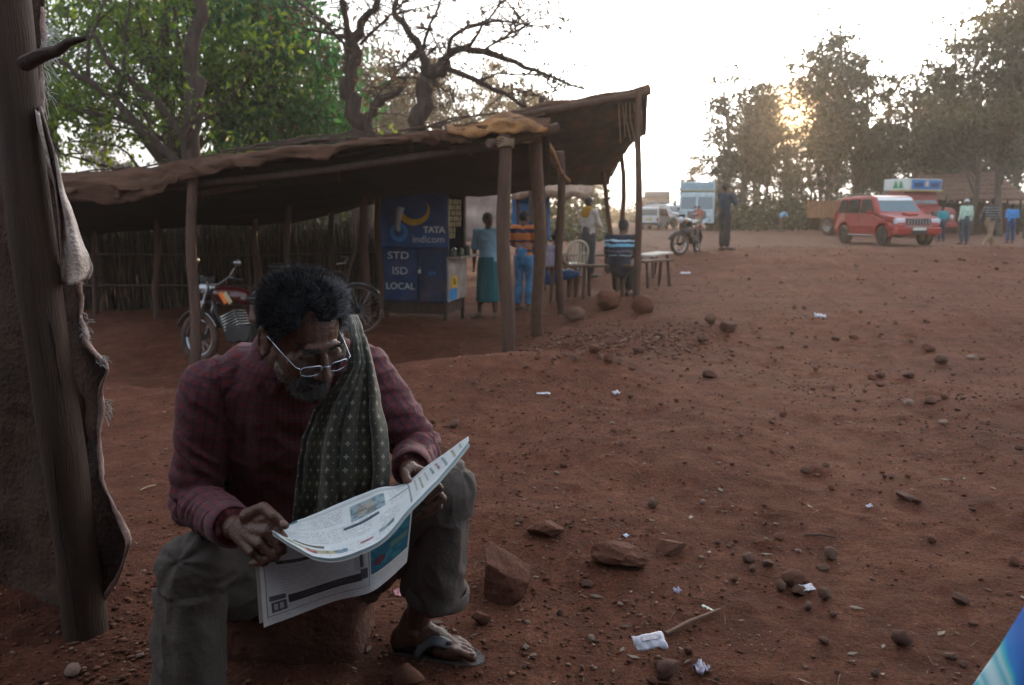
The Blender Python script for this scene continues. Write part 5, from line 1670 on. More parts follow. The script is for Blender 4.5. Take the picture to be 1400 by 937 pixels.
def van():
    t = thing('white_van', 'small boxy white van seen from behind, parked left of the road', 'van', G(895, 60), R(66))
    paint = mat('white_van_paint', (.62, .65, .68), .4, .1, 3, coat=.3, dust=.25)
    def wf(x, z): return .72 - max(0, z - .95) * .12
    prof = [(-1.68, .35), (-1.70, .9), (-1.62, 1.55), (-1.5, 1.64), (.6, 1.66), (.8, 1.6), (1.45, .98), (1.68, .86), (1.7, .35), (1.42, .32)] + arch(1.08, .30, .33, .05, PI - .05) + [(.72, .28), (-.72, .28)] + arch(-1.08, .30, .33, .05, PI - .05) + [(-1.43, .32)]
    prism(MB(), prof, wf).build('body', paint, t, bevel=.04)
    for s in (-1, 1):
        for wp in ([(-1.5, 1.0), (-.7, 1.0), (-.7, 1.48), (-1.42, 1.48)], [(-.62, 1.0), (.2, 1.0), (.2, 1.49), (-.62, 1.49)], [(.28, 1.0), (1.2, 1.0), (.72, 1.48), (.28, 1.49)]):
            m = MB(); panel(m, wp, wf, s); m.build('side_window', GLASS, t)
        for cx in (1.08, -1.08): wheel(t, cx, s * .62, .28, .17, s, 0)
        MB().box((-1.70, s * .62, .72), (.05, .12, .26)).build('tail_light', REDL, t, bevel=.01)
        MB().box((1.66, s * .52, .74), (.08, .24, .16)).build('headlight', LAMP, t, bevel=.02)
    MB().box((-1.672, 0, 1.24), (.03, 1.16, .44), np.array(Matrix.Rotation(R(7), 3, 'Y'))).build('rear_window', GLASS, t, bevel=.02)
    MB().box((-1.735, 0, .42), (.10, 1.40, .16)).build('rear_bumper', BLACKP, t, bevel=.02)
    MB().box((-1.70, 0, .74), (.03, .46, .11)).build('number_plate', mat('plate_yellow', (.5, .36, .06), .6, .1, 20), t)
    MB().box((1.14, 0, 1.3), (.03, 1.2, .74), np.array(Matrix.Rotation(R(-46), 3, 'Y'))).build('windscreen', GLASS, t, bevel=.02)
van()

def truck(label, loc, yaw, cabcol, crowncol, bedcol, name, crown_txt=False, flat=True, bedh=.75, H=2.15, L_=4.4):
    t = thing(name, label, 'truck', loc, yaw)
    cab = mat(name + '_cab', cabcol, .45, .15, 3, dust=.3)
    crown = mat(name + '_crown', crowncol, .5, .15, 3, dust=.15)
    bed = mat(name + '_bed', bedcol, .8, .3, 3, .2, 20, dust=.35)
    w = 1.15
    # chassis
    MB().box((-.6, 0, .72), (6.6, .86, .2)).build('chassis', DARKM, t)
    if flat:
        prof = [(1.75, .65), (1.75, H), (1.85, H + .1), (3.0, H + .1), (3.18, H - .05), (3.34, 1.35), (3.36, .65)]
    else:
        prof = [(1.75, .65), (1.75, H), (1.85, H + .1), (2.75, H + .1), (2.88, H - .05), (3.02, 1.55), (3.85, 1.42), (4.0, 1.25), (4.02, .65)]
    prism(MB(), prof, lambda x, z: w).build('cab', cab, t, bevel=.06)
    fx = 3.30 if flat else 2.97
    lo, hi = (1.45, H - .12) if flat else (1.62, H - .10)
    slope = math.atan2(.16 if flat else .14, hi - lo)
    for s in (-1, 1):
        m = MB().box((fx - (hi - lo) / 2 * math.tan(slope) + .02, s * .54, (lo + hi) / 2), (.05, .98, hi - lo), np.array(Matrix.Rotation(-slope, 3, 'Y')))
        m.build('windscreen', glass_mat('screen_glass', (.05, .12, .16), .05), t, bevel=.02)
        m = MB(); panel(m, [(1.95, 1.45), (2.85, 1.45), (2.75, H - .1), (1.95, H - .1)], lambda x, z: w, s); m.build('side_window', GLASS, t)
        nose = 3.36 if flat else 4.02
        MB().lathe([(.01, 0), (.13, 0), (.12, .05), (.01, .06)], (nose, s * .78, 1.0), (1, 0, 0), 14).build('headlight', LAMP, t, smooth=True)
        m = MB().tube([(3.1, s * 1.15, 1.5), (3.2, s * 1.45, 1.6), (3.2, s * 1.45, 2.1), (3.05, s * 1.15, 2.15)], .018, 6); m.box((3.2, s * 1.45, 1.85), (.05, .18, .34)); m.build('wing_mirror', BLACKP, t)
        wheel(t, 2.55, s * 1.0, .5, .28, s, 0)
        for x in ((-1.7, -2.9) if L_ > 5 else (-1.9,)): wheel(t, x, s * .95, .5, .45, s, 0)
    nose = 3.36 if flat else 4.02
    g = MB().box((nose + .01, 0, 1.05), (.05, 1.2, .5)).build('grille', BLACKP, t, bevel=.02)
    for k in range(5): MB().box((nose + .045, 0, .86 + .095 * k), (.03, 1.16, .035)).build('grille_bar', CHROME, g)
    MB().box((nose + .06, 0, .62), (.16, 2.3, .22)).build('bumper', cab, t, bevel=.03)
    # crown over the cab
    c = MB().box((2.35, 0, H + .42), (1.5, 2.3, .56)).build('crown_board', crown, t, bevel=.03)
    MB().box((3.115, 0, H + .42), (.03, 2.1, .44)).build('crown_front', mat(name + '_crown_front', tuple(np.array(crowncol) * .6 + A3(.0, .05, .12)), .5, .2, 4), c, bevel=.01)
    MB().box((2.6, 0, H + .125), (1.15, 2.36, .05)).build('visor', mat('visor_yellow', (.5, .4, .16), .6, .2, 4), t)
    # load bed with ribs
    x1 = 1.6; x0 = x1 - L_
    zb = 1.05
    m = MB().box(((x0 + x1) / 2, 0, zb - .06), (L_, 2.3, .12)); m.build('bed_floor', bed, t)
    for s in (-1, 1):
        b = MB().box(((x0 + x1) / 2, s * 1.13, zb + bedh / 2), (L_, .05, bedh)).build('bed_side', bed, t)
        n = int(L_ / .75)
        for k in range(n + 1):
            MB().box((x0 + .04 + (L_ - .08) * k / n, s * 1.175, zb + bedh / 2), (.07, .05, bedh + .02)).build('bed_rib', bed, b)
        MB().box(((x0 + x1) / 2, s * 1.18, zb + bedh + .02), (L_, .07, .07)).build('bed_rail', bed, b)
    MB().box((x0 + .025, 0, zb + bedh / 2), (.05, 2.2, bedh)).build('tailboard', bed, t)
    MB().box((x1 - .03, 0, zb + bedh / 2 + .1), (.05, 2.2, bedh + .2)).build('headboard', bed, t)
    for s in (-1, 1):
        MB().box((x0 + .3, s * .8, .62), (.04, .6, .7)).build('mud_flap', BLACKP, t)
    return t, H, w

tk, TH, tw = truck('red nosed tipper truck with blue and white crown board behind the red jeep', G(1190, 43), R(-65), (.26, .03, .03), (.55, .60, .60), (.26, .13, .07), 'tipper_truck', flat=False, L_=5.0)
# painting on its crown: white side with two green trees, blue front with dark letters-like panels
sgn = MB()
crown = [c for c in tk.children if c.name.startswith('crown_board')][0]
MB().box((2.35, -1.158, TH + .42), (1.44, .012, .48)).build('side_painting', mat('crown_white', (.62, .66, .64), .5, .1, 4), crown)
for x in (2.32, 2.62):
    m = MB().add([(x - .16, -1.168, TH + .24), (x + .16, -1.168, TH + .24), (x + .07, -1.168, TH + .50), (x, -1.168, TH + .64), (x - .07, -1.168, TH + .50)], [(0, 1, 2, 3, 4)])
    m.build('painted_tree', mat('painted_green', (.03, .30, .13), .6, .2, 9), crown)
MB().box((3.14, 0, TH + .42), (.02, 2.06, .46)).build('front_painting', mat('crown_blue', (.03, .20, .50), .5, .25, 6), crown)
for y, wdt in ((-.58, .62), (.58, .62)):
    for k in range(5):
        MB().box((3.154, y - wdt / 2 + wdt * (k + .5) / 5, TH + .40), (.012, wdt / 8, .20)).build('painted_letter', mat('crown_navy', (.01, .03, .10), .6, .1, 9), crown)
MB().box((3.156, 0, TH + .46), (.012, .22, .26)).build('painted_emblem', mat('crown_cream', (.6, .52, .40), .6, .1, 9), crown)

truck('big pale blue fronted lorry facing the camera in the haze', G(953, 58), R(-104), (.42, .55, .62), (.45, .62, .68), (.30, .15, .08), 'parked_lorry', bedh=1.75, H=2.55, L_=6.2)
truck('faded brown lorry furthest left, half lost in the haze', G(896, 78), R(-98), (.36, .28, .24), (.38, .36, .36), (.30, .17, .11), 'far_lorry', bedh=1.6, H=2.4, L_=6.0)

# ---- thatched hut at the right
def thatched_hut():
    g = G(1308, 47)
    t = thing('thatched_hut', 'open sided thatched hut behind the men on the right', 'hut', (g[0], g[1], g[2]), -.38)
    th = mat('thatch_red_brown', (.22, .135, .10), .95, .4, 5, .8, 40, stretch=(1, 1, 4))
    Wd, Dp, ze, zr = 3.1, 2.2, 1.95, 3.35
    n = 24
    V = []
    def sheet(c0, c1, r0, r1, nm):
        rows = 6
        for k in range(rows):
            P = np.zeros((3, n, 3))
            for i in range(3):
                v = (k + i / 2 * 1.15) / rows
                for j in range(n):
                    u = j / (n - 1)
                    P[i, j] = (np.array(c0) * (1 - u) + np.array(c1) * u) * (1 - v) + (np.array(r0) * (1 - u) + np.array(r1) * u) * v
            P[..., 2] += .07 * fbm(P * 2.3, 3, k) + .05 - (.10 if True else 0) * np.array([0, .5, 1])[:, None] * .6
            P[0, :, 2] -= .10 * np.abs(fbm(P[0] * 9, 2, k + 4))
            MB().grid(P, thick=.09).build(nm, th, t, smooth=True)
    a, b, c, d = (-Wd, -Dp, ze), (Wd, -Dp, ze), (Wd, Dp, ze), (-Wd, Dp, ze)
    r0, r1 = (-Wd * .72, 0, zr), (Wd * .52, 0, zr + .1)
    sheet(a, b, r0, r1, 'thatch_layer'); sheet(c, d, r1, r0, 'thatch_layer'); sheet(b, c, r1, r1, 'thatch_layer'); sheet(d, a, r0, r0, 'thatch_layer')
    for x in (-2.7, -1.3, .1, 1.5, 2.7):
        for y in (-1.85, 1.85):
            MB().tube([(x, y, -.1), (x + .03, y, 1.0), (x, y, ze + .12)], [.07, .06, .055], 8, wob=.06).build('post', DARKW, t, smooth=True)
    P = np.zeros((8, 22, 3))
    for i in range(8):
        for j in range(22): P[i, j] = (-2.7 + 5.4 * j / 21, 1.8, 1.75 * i / 7 + .0)
    P[..., 1] += .06 * fbm(P * 4, 3, 3)
    MB().grid(P, thick=.06).build('back_screen', mat('mud_screen', (.11, .065, .05), .95, .3, 4), t)
    MB().box((.3, -1.2, .55), (3.4, .8, .08)).build('counter', DARKW, t)
    g2 = G(1398, 50)
    t = thing('thatched_hut', 'low grey roofed shed at the far right edge behind the walking men', 'shed', g2, -.2)
    P = np.zeros((5, 12, 3))
    for i in range(5):
        for j in range(12): P[i, j] = (-1.6 + 3.6 * j / 11, -1.5 + 3 * i / 4, 1.75 + .35 * i / 4)
    P[..., 2] += .06 * fbm(P * 3, 2, 3)
    MB().grid(P, thick=.1).build('roof', th, t, smooth=True)
    for x in (-1.4, .2, 1.8):
        for y in (-1.3, 1.3): MB().tube([(x, y, -.1), (x, y, 1.75 + .12 * (y + 1.5))], .05, 7).build('post', DARKW, t)
thatched_hut()

# ------------------------------------------------------------------ two-wheelers
def spoked_wheel(parent, x, r, tw_, name, spokes=18, y=0, hub=.04, tyre=RUB, rot=0, z=None):
    z = r if z is None else z
    n = 30
    m = MB()
    rings = []
    for i in range(n):
        a = 2 * PI * i / n
        th = np.linspace(0, 2 * PI, 10, endpoint=False)
        rr = r - tw_ + tw_ * np.cos(th)
        rings.append(np.stack([x + rr * math.cos(a), y + tw_ * .95 * np.sin(th), z + rr * math.sin(a)], 1))
    rings.append(rings[0])
    o = m.loft(rings, cap=False).build(name, tyre, parent, smooth=True)
    q = MB()
    th = np.linspace(0, 2 * PI, n + 1)
    q.tube([A3(x + (r - tw_ * 2) * math.cos(a), y, z + (r - tw_ * 2) * math.sin(a)) for a in th], tw_ * .42, 7)
    q.build('rim', CHROME, o, smooth=True)
    q = MB()
    for k in range(spokes):
        a = 2 * PI * k / spokes
        s = (-1) ** k
        q.tube([A3(x + hub * math.cos(a + .5 * s), y + s * .03, z + hub * math.sin(a + .5 * s)), A3(x + (r - tw_ * 2) * math.cos(a), y, z + (r - tw_ * 2) * math.sin(a))], .0022 if spokes > 12 else .012, 4)
    q.build('spoke', CHROME if spokes > 12 else DARKM, o)
    MB().lathe([(.01, -.05), (hub, -.05), (hub, .05), (.01, .05)], (x, y, z), (0, 1, 0), 14).build('hub', DARKM, o, smooth=True, edge=40)
    return o

def motorbike(label, loc, yaw, tank_col, stripes=None, group=None, steer=0, lean=0, alloy=False):
    t = thing('motorcycle', label, 'motorcycle', loc, yaw)
    t.rotation_euler = (lean, 0, yaw)
    tank = mat('tank_paint_%d' % int(tank_col[0] * 1000), tank_col, .3, .1, 5, coat=.5)
    rw = spoked_wheel(t, -.64, .30, .045, 'wheel', 6 if alloy else 24)
    # front assembly, steered
    piv = A3(.47, 0, .80)
    R_ = np.array(Matrix.Rotation(steer, 3, 'Z'))
    fr = link('front_fork', None, t); fr.location = tuple(piv); fr.rotation_euler = (0, 0, steer)
    def rel(*p): return A3(*p) - piv
    m = MB()
    for s in (-1, 1):
        m.tube([rel(.64, s * .085, .30), rel(.55, s * .085, .56), rel(.43, s * .075, .90)], [.022, .024, .017], 9)
    m.box(rel(.47, 0, .84), (.09, .20, .03)); m.box(rel(.505, 0, .72), (.08, .20, .03))
    m.build('fork_legs', DARKM if alloy else CHROME, fr, smooth=True, edge=40)
    w = spoked_wheel(fr, .64 - piv[0], .30, .045, 'wheel', 6 if alloy else 24, z=.30 - piv[2])
    # fender
    P = np.array([[rel(.64 + .345 * math.cos(a), .062 * y, .30 + (.345 - .02 * y * y) * math.sin(a)) for y in np.linspace(-1, 1, 7)] for a in np.linspace(.35, 2.75, 15)])
    MB().grid(P, thick=.004).build('front_fender', CHROME if not alloy else BLACKP, fr, smooth=True)
    MB().lathe([(.02, -.13), (.07, -.10), (.09, -.02), (.092, 0), (.085, .012), (.01, .02)], rel(.56, 0, .88), (1, 0, .0), 18).build('headlight', [CHROME], fr, smooth=True, edge=50)
    MB().lathe([(.001, .012), (.082, .014), (.05, .03), (.001, .036)], rel(.56, 0, .88), (1, 0, 0), 18).build('headlight_glass', LAMP, fr, smooth=True)
    MB().tube([rel(.36, -.36, .99), rel(.40, -.20, 1.02), rel(.44, -.08, .93), rel(.44, .08, .93), rel(.40, .20, 1.02), rel(.36, .36, .99)], .012, 8).build('handlebar', CHROME, fr, smooth=True)
    for s in (-1, 1):
        MB().tube([rel(.37, s * .25, 1.0), rel(.355, s * .38, .988)], .018, 8).build('grip', BLACKP, fr, smooth=True)
        m = MB().tube([rel(.41, s * .22, 1.02), rel(.40, s * .27, 1.10), rel(.38, s * .30, 1.16)], .006, 6); m.ell(rel(.375, s * .31, 1.19), (.018, .06, .04)); m.build('mirror', CHROME, fr, smooth=True)
        MB().ell(rel(.54, s * .17, .84), (.035, .03, .03)).build('indicator', AMBER, fr, smooth=True)
    MB().box(rel(.52, 0, .98), (.05, .18, .09)).build('instrument_cowl', BLACKP, fr, bevel=.02)
    # frame and engine
    m = MB().tube([(.45, 0, .86), (.40, 0, .60), (.22, 0, .32), (-.25, 0, .30), (-.40, 0, .55), (-.75, 0, .74)], .02, 8)
    m.tube([(.45, 0, .84), (.0, 0, .72), (-.4, 0, .66), (-.85, 0, .72)], .02, 8)
    for s in (-1, 1): m.tube([(-.25, s * .09, .34), (-.64, s * .11, .30)], .018, 8).tube([(-.64, s * .12, .31), (-.50, s * .13, .66)], .024, 8)
    m.build('frame', DARKM, t, smooth=True)
    m = MB().box((.0, 0, .38), (.34, .24, .20)); m.box((.12, 0, .52), (.17, .18, .20), np.array(Matrix.Rotation(R(25), 3, 'Y')))
    m.lathe([(.01, -.14), (.10, -.14), (.11, 0), (.10, .14), (.01, .14)], (-.06, 0, .37), (0, 1, 0), 16)
    e = m.build('engine', DARKM, t, bevel=.015)
    f = MB()
    for k in range(6): f.box((.10 + .012 * k, 0, .45 + .03 * k), (.21, .215, .010), np.array(Matrix.Rotation(R(25), 3, 'Y')))
    f.build('cooling_fin', STEEL, e)
    MB().tube([(.20, -.10, .50), (.26, -.12, .34), (.10, -.14, .24), (-.35, -.16, .26), (-.86, -.18, .36)], [.018, .018, .02, .035, .04], 10).build('exhaust', CHROME, t, smooth=True)
    # tank, seat, side panel, tail
    m = MB()
    m.ell((.18, 0, .80), (.27, .125, .115)); m.ell((.26, 0, .82), (.17, .135, .10)); m.ell((.02, 0, .77), (.15, .09, .08))
    me = remesh(m, .012, 4); me.materials.append(tank); tk_ = link('fuel_tank', me, t)
    if stripes:
        for k, (c, dx) in enumerate(stripes):
            for s in (-1, 1):
                q = MB().box((.16 + dx, s * .132, .78 - .0 * k), (.055, .012, .15), np.array(Matrix.Rotation(R(38), 3, 'Y')))
                q.build('tank_stripe', mat('tank_stripe_%d' % k, c, .4, .1, 9), tk_, bevel=.004)
    m = MB(); m.ell((-.28, 0, .78), (.30, .125, .055)); m.ell((-.58, 0, .82), (.24, .115, .055))
    me = remesh(m, .014, 3); me.materials.append(BLACKP); link('seat', me, t)
    for s in (-1, 1): MB().box((-.30, s * .12, .60), (.30, .02, .17), np.array(Matrix.Rotation(R(-12), 3, 'Y'))).build('side_panel', tank, t, bevel=.02)
    P = np.array([[A3(-.64 + .35 * math.cos(a), .07 * y, .30 + (.37 - .02 * y * y) * math.sin(a)) for y in np.linspace(-1, 1, 7)] for a in np.linspace(.9, 2.9, 13)])
    MB().grid(P, thick=.004).build('rear_fender', BLACKP, t, smooth=True)
    MB().box((-.93, 0, .70), (.06, .14, .09)).build('tail_light', REDL, t, bevel=.015)
    MB().tube([(-.55, .14, .72), (-.95, .14, .82), (-.98, 0, .83), (-.95, -.14, .82), (-.55, -.14, .72)], .010, 7).build('grab_rail', CHROME, t, smooth=True)
    for s in (-1, 1): MB().tube([(-.05, s * .12, .30), (-.05, s * .26, .30)], .014, 7).build('foot_peg', BLACKP, t, smooth=True)
    m = MB().tube([(-.12, .10, .30), (-.18, .26, .0)], .012, 7).build('side_stand', DARKM, t, smooth=True)
    return t

g = (G(258, 8.75) + G(405, 9.4)) / 2
g[2] = min(G(258, 8.75)[2], g[2])
motorbike('motorcycle with orange striped dark red tank parked inside the shelter', (g[0], g[1], g[2] + .01), PI - .32, (.055, .006, .006), [((.75, .16, .02), .035), ((.42, .34, .20), -.025)], steer=-.15, lean=.10)
g = G(937, 20.3)
motorbike('black motorcycle parked at the roadside with its front wheel turned to camera', (g[0] + .22, g[1] + .45, g[2] + .01), R(-118), (.015, .016, .02), steer=-.55, lean=.06, alloy=True)

def bicycle():
    g = G(488, 10.4)
    t = thing('bicycle', 'old bicycle half hidden behind the seated man, rear wheel showing', 'bicycle', (g[0] - .52, g[1] + .1, g[2] + .01), .2)
    t.rotation_euler = (.12, 0, .12)
    r = .335
    spoked_wheel(t, .52, r, .017, 'wheel', 32); spoked_wheel(t, -.52, r, .017, 'wheel', 32)
    m = MB()
    m.tube([(-.40, 0, .82), (-.06, 0, .30), (.36, 0, .78)], .016, 8).tube([(-.42, 0, .86), (.34, 0, .84), (.36, 0, .76)], .016, 8)
    for s in (-1, 1): m.tube([(.52, s * .06, r), (.37, s * .03, .80)], .011, 7).tube([(-.06, s * .04, .30), (-.52, s * .06, r)], .010, 7).tube([(-.52, s * .06, r), (-.38, s * .02, .78)], .010, 7)
    m.build('frame', mat('bike_black', (.02, .02, .022), .4, .2, 9, dust=.3), t, smooth=True)
    MB().tube([(.30, -.28, 1.0), (.40, -.2, 1.0), (.36, 0, .96), (.40, .2, 1.0), (.30, .28, 1.0)], .012, 8).build('handlebar', CHROME, t, smooth=True)
    m = MB(); m.ell((-.46, 0, .93), (.14, .085, .035)); m.build('saddle', BLACKP, t, smooth=True)
    for x in (.52, -.52):
        P = np.array([[A3(x + .375 * math.cos(a), .03 * y, r + (.375 - .008 * y * y) * math.sin(a)) for y in np.linspace(-1, 1, 5)] for a in np.linspace(.2 if x < 0 else .6, 2.9, 15)])
        MB().grid(P, thick=.003).build('mudguard', STEEL, t, smooth=True)
    m = MB().tube([(-.06, .07, .30), (-.0, .09, .14)], .009, 6).tube([(-.06, -.07, .30), (-.12, -.09, .46)], .009, 6).box((0, .13, .14), (.09, .07, .02)).box((-.12, -.13, .46), (.09, .07, .02))
    m.lathe([(.02, -.01), (.095, -.01), (.095, .0), (.02, .0)], (-.06, .05, .30), (0, 1, 0), 20)
    m.build('crank', STEEL, t)
bicycle()
# ------------------------------------------------------------------ the seated man with the newspaper
def bone_uv(V, bones):
    """cloth coordinates in metres: around and along the nearest bone"""
    best = np.full(len(V), 1e9); UV = np.zeros((len(V), 3))
    for k, (a, b, r, ref) in enumerate(bones):
        d = b - a; L_ = np.linalg.norm(d); d = d / L_
        t = (V - a) @ d
        tc = np.clip(t, 0, L_)
        rel = V - (a + np.outer(tc, d))
        dist = np.linalg.norm(rel, axis=1) - r
        e1 = ref - d * np.dot(ref, d); e1 /= np.linalg.norm(e1)
        e2 = np.cross(d, e1)
        ang = np.arctan2(rel @ e2, rel @ e1)
        m = dist < best
        best[m] = dist[m]
        UV[m, 0] = ang[m] * max(r, .05); UV[m, 1] = t[m]; UV[m, 2] = k
    return UV

def plaid_mat():
    m, nt, N, L, bs = nodes('maroon_plaid_cloth')
    at = N.new('ShaderNodeAttribute'); at.attribute_name = 'cloth'
    sp = N.new('ShaderNodeSeparateXYZ'); L.new(at.outputs['Vector'], sp.inputs[0])
    def line(o, period, width, off=0.0):
        a = N.new('ShaderNodeMath'); a.operation = 'MULTIPLY_ADD'; a.inputs[1].default_value = 1 / period; a.inputs[2].default_value = off + 40
        L.new(o, a.inputs[0])
        f = N.new('ShaderNodeMath'); f.operation = 'FRACT'; L.new(a.outputs[0], f.inputs[0])
        g = N.new('ShaderNodeMath'); g.operation = 'LESS_THAN'; g.inputs[1].default_value = width; L.new(f.outputs[0], g.inputs[0])
        return g.outputs[0]
    def mix(f, a, b, k):
        mu = N.new('ShaderNodeMath'); mu.operation = 'MULTIPLY'; mu.inputs[1].default_value = k; L.new(f, mu.inputs[0])
        x = N.new('ShaderNodeMix'); x.data_type = 'RGBA'; L.new(mu.outputs[0], x.inputs[0])
        if isinstance(a, tuple): x.inputs[6].default_value = (*a, 1)
        else: L.new(a, x.inputs[6])
        x.inputs[7].default_value = (*b, 1)
        return x.outputs[2]
    X, Y = sp.outputs['X'], sp.outputs['Y']
    c = mix(line(X, .022, .5), (.155, .013, .022), (.048, .009, .018), .8)
    c = mix(line(Y, .022, .5), c, (.046, .017, .032), .6)
    c = mix(line(X, .011, .18, .2), c, (.026, .040, .048), .45)
    c = mix(line(Y, .011, .18, .2), c, (.026, .040, .048), .45)
    c = mix(line(X, .022, .10, .7), c, (.17, .030, .038), .45)
    c = mix(line(Y, .022, .10, .7), c, (.17, .030, .038), .45)
    L.new(c, bs.inputs['Base Color']); bs.inputs['Roughness'].default_value = .85
    bs.inputs['Sheen Weight'].default_value = .06
    tc = N.new('ShaderNodeTexCoord')
    n = N.new('ShaderNodeTexNoise'); n.inputs['Scale'].default_value = 42; n.inputs['Detail'].default_value = 6
    L.new(tc.outputs['Object'], n.inputs['Vector'])
    b = N.new('ShaderNodeBump'); b.inputs['Strength'].default_value = .5; b.inputs['Distance'].default_value = .006
    L.new(n.outputs['Fac'], b.inputs['Height']); L.new(b.outputs[0], bs.inputs['Normal'])
    return m

def scarf_mat():
    m, nt, N, L, bs = nodes('olive_scarf_cloth')
    at = N.new('ShaderNodeAttribute'); at.attribute_name = 'cloth'
    sp = N.new('ShaderNodeSeparateXYZ'); L.new(at.outputs['Vector'], sp.inputs[0])
    def M2(op, a, b=None, v=None):
        x = N.new('ShaderNodeMath'); x.operation = op
        for i, k in enumerate((a, b)):
            if k is None: continue
            if isinstance(k, (int, float)): x.inputs[i].default_value = k
            else: L.new(k, x.inputs[i])
        return x.outputs[0]
    def cell(o, p):
        f = M2('FRACT', M2('ADD', M2('DIVIDE', o, p), 40.0))
        return M2('ABSOLUTE', M2('SUBTRACT', f, .5))
    fu, fv = cell(sp.outputs['X'], .026), cell(sp.outputs['Y'], .030)
    mn, mxx = M2('MINIMUM', fu, fv), M2('MAXIMUM', fu, fv)
    cross = M2('MULTIPLY', M2('LESS_THAN', mn, .06), M2('LESS_THAN', mxx, .19))
    gu, gv = cell(M2('ADD', sp.outputs['X'], .013), .026), cell(M2('ADD', sp.outputs['Y'], .015), .030)
    dot = M2('MULTIPLY', M2('LESS_THAN', M2('MAXIMUM', gu, gv), .07), .7)
    pat = M2('MAXIMUM', cross, dot)
    tc = N.new('ShaderNodeTexCoord')
    n = N.new('ShaderNodeTexNoise'); n.inputs['Scale'].default_value = 30; n.inputs['Detail'].default_value = 5
    L.new(tc.outputs['Object'], n.inputs['Vector'])
    cr = N.new('ShaderNodeValToRGB'); cr.color_ramp.elements[0].color = (.012, .014, .009, 1); cr.color_ramp.elements[1].color = (.052, .042, .023, 1)
    cr.color_ramp.elements[0].position = .35; cr.color_ramp.elements[1].position = .7
    L.new(n.outputs['Fac'], cr.inputs[0])
    x = N.new('ShaderNodeMix'); x.data_type = 'RGBA'
    L.new(M2('MULTIPLY', pat, .5), x.inputs[0]); L.new(cr.outputs[0], x.inputs[6]); x.inputs[7].default_value = (.34, .37, .28, 1)
    L.new(x.outputs[2], bs.inputs['Base Color']); bs.inputs['Roughness'].default_value = .8; bs.inputs['Sheen Weight'].default_value = .2
    return m

def hair_ribbons(P, Nn, D0, length, width, rng, curl=.5, seg=6, sweep=None):
    """curly strands as one mesh of narrow ribbons"""
    n = len(P)
    L_ = length * (.55 + .75 * rng.random(n))
    d = Nn + D0 + rng.normal(size=(n, 3)) * .35
    d /= np.linalg.norm(d, axis=1, keepdims=True)
    ax = rng.normal(size=(n, 3)); ax -= d * np.sum(ax * d, 1, keepdims=True); ax /= np.linalg.norm(ax, axis=1, keepdims=True)
    pts = [P]
    cur = P.copy(); dd = d.copy()
    for s in range(seg):
        turn = ax * curl * (1.0 if s < 3 else -1.2) + (sweep if sweep is not None else 0)
        dd = dd + turn * .45; dd /= np.linalg.norm(dd, axis=1, keepdims=True)
        cur = cur + dd * (L_ / seg)[:, None]
        pts.append(cur.copy())
    sidev = np.cross(d, ax)
    V = []
    for s, p in enumerate(pts):
        w = width * (1 - .75 * s / seg)
        V.append(p - sidev * w / 2); V.append(p + sidev * w / 2)
    V = np.stack(V, 1)                 # n, 2*(seg+1), 3
    k = 2 * (seg + 1)
    base = np.arange(n)[:, None] * k
    fs = []
    for s in range(seg):
        fs.append(np.stack([base[:, 0] + 2 * s, base[:, 0] + 2 * s + 1, base[:, 0] + 2 * s + 3, base[:, 0] + 2 * s + 2], 1))
    Fq = np.concatenate(fs)
    me = bpy.data.meshes.new('hair')
    me.vertices.add(n * k); me.vertices.foreach_set('co', V.reshape(-1))
    me.loops.add(len(Fq) * 4); me.loops.foreach_set('vertex_index', Fq.reshape(-1))
    me.polygons.add(len(Fq)); me.polygons.foreach_set('loop_start', np.arange(0, len(Fq) * 4, 4)); me.polygons.foreach_set('loop_total', np.full(len(Fq), 4))
    me.update(calc_edges=True)
    return me, k

def join_meshes(a, b):
    bm = bmesh.new(); bm.from_mesh(a); bm.from_mesh(b)
    bm.to_mesh(a); bm.free()
    return a

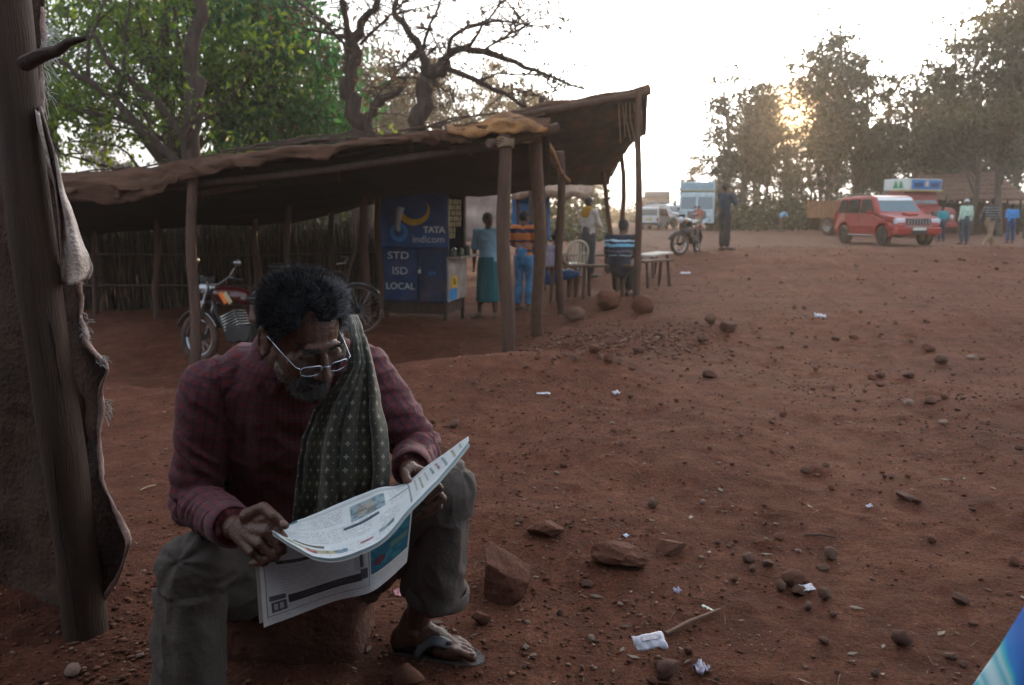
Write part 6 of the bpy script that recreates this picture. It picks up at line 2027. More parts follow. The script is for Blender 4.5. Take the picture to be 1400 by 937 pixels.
def seated_man():
    pelvis, sp1, chest, upper, neckb = W(408, 800, 2.24), W(400, 690, 2.16), W(388, 588, 2.05), W(388, 520, 1.98), W(398, 486, 1.93)
    shR, shL = W(287, 532, 1.93), W(494, 508, 2.00)
    elR, wrR = W(266, 686, 1.94), W(322, 722, 1.665)
    elL, wrL = W(572, 612, 2.06), W(561, 645, 1.845)
    hipR, hipL = W(358, 806, 2.24), W(452, 806, 2.26)
    knR, knL = W(264, 775, 1.78), W(606, 668, 2.02)
    anR = A3(knR[0] - .015, 1.74, .085); anL = A3(-.272, 2.125, .088)
    hc = W(413, 456, 1.80)
    yaw, pit, roll = R(45), R(27), R(4)
    fw = A3(math.sin(yaw) * math.cos(pit), -math.cos(yaw) * math.cos(pit), -math.sin(pit))
    rt = np.cross(fw, A3(0, 0, 1)); rt /= np.linalg.norm(rt); up = np.cross(rt, fw)
    rt, up = rt * math.cos(roll) + up * math.sin(roll) * -1, up * math.cos(roll) + rt * math.sin(roll)
    def H(r, f, u): return hc + rt * r + fw * f + up * u
    root = thing('person', 'bearded man in a maroon checked shirt and scarf reading a newspaper on a stone block', 'person', (0, 0, 0))
    skin = mat('face_skin', (.095, .039, .023), .48, .28, 22, .22, 160, spec=.5, hue=(.055, .022, .014))

    # ---------------- body: one continuous skin
    m = MB()
    def torso(mb, k, rows=None):
        P = [pelvis - A3(0, 0, .05), pelvis, sp1, chest, upper, neckb]
        rx = np.array([.15, .18, .158, .178, .165, .075]) * k
        ry = np.array([.11, .135, .122, .130, .100, .065]) * k
        side = shL - shR; side /= np.linalg.norm(side)
        rings = []
        for i, p in enumerate(P):
            u_ = P[min(i + 1, 5)] - P[max(i - 1, 0)]; u_ /= np.linalg.norm(u_)
            s_ = side - u_ * np.dot(side, u_); s_ /= np.linalg.norm(s_)
            f_ = np.cross(u_, s_)
            th = np.linspace(0, 2 * PI, 26, endpoint=False)
            rings.append(p + np.outer(np.cos(th) * rx[i], s_) + np.outer(np.sin(th) * ry[i], f_))
        mb.loft(rings)
        mb.tube([shR, (shR + upper) / 2 + A3(0, 0, .03), (upper + neckb) / 2 + A3(0, .01, .01), (shL + upper) / 2 + A3(0, 0, .035), shL], np.array([.062, .062, .065, .062, .062]) * k, 14, round_ends=True)
    torso(m, .92)
    for sh, el, wr in ((shR, elR, wrR), (shL, elL, wrL)):
        m.tube([sh, (sh + el) / 2, el], [.052, .046, .038], 14, round_ends=True)
        m.tube([el, el + (wr - el) * .3, el + (wr - el) * .8, wr], [.038, .040, .028, .027], 14, round_ends=True)
    m.tube([neckb + A3(0, .01, -.03), (neckb + H(0, -.02, -.06)) / 2, H(0, -.015, -.05)], [.064, .058, .057], 16, round_ends=True)
    # head
    m.ell(H(0, -.008, .028), [rt * .076, fw * .099, up * .096], 24, 16)
    m.ell(H(0, .034, -.04), [rt * .060, fw * .062, up * .074], 20, 14)
    m.ell(H(0, .058, -.098), [rt * .036, fw * .034, up * .028], 16, 12)
    for s in (-1, 1):
        m.ell(H(s * .044, .064, -.022), [rt * .024, fw * .022, up * .020])
        m.ell(H(s * .033, .078, .002), [rt * .017, fw * .013, up * .011])
        m.ell(H(s * .046, .022, -.082), [rt * .015, fw * .035, up * .020])
        m.ell(H(s * .012, .107, -.044), [rt * .009, fw * .011, up * .009])
        c = H(s * .080, -.012, -.012)
        a1 = (up * .94 - fw * .34); a2 = np.cross(rt, a1)
        m.ell(c, [rt * .009, a2 * .021, a1 * .034])
        m.tube([c + a2 * .017 * math.cos(q) + a1 * .031 * math.sin(q) + rt * s * .007 for q in np.linspace(-1.7, 2.0, 10)], .0058, 7, round_ends=True)
        m.ell(c - a1 * .026 + a2 * .004 + rt * s * .003, [rt * .008, a2 * .010, a1 * .011])
    m.ell(H(0, .086, .022), [rt * .047, fw * .012, up * .012], 18)
    m.tube([H(0, .092, .010), H(0, .106, -.018), H(0, .120, -.040)], [.0095, .0105, .0125], 12, round_ends=True)
    m.ell(H(0, .094, -.066), [rt * .024, fw * .011, up * .0065]); m.ell(H(0, .092, -.077), [rt * .021, fw * .011, up * .0065])
    # hands
    def hand(wr, palm, mcps, pips, tips, thumb, pr=.017):
        for c in mcps:
            m.tube([wr, (wr + c) / 2, c], [.021, pr + .001, .0128], 10, round_ends=True)
        for i, (a, b, c) in enumerate(zip(mcps, pips, tips)):
            r = (.0102, .0106, .0100, .0088)[i]
            mid = b + (c - b) * .5
            m.tube([a, (a + b) / 2, b], [r * 1.16, r * .98, r * 1.06], 10, round_ends=True)
            m.tube([b, mid, c], [r * 1.04, r * .92, r * .8], 10, round_ends=True)
        m.tube([thumb[0], thumb[1]], [.0175, .0125], 10, round_ends=True)
        m.tube([thumb[1], thumb[2]], [.0125, .0110], 10, round_ends=True)
        m.tube([thumb[2], thumb[3]], [.0115, .0088], 10, round_ends=True)
    hand(wrR, None, [W(368, 708, 1.575), W(365, 727, 1.562), W(357, 743, 1.562), W(346, 755, 1.575)],
         [W(388, 738, 1.548), W(386, 752, 1.546), W(376, 762, 1.552), W(362, 769, 1.566)],
         [W(370, 757, 1.60), W(362, 764, 1.60), W(352, 767, 1.60), W(344, 770, 1.60)],
         [W(338, 706, 1.62), W(360, 694, 1.585), W(375, 706, 1.562), W(390, 719, 1.55)])
    hand(wrL, None, [W(584, 648, 1.79), W(588, 661, 1.80), W(586, 674, 1.81), W(580, 684, 1.82)],
         [W(601, 668, 1.775), W(605, 682, 1.79), W(600, 693, 1.80), W(590, 700, 1.81)],
         [W(582, 686, 1.765), W(580, 698, 1.775), W(575, 705, 1.785), W(570, 709, 1.80)],
         [W(562, 640, 1.82), W(553, 647, 1.79), W(557, 657, 1.77), W(566, 665, 1.755)])
    # legs and feet
    for hp, kn, an in ((hipR, knR, anR), (hipL, knL, anL)):
        m.tube([hp, (hp + kn) / 2, kn], [.085, .072, .056], 14, round_ends=True)
        m.tube([kn, kn + (an - kn) * .3, kn + (an - kn) * .75, an], [.056, .052, .036, .036], 14, round_ends=True)
    fd = A3(.985, -.20, 0); fd /= np.linalg.norm(fd); fs_ = A3(-fd[1], fd[0], 0) * -1      # fs_ points to the big-toe side (camera)
    hl = A3(-.325, 2.135, .045)
    def Ft(f, s, z, hl=hl, fd=fd, fs_=fs_): return hl + fd * f + fs_ * s + A3(0, 0, z)
    def footmesh(Ft):
        m.ell(Ft(.01, 0, .0), [fd * .034, fs_ * .033, A3(0, 0, .034)])
        m.tube([Ft(.015, 0, .012), Ft(.07, .004, .024), Ft(.12, .006, .016), Ft(.165, .006, -.004)], [.034, .036, .034, .022], 12, round_ends=True)
        m.tube([Ft(.05, 0, .05), Ft(.10, .006, .028), Ft(.15, .008, .004)], [.034, .028, .02], 12, round_ends=True)
        m.tube([Ft(.02, 0, -.008), Ft(.09, -.014, -.008), Ft(.165, -.02, -.012)], [.028, .026, .020], 10, round_ends=True)
        m.tube([Ft(.13, .024, -.006), Ft(.175, .026, -.008)], [.022, .021], 10, round_ends=True)
        toes = [(.033, .168, .228, .0130, .0125), (.010, .172, .222, .0090, .0085), (-.008, .170, .214, .0085, .0082), (-.024, .164, .202, .0082, .0078), (-.038, .154, .188, .0080, .0078)]
        for s, f0, f1, r0, r1 in toes:
            m.tube([Ft(f0 - .03, s * .8, -.002), Ft(f0 + .005, s, .000), Ft((f0 + f1) / 2, s * 1.04, -.002), Ft(f1, s * 1.06, -.012)], [r0 * 1.1, r0, r0 * .95, r1], 9, round_ends=True)
    footmesh(Ft)
    m.tube([anL + A3(0, 0, .03), Ft(.035, 0, .03)], [.038, .038], 12, round_ends=True)
    for s in (-1, 1): m.ell(anL + fs_ * s * .032 + A3(.005, 0, -.004), (.014, .012, .014))
    # other foot, below the frame
    Lfd, Lfs = fd, fs_
    fd = A3(-.12, -.99, 0); fs_ = A3(.99, -.12, 0)
    hl2 = A3(anR[0], anR[1] + .05, .040)
    def Ft2(f, s, z, fd=fd, fs_=fs_): return hl2 + fd * f + fs_ * s + A3(0, 0, z)
    footmesh(Ft2)
    m.tube([anR, Ft2(.04, 0, .03)], [.037, .037], 12, round_ends=True)
    me = remesh(m, .0034, 3)
    V = verts_of(me); Nn = normals_of(me)
    rel = V - hc
    lr, lf, lu = rel @ rt, rel @ fw, rel @ up
    headm = (np.abs(lr) < .1) & (lf > -.12) & (lu > -.14) & (lu < .15)
    def push(cr, cf, cu, rad, amt, dirv):
        d2 = ((lr - cr) ** 2 + (lf - cf) ** 2 + (lu - cu) ** 2) / rad ** 2
        return np.outer(np.exp(-d2) * amt * headm, dirv)
    dV = np.zeros_like(V)
    for s in (-1, 1):
        dV += push(s * .033, .088, .012, .010, -.005, fw)           # crease above lid
        dV += push(s * .033, .085, -.012, .012, -.004, fw)          # under the eye
        dV += push(s * .046, .072, -.052, .018, -.005, fw)          # hollow cheek
        dV += push(s * .066, .05, .03, .018, -.003, rt * s)         # temple
    for q in (-.006, .006):
        dV += push(q, .10, .030, .0035, -.0025, fw)                 # frown
    for u_ in (.045, .058):
        dV += push(0, .094, u_, .03, -.0012, fw) * np.exp(-((lu - u_) / .003) ** 2)[:, None]
    V = V + dV + Nn * (.0009 * fbm(V * 90, 3, 3))[:, None]
    set_verts(me, V); me.materials.append(skin)
    body = link('body', me, root)

    # nails
    for nm, a, b in (('thumb_nail', W(382, 711, 1.552), W(390, 719, 1.546)), ('thumb_nail', W(560, 659, 1.762), W(566, 666, 1.748))):
        d = b - a; L_ = np.linalg.norm(d); d = d / L_
        toC = A3(0, 0, CAMZ) - a; toC = toC - d * np.dot(toC, d); toC /= np.linalg.norm(toC); sd = np.cross(d, toC)
        MB().ell(b - d * .004 + toC * .0085, [sd * .0065, d * .0075, toC * .0018], 12, 8).build(nm, mat('nail', (.26, .15, .11), .35, .1, 20), root, smooth=True)
    MB().ell(Ft(.228, .035, .002), [Lfd * .009, Lfs * .0075, A3(0, 0, .003)], 12, 8).build('toe_nail', mat('nail', (.26, .15, .11), .35), root, smooth=True)

    # ---------------- hair
    rng = np.random.default_rng(3)
    hairm = mat('hair_salt', (.013, .016, .022), .6, .5, 90, spec=.25)
    beardm = mat('beard_grey', (.10, .098, .10), .7, .9, 300, hue=(.008, .008, .009))
    m = MB(); m.ell(H(0, -.018, .038), [rt * .084, fw * .103, up * .103], 28, 20)
    cap = remesh(m, .006, 1)
    A = verts_of(cap); N2 = normals_of(cap); rr = A - hc
    r_, f_, u_ = rr @ rt, rr @ fw, rr @ up
    A = A + N2 * (.015 * fbm(A * 30, 3, 5))[:, None]
    hair_line = np.where(f_ > .06, .086 - .010 * np.cos(r_ * 30), np.where(f_ > .01, -.01 + (f_ - .01) * 1.5, np.where(f_ > -.03, .02 + .0 * f_, -.085)))
    low = u_ < hair_line
    A[low] = hc + (A[low] - hc) * .78
    set_verts(cap, A)
    ok = ~low
    P = A[ok]; Nn2 = N2[ok]
    idx = rng.integers(len(P), size=15000)
    P = P[idx] + rng.normal(size=(15000, 3)) * .002; Nn2 = Nn2[idx]
    st, _ = hair_ribbons(P - Nn2 * .006, Nn2 * 1.0, (-fw * .35 + up * .25), .021, .0016, rng, .55)
    cap = join_meshes(cap, st)
    cap.materials.append(hairm)
    link('hair', cap, root)
    # grey wisps on one temple
    sel = (r_[ok] < -.03) & (f_[ok] > .0)
    Pg = A[ok][sel]; Ng = N2[ok][sel]
    idx = rng.integers(len(Pg), size=1900)
    st, _ = hair_ribbons(Pg[idx], Ng[idx], -fw * .3 + up * .2, .026, .0014, rng, .8)
    st.materials.append(mat('hair_grey', (.16, .165, .18), .5, .4, 90)); link('grey_hair', st, root)
    # beard and moustache from the skin itself
    Vb, Nb = verts_of(me), normals_of(me)
    rr = Vb - hc; r_, f_, u_ = rr @ rt, rr @ fw, rr @ up
    inhead = (np.abs(r_) < .09) & (f_ > .0) & (f_ < .13) & (u_ > -.15)
    mouth = (np.abs(r_) < .022) & (np.abs(u_ + .072) < .009) & (f_ > .08)
    jaw = inhead & (u_ < -.060 - .25 * np.maximum(0, f_ - .06) + .30 * np.maximum(0, .05 - f_)) & ~mouth & (u_ > -.135)
    mous = inhead & (np.abs(r_) < .036) & (u_ < -.051) & (u_ > -.067) & (f_ > .07)
    chin = jaw & (np.abs(r_) < .042) & (f_ > .04)
    parts = []
    for msk, n, ln, w in ((jaw, 1500, .006, .0010), (chin, 2000, .015, .0012), (mous, 1100, .011, .0012)):
        q = np.nonzero(msk)[0]
        if len(q) == 0: continue
        idx = q[rng.integers(len(q), size=n)]
        st, _ = hair_ribbons(Vb[idx], Nb[idx], -up * .7 + fw * .1, ln, w, rng, .5)
        parts.append(st)
    bd = parts[0]
    for p in parts[1:]: bd = join_meshes(bd, p)
    bd.materials.append(beardm); link('beard', bd, root)
    # eyebrows
    br = MB()
    q = np.nonzero(inhead & (np.abs(u_ - (.020 + .0 * r_)) < .0035) & (np.abs(np.abs(r_) - .033) < .024) & (f_ > .06))[0]
    if len(q):
        idx = q[rng.integers(len(q), size=420)]
        st, _ = hair_ribbons(Vb[idx], Nb[idx] * .5, up * .1 + np.sign(r_[idx])[:, None] * rt * .9, .009, .0010, rng, .15)
        st.materials.append(HAIR); link('eyebrow', st, root)

    # ---------------- shirt
    m = MB(); torso(m, 1.08)
    wR2 = elR + (wrR - elR) * .93; wL2 = elL + (wrL - elL) * .90
    for sh, el, wr, k in ((shR, elR, wR2, 1), (shL, elL, wL2, 1)):
        m.tube([sh, sh + (el - sh) * .35, sh + (el - sh) * .7, el], [.070, .066, .062, .056], 18, round_ends=True)
        m.tube([el, el + (wr - el) * .35, el + (wr - el) * .8, wr], [.055, .054, .046, .040], 18, round_ends=False)
    m.tube([wR2 - (wrR - elR) * .02, wR2 + (wrR - elR) * .015], [.0425, .0405], 18)
    me = remesh(m, .0048, 4)
    V = verts_of(me); Nn = normals_of(me)
    ref = A3(0, -1, 0.001)
    bones = [(pelvis, neckb, .15, ref), (shR, elR, .06, ref), (elR, wR2, .05, ref), (shL, elL, .06, ref), (elL, wL2, .05, ref)]
    UV = bone_uv(V, bones)
    # folds: broad pulls on the body, rings and diagonals on the sleeves
    arm = UV[:, 2] > 0
    q = np.stack([UV[:, 0] * 7, UV[:, 1] * 26 + UV[:, 0] * 16, UV[:, 2] * 9], 1)
    ridge = 1 - np.abs(fbm(q, 2, 4)) * 2.2
    dsp = np.where(arm, .0075 * ridge, 0)
    el_near = np.exp(-(np.minimum(np.linalg.norm(V - elR, axis=1), np.linalg.norm(V - elL, axis=1)) / .10) ** 2)
    dsp += arm * el_near * .006 * np.sin(UV[:, 1] * 150 + 3 * fbm(q * .6, 2, 9))
    qb = np.stack([V[:, 0] * 9 + V[:, 2] * 6, V[:, 1] * 4, V[:, 2] * 7 - V[:, 0] * 5], 1)
    dsp += np.where(arm, 0, .011 * (1 - np.abs(fbm(qb, 2, 14)) * 2.2))
    dsp += .0035 * fbm(V * 30, 3, 24)
    V = V + Nn * dsp[:, None]
    set_verts(me, V); set_vec_attr(me, 'cloth', UV)
    pm = plaid_mat(); me.materials.append(pm)
    shirt = link('shirt', me, root)
    # collar: two falling flaps round the neck
    side = shL - shR; side /= np.linalg.norm(side)
    nup = H(0, 0, 0) - neckb; nup /= np.linalg.norm(nup)
    cf = np.cross(side, nup); cf = cf if cf[1] < 0 else -cf
    n = 46
    P = np.zeros((9, n, 3)); U = np.zeros((9, n, 3))
    for j in range(n):
        a = -2.62 + 5.24 * j / (n - 1)                 # angle from the back of the neck round to the front opening
        dr = side * math.sin(a) - cf * math.cos(a)
        frontness = max(0, abs(a) - 1.5) / 1.1
        for i in range(9):
            k = i / 8
            rad = .072 + .012 * math.sin(k * PI) + k * (.030 + .018 * frontness)
            zz = .040 * (1 - k) - k * (.018 + .055 * frontness ** 1.5) + .012 * math.sin(min(k * 3, 1) * PI / 2)
            P[i, j] = neckb + dr * rad + nup * zz + cf * (.012 * k + .016 * frontness)
            U[i, j] = (a * .09, k * .07, 9)
    mb = MB().grid(P, thick=.003)
    me = mb.mesh('collar', [pm], True); set_vec_attr(me, 'cloth', np.concatenate([U.reshape(-1, 3)] * 2)); link('collar', me, shirt)
    # cuff of the near sleeve
    for el, wr, w2, rad in ((elR, wrR, wR2, .0445), (elL, wrL, wL2, .0435)):
        d = (wr - el) / np.linalg.norm(wr - el); e1, e2 = frame(d)
        rings, us = [], []
        th = np.linspace(0, 2 * PI, 31)
        for k, rr_ in ((-.052, rad + .002), (-.050, rad + .005), (-.02, rad + .004), (.008, rad + .003), (.010, rad), (.002, rad - .004)):
            rings.append(w2 + d * k + np.outer(np.cos(th) * rr_, e1) + np.outer(np.sin(th) * rr_, e2))
            us.append(np.stack([th * rad, np.full(31, k), np.full(31, 5.0)], 1))
        Pm = np.array(rings); Pm += .003 * fbm(Pm * 40, 2, 5)[..., None]
        mb = MB().grid(Pm); me = mb.mesh('cuff', [pm], True); set_vec_attr(me, 'cloth', np.array(us).reshape(-1, 3)); link('cuff', me, shirt)

    # ---------------- trousers
    tm = mat('grey_trouser_cloth', (.085, .068, .060), .85, .2, 5, .2, 90, dust=.10)
    m = MB()
    m.tube([sp1 * .35 + pelvis * .65, pelvis, pelvis - A3(0, 0, .07)], [.150, .172, .15], 18, round_ends=True)
    for hp, kn, an, hem, e in ((hipR, knR, anR, .080, .9), (hipL, knL, anL, .086, .74)):
        m.tube([hp, hp + (kn - hp) * .4, hp + (kn - hp) * .75, kn], [.108, .100, .090, .082], 20, round_ends=True)
        en = kn + (an - kn) * e
        if hem > .083: en = en + A3(.038, 0, 0)
        m.tube([kn, kn + (en - kn) * .25, kn + (en - kn) * .6, en], [.080, .076, .078, hem], 20, round_ends=False)
    me = remesh(m, .0055, 4)
    V = verts_of(me); Nn = normals_of(me)
    bones = [(hipR, knR, .09, ref), (knR, anR, .075, ref), (hipL, knL, .09, ref), (knL, anL, .075, ref)]
    UV = bone_uv(V, bones)
    q = np.stack([UV[:, 0] * 12, UV[:, 1] * 9 + UV[:, 0] * 9, UV[:, 2] * 7], 1)
    dsp = .009 * (1 - np.abs(fbm(q, 2, 6)) * 2.2)
    low = (UV[:, 2] % 2 == 1)
    dsp += low * .010 * np.cos(UV[:, 0] / .075 * 3 + 1.2 + UV[:, 1] * 2)           # hanging vertical folds
    dsp += .0015 * fbm(V * 22, 3, 16)
    hipn = np.exp(-(np.minimum(np.linalg.norm(V - hipR, axis=1), np.linalg.norm(V - hipL, axis=1)) / .16) ** 2)
    dsp += hipn * .010 * np.sin(UV[:, 1] * 70 + 4 * fbm(V * 9, 2, 3))
    V = V + Nn * dsp[:, None]
    # pressed crease down the front of the far leg
    set_verts(me, V); me.materials.append(tm)
    tr = link('trousers', me, root)
    # turned hem
    for kn, an, rad, e, sh_ in ((knL, anL, .0885, .74, .038),):
        c = kn + (an - kn) * e + A3(sh_, 0, 0); d = (an - kn) / np.linalg.norm(an - kn); e1, e2 = frame(d)
        th = np.linspace(0, 2 * PI, 41)
        wv = 1 + .05 * np.cos(3 * th + 1) 
        rings = [c + d * k + np.outer(np.cos(th) * rr_ * wv, e1) + np.outer(np.sin(th) * rr_ * wv, e2) for k, rr_ in ((-.030, rad - .012), (-.028, rad - .003), (0, rad + .000), (.006, rad), (.007, rad - .003), (-.02, rad - .006))]
        MB().grid(np.array(rings)).build('hem', tm, tr, smooth=True)

    # ---------------- scarf
    rows = [(432, 470, 488, 2.02), (446, 474, 493, 1.965), (470, 478, 500, 1.905), (500, 476, 508, 1.865), (530, 456, 514, 1.84), (560, 430, 520, 1.825), (600, 413, 527, 1.815), (640, 406, 530, 1.81), (680, 403, 527, 1.81), (715, 401, 520, 1.815), (770, 400, 512, 1.83)]
    nr, ncol = 90, 64
    P = np.zeros((nr, ncol, 3)); U = np.zeros((nr, ncol, 3))
    for i in range(nr):
        py = 432 + (770 - 432) * i / (nr - 1)
        xl, xr, D = lerp_table(rows, py)
        for j in range(ncol):
            q = j / (ncol - 1)
            fold = .5 + .5 * math.cos(q * 2 * PI * 5.2 + 1.3 * math.sin(py * .013) + .8 * math.sin(q * 9))
            amp = .030 * min(1, .35 + (py - 432) / 200)
            dd = D - amp * fold * (.7 + .6 * math.sin(q * 13 + 2)) - .025 * math.sin(q * PI)
            P[i, j] = W(xl + (xr - xl) * (q + .018 * math.sin(q * 33)), py, dd)
            U[i, j] = (q * .40, (py - 432) / 610.0, 0)
    P[..., 1] += .010 * fbm(P * 14, 3, 6); P[..., 0] += .004 * fbm(P * 20, 2, 8)
    sm = scarf_mat()
    mb = MB().grid(P, thick=.004)
    me = mb.mesh('scarf', [sm], True); set_vec_attr(me, 'cloth', np.concatenate([U.reshape(-1, 3)] * 2)); sc = link('scarf', me, root)
    # the loop behind the neck
    mb = MB(); th = np.linspace(-.7, 2.0, 20)
    mb.tube([neckb + side * math.sin(a) * .098 - cf * math.cos(a) * .09 + nup * (.028 + .02 * math.cos(a)) for a in th], [.026 + .004 * math.sin(a * 5) for a in th], 14, wob=.1)
    me = mb.mesh('scarf_loop', [sm], True)
    V = verts_of(me); set_vec_attr(me, 'cloth', np.stack([V[:, 0] * 1.3, V[:, 2] * 1.3, V[:, 1]], 1)); link('scarf_loop', me, sc)

    # ---------------- glasses, low on the nose
    wire = mat('spectacle_steel', (.50, .54, .62), .25, .05, 20, metal=1)
    gl = link('glasses', None, root)
    mb, lens = MB(), []
    for s in (-1, 1):
        c = (s * .034, .112, -.020)
        pts = []
        for a in np.linspace(0, 2 * PI, 25):
            ca, sa = math.cos(a), math.sin(a)
            k = (abs(ca) ** 3.2 + abs(sa) ** 3.2) ** (-1 / 3.2)
            pts.append(H(c[0] + .024 * k * ca, c[1] - .006 * abs(k * ca) * (1 if ca * s > 0 else 0) + .0 * sa, c[2] + .0125 * k * sa - .0 * ca))
        mb.tube(pts[:13], .0013, 7); mb.tube(pts[12:], .0007, 6)
        lens.append(pts[:-1])
    mb.tube([H(-.009, .112, -.014), H(0, .120, -.010), H(.009, .112, -.014)], .0014, 7)
    for s in (-1, 1):
        mb.tube([H(s * .060, .106, -.012), H(s * .068, .100, -.010), H(s * .078, .05, .000), H(s * .084, .0, .008), H(s * .082, -.03, -.012)], .0014, 7)
        mb.tube([H(s * .010, .113, -.018), H(s * .011, .110, -.028)], .0015, 6)
    mb.build('frame', wire, gl, smooth=True)
    cm = clear_mat('spectacle_lens')
    for l in lens:
        MB().add(l, [tuple(range(len(l)))]).build('lens', cm, gl)

    # ---------------- sandals
    rub = mat('sandal_rubber', (.050, .045, .047), .6, .3, 14, .3, 80, dust=.3)
    strap = mat('sandal_strap', (.075, .075, .088), .45, .25, 14, dust=.12)
    def sandal(Ft, fdv, fsv):
        st = link('sandal', None, root)
        outline = [(-.045, 0), (-.038, .026), (-.01, .036), (.05, .034), (.11, .040), (.165, .050), (.215, .052), (.245, .040), (.255, .018), (.250, -.008), (.225, -.036), (.18, -.052), (.12, -.048), (.05, -.038), (-.01, -.036), (-.038, -.026)]
        n = len(outline)
        cs = []
        for i in range(n):
            p0, p1, p2, p3 = [np.array(outline[(i + k) % n]) for k in (-1, 0, 1, 2)]
            for t_ in (0, .33, .66):
                cs.append(.5 * ((2 * p1) + (-p0 + p2) * t_ + (2 * p0 - 5 * p1 + 4 * p2 - p3) * t_ ** 2 + (-p0 + 3 * p1 - 3 * p2 + p3) * t_ ** 3))
        def ring(k, z): return np.array([Ft(c[0] * k + .10 * (1 - k), c[1] * k, z) for c in cs])
        mb = MB().loft([ring(.97, -.046), ring(1.0, -.042), ring(1.0, -.030), ring(.985, -.0265), ring(.955, -.0275)])
        mb.build('sole', rub, st, smooth=True, edge=60)
        mb = MB()
        for s in (-1, 1):
            path = [Ft(.168, .021, .006), Ft(.15, .021 + .012 * s, .022), Ft(.115, .010 + .028 * s, .034), Ft(.085, .040 * s, .012), Ft(.065, .043 * s, -.022)]
            # flat band
            dn = []
            for i in range(len(path) - 1):
                for t_ in np.linspace(0, 1, 5)[: 5 if i == len(path) - 2 else 4]:
                    dn.append(path[i] + (path[i + 1] - path[i]) * t_)
            dn = np.array(dn)
            for _ in range(3): dn[1:-1] = (dn[:-2] + dn[1:-1] * 2 + dn[2:]) / 4
            L_ = len(dn)
            G_ = np.zeros((L_, 6, 3))
            for i in range(L_):
                tg = dn[min(i + 1, L_ - 1)] - dn[max(i - 1, 0)]; tg /= np.linalg.norm(tg)
                cen = Ft(.10, .005, -.015)
                nr_ = dn[i] - cen; nr_ -= tg * np.dot(nr_, tg); nr_ /= np.linalg.norm(nr_)
                sd = np.cross(tg, nr_)
                wd = .011 + .006 * math.sin(i / (L_ - 1) * PI)
                for j in range(6):
                    q = -1 + 2 * j / 5
                    G_[i, j] = dn[i] + sd * wd * q + nr_ * (.004 - .002 * q * q)
            mb.grid(G_, thick=.004)
        mb.build('strap', strap, st, smooth=True)
        MB().tube([Ft(.170, .020, .008), Ft(.176, .020, -.028)], .004, 7).build('toe_post', strap, st, smooth=True)
        c = Ft(.160, .030, .020)
        MB().ell(c + A3(0, -.003, .004), (.009, .007, .006), 14, 8).build('stud', rub, st, smooth=True)
    sandal(Ft, Lfd, Lfs)
    sandal(Ft2, A3(-.12, -.99, 0), A3(.99, -.12, 0))
seated_man()

# ------------------------------------------------------------------ the stone block he sits on
def block_seat():
    c = W(410, 865, 2.16)
    mb = MB()
    zt = .315
    cx = c[0]; cyy = 2.20
    n = 8
    bm = bmesh.new(); bmesh.ops.create_cube(bm, size=1.0)
    bmesh.ops.subdivide_edges(bm, edges=bm.edges[:], cuts=24, use_grid_fill=True)
    V = np.array([v.co[:] for v in bm.verts])
    Q = V * 2
    k = (np.abs(Q) ** 7).sum(1) ** (-1 / 7)
    S = V * (k[:, None] * np.max(np.abs(Q), 1, keepdims=True) ** 1)
    S = S * A3(.385, .34, zt + .10)
    S[:, 0] *= 1 + .10 * (.5 - (S[:, 2] / (zt + .1) + .5))
    S += (fbm(S * 6, 4, 3) * .022)[:, None] * (S / (np.linalg.norm(S, axis=1, keepdims=True) + 1e-6))
    S += (fbm(S * 25, 3, 13) * .006)[:, None] * (S / (np.linalg.norm(S, axis=1, keepdims=True) + 1e-6))
    for v, p in zip(bm.verts, S): v.co = p
    me = bpy.data.meshes.new('stone_block'); bm.to_mesh(me); bm.free()
    me.polygons.foreach_set('use_smooth', [True] * len(me.polygons))
    me.materials.append(mat('laterite_block', (.095, .035, .021), .95, .45, 9, .8, 50))
    o = link('stone_block', me); o.location = (cx, cyy, (zt - .10) / 2)
    tag(o, 'rough squared laterite block serving as the reading man\'s seat', 'stone')
block_seat()

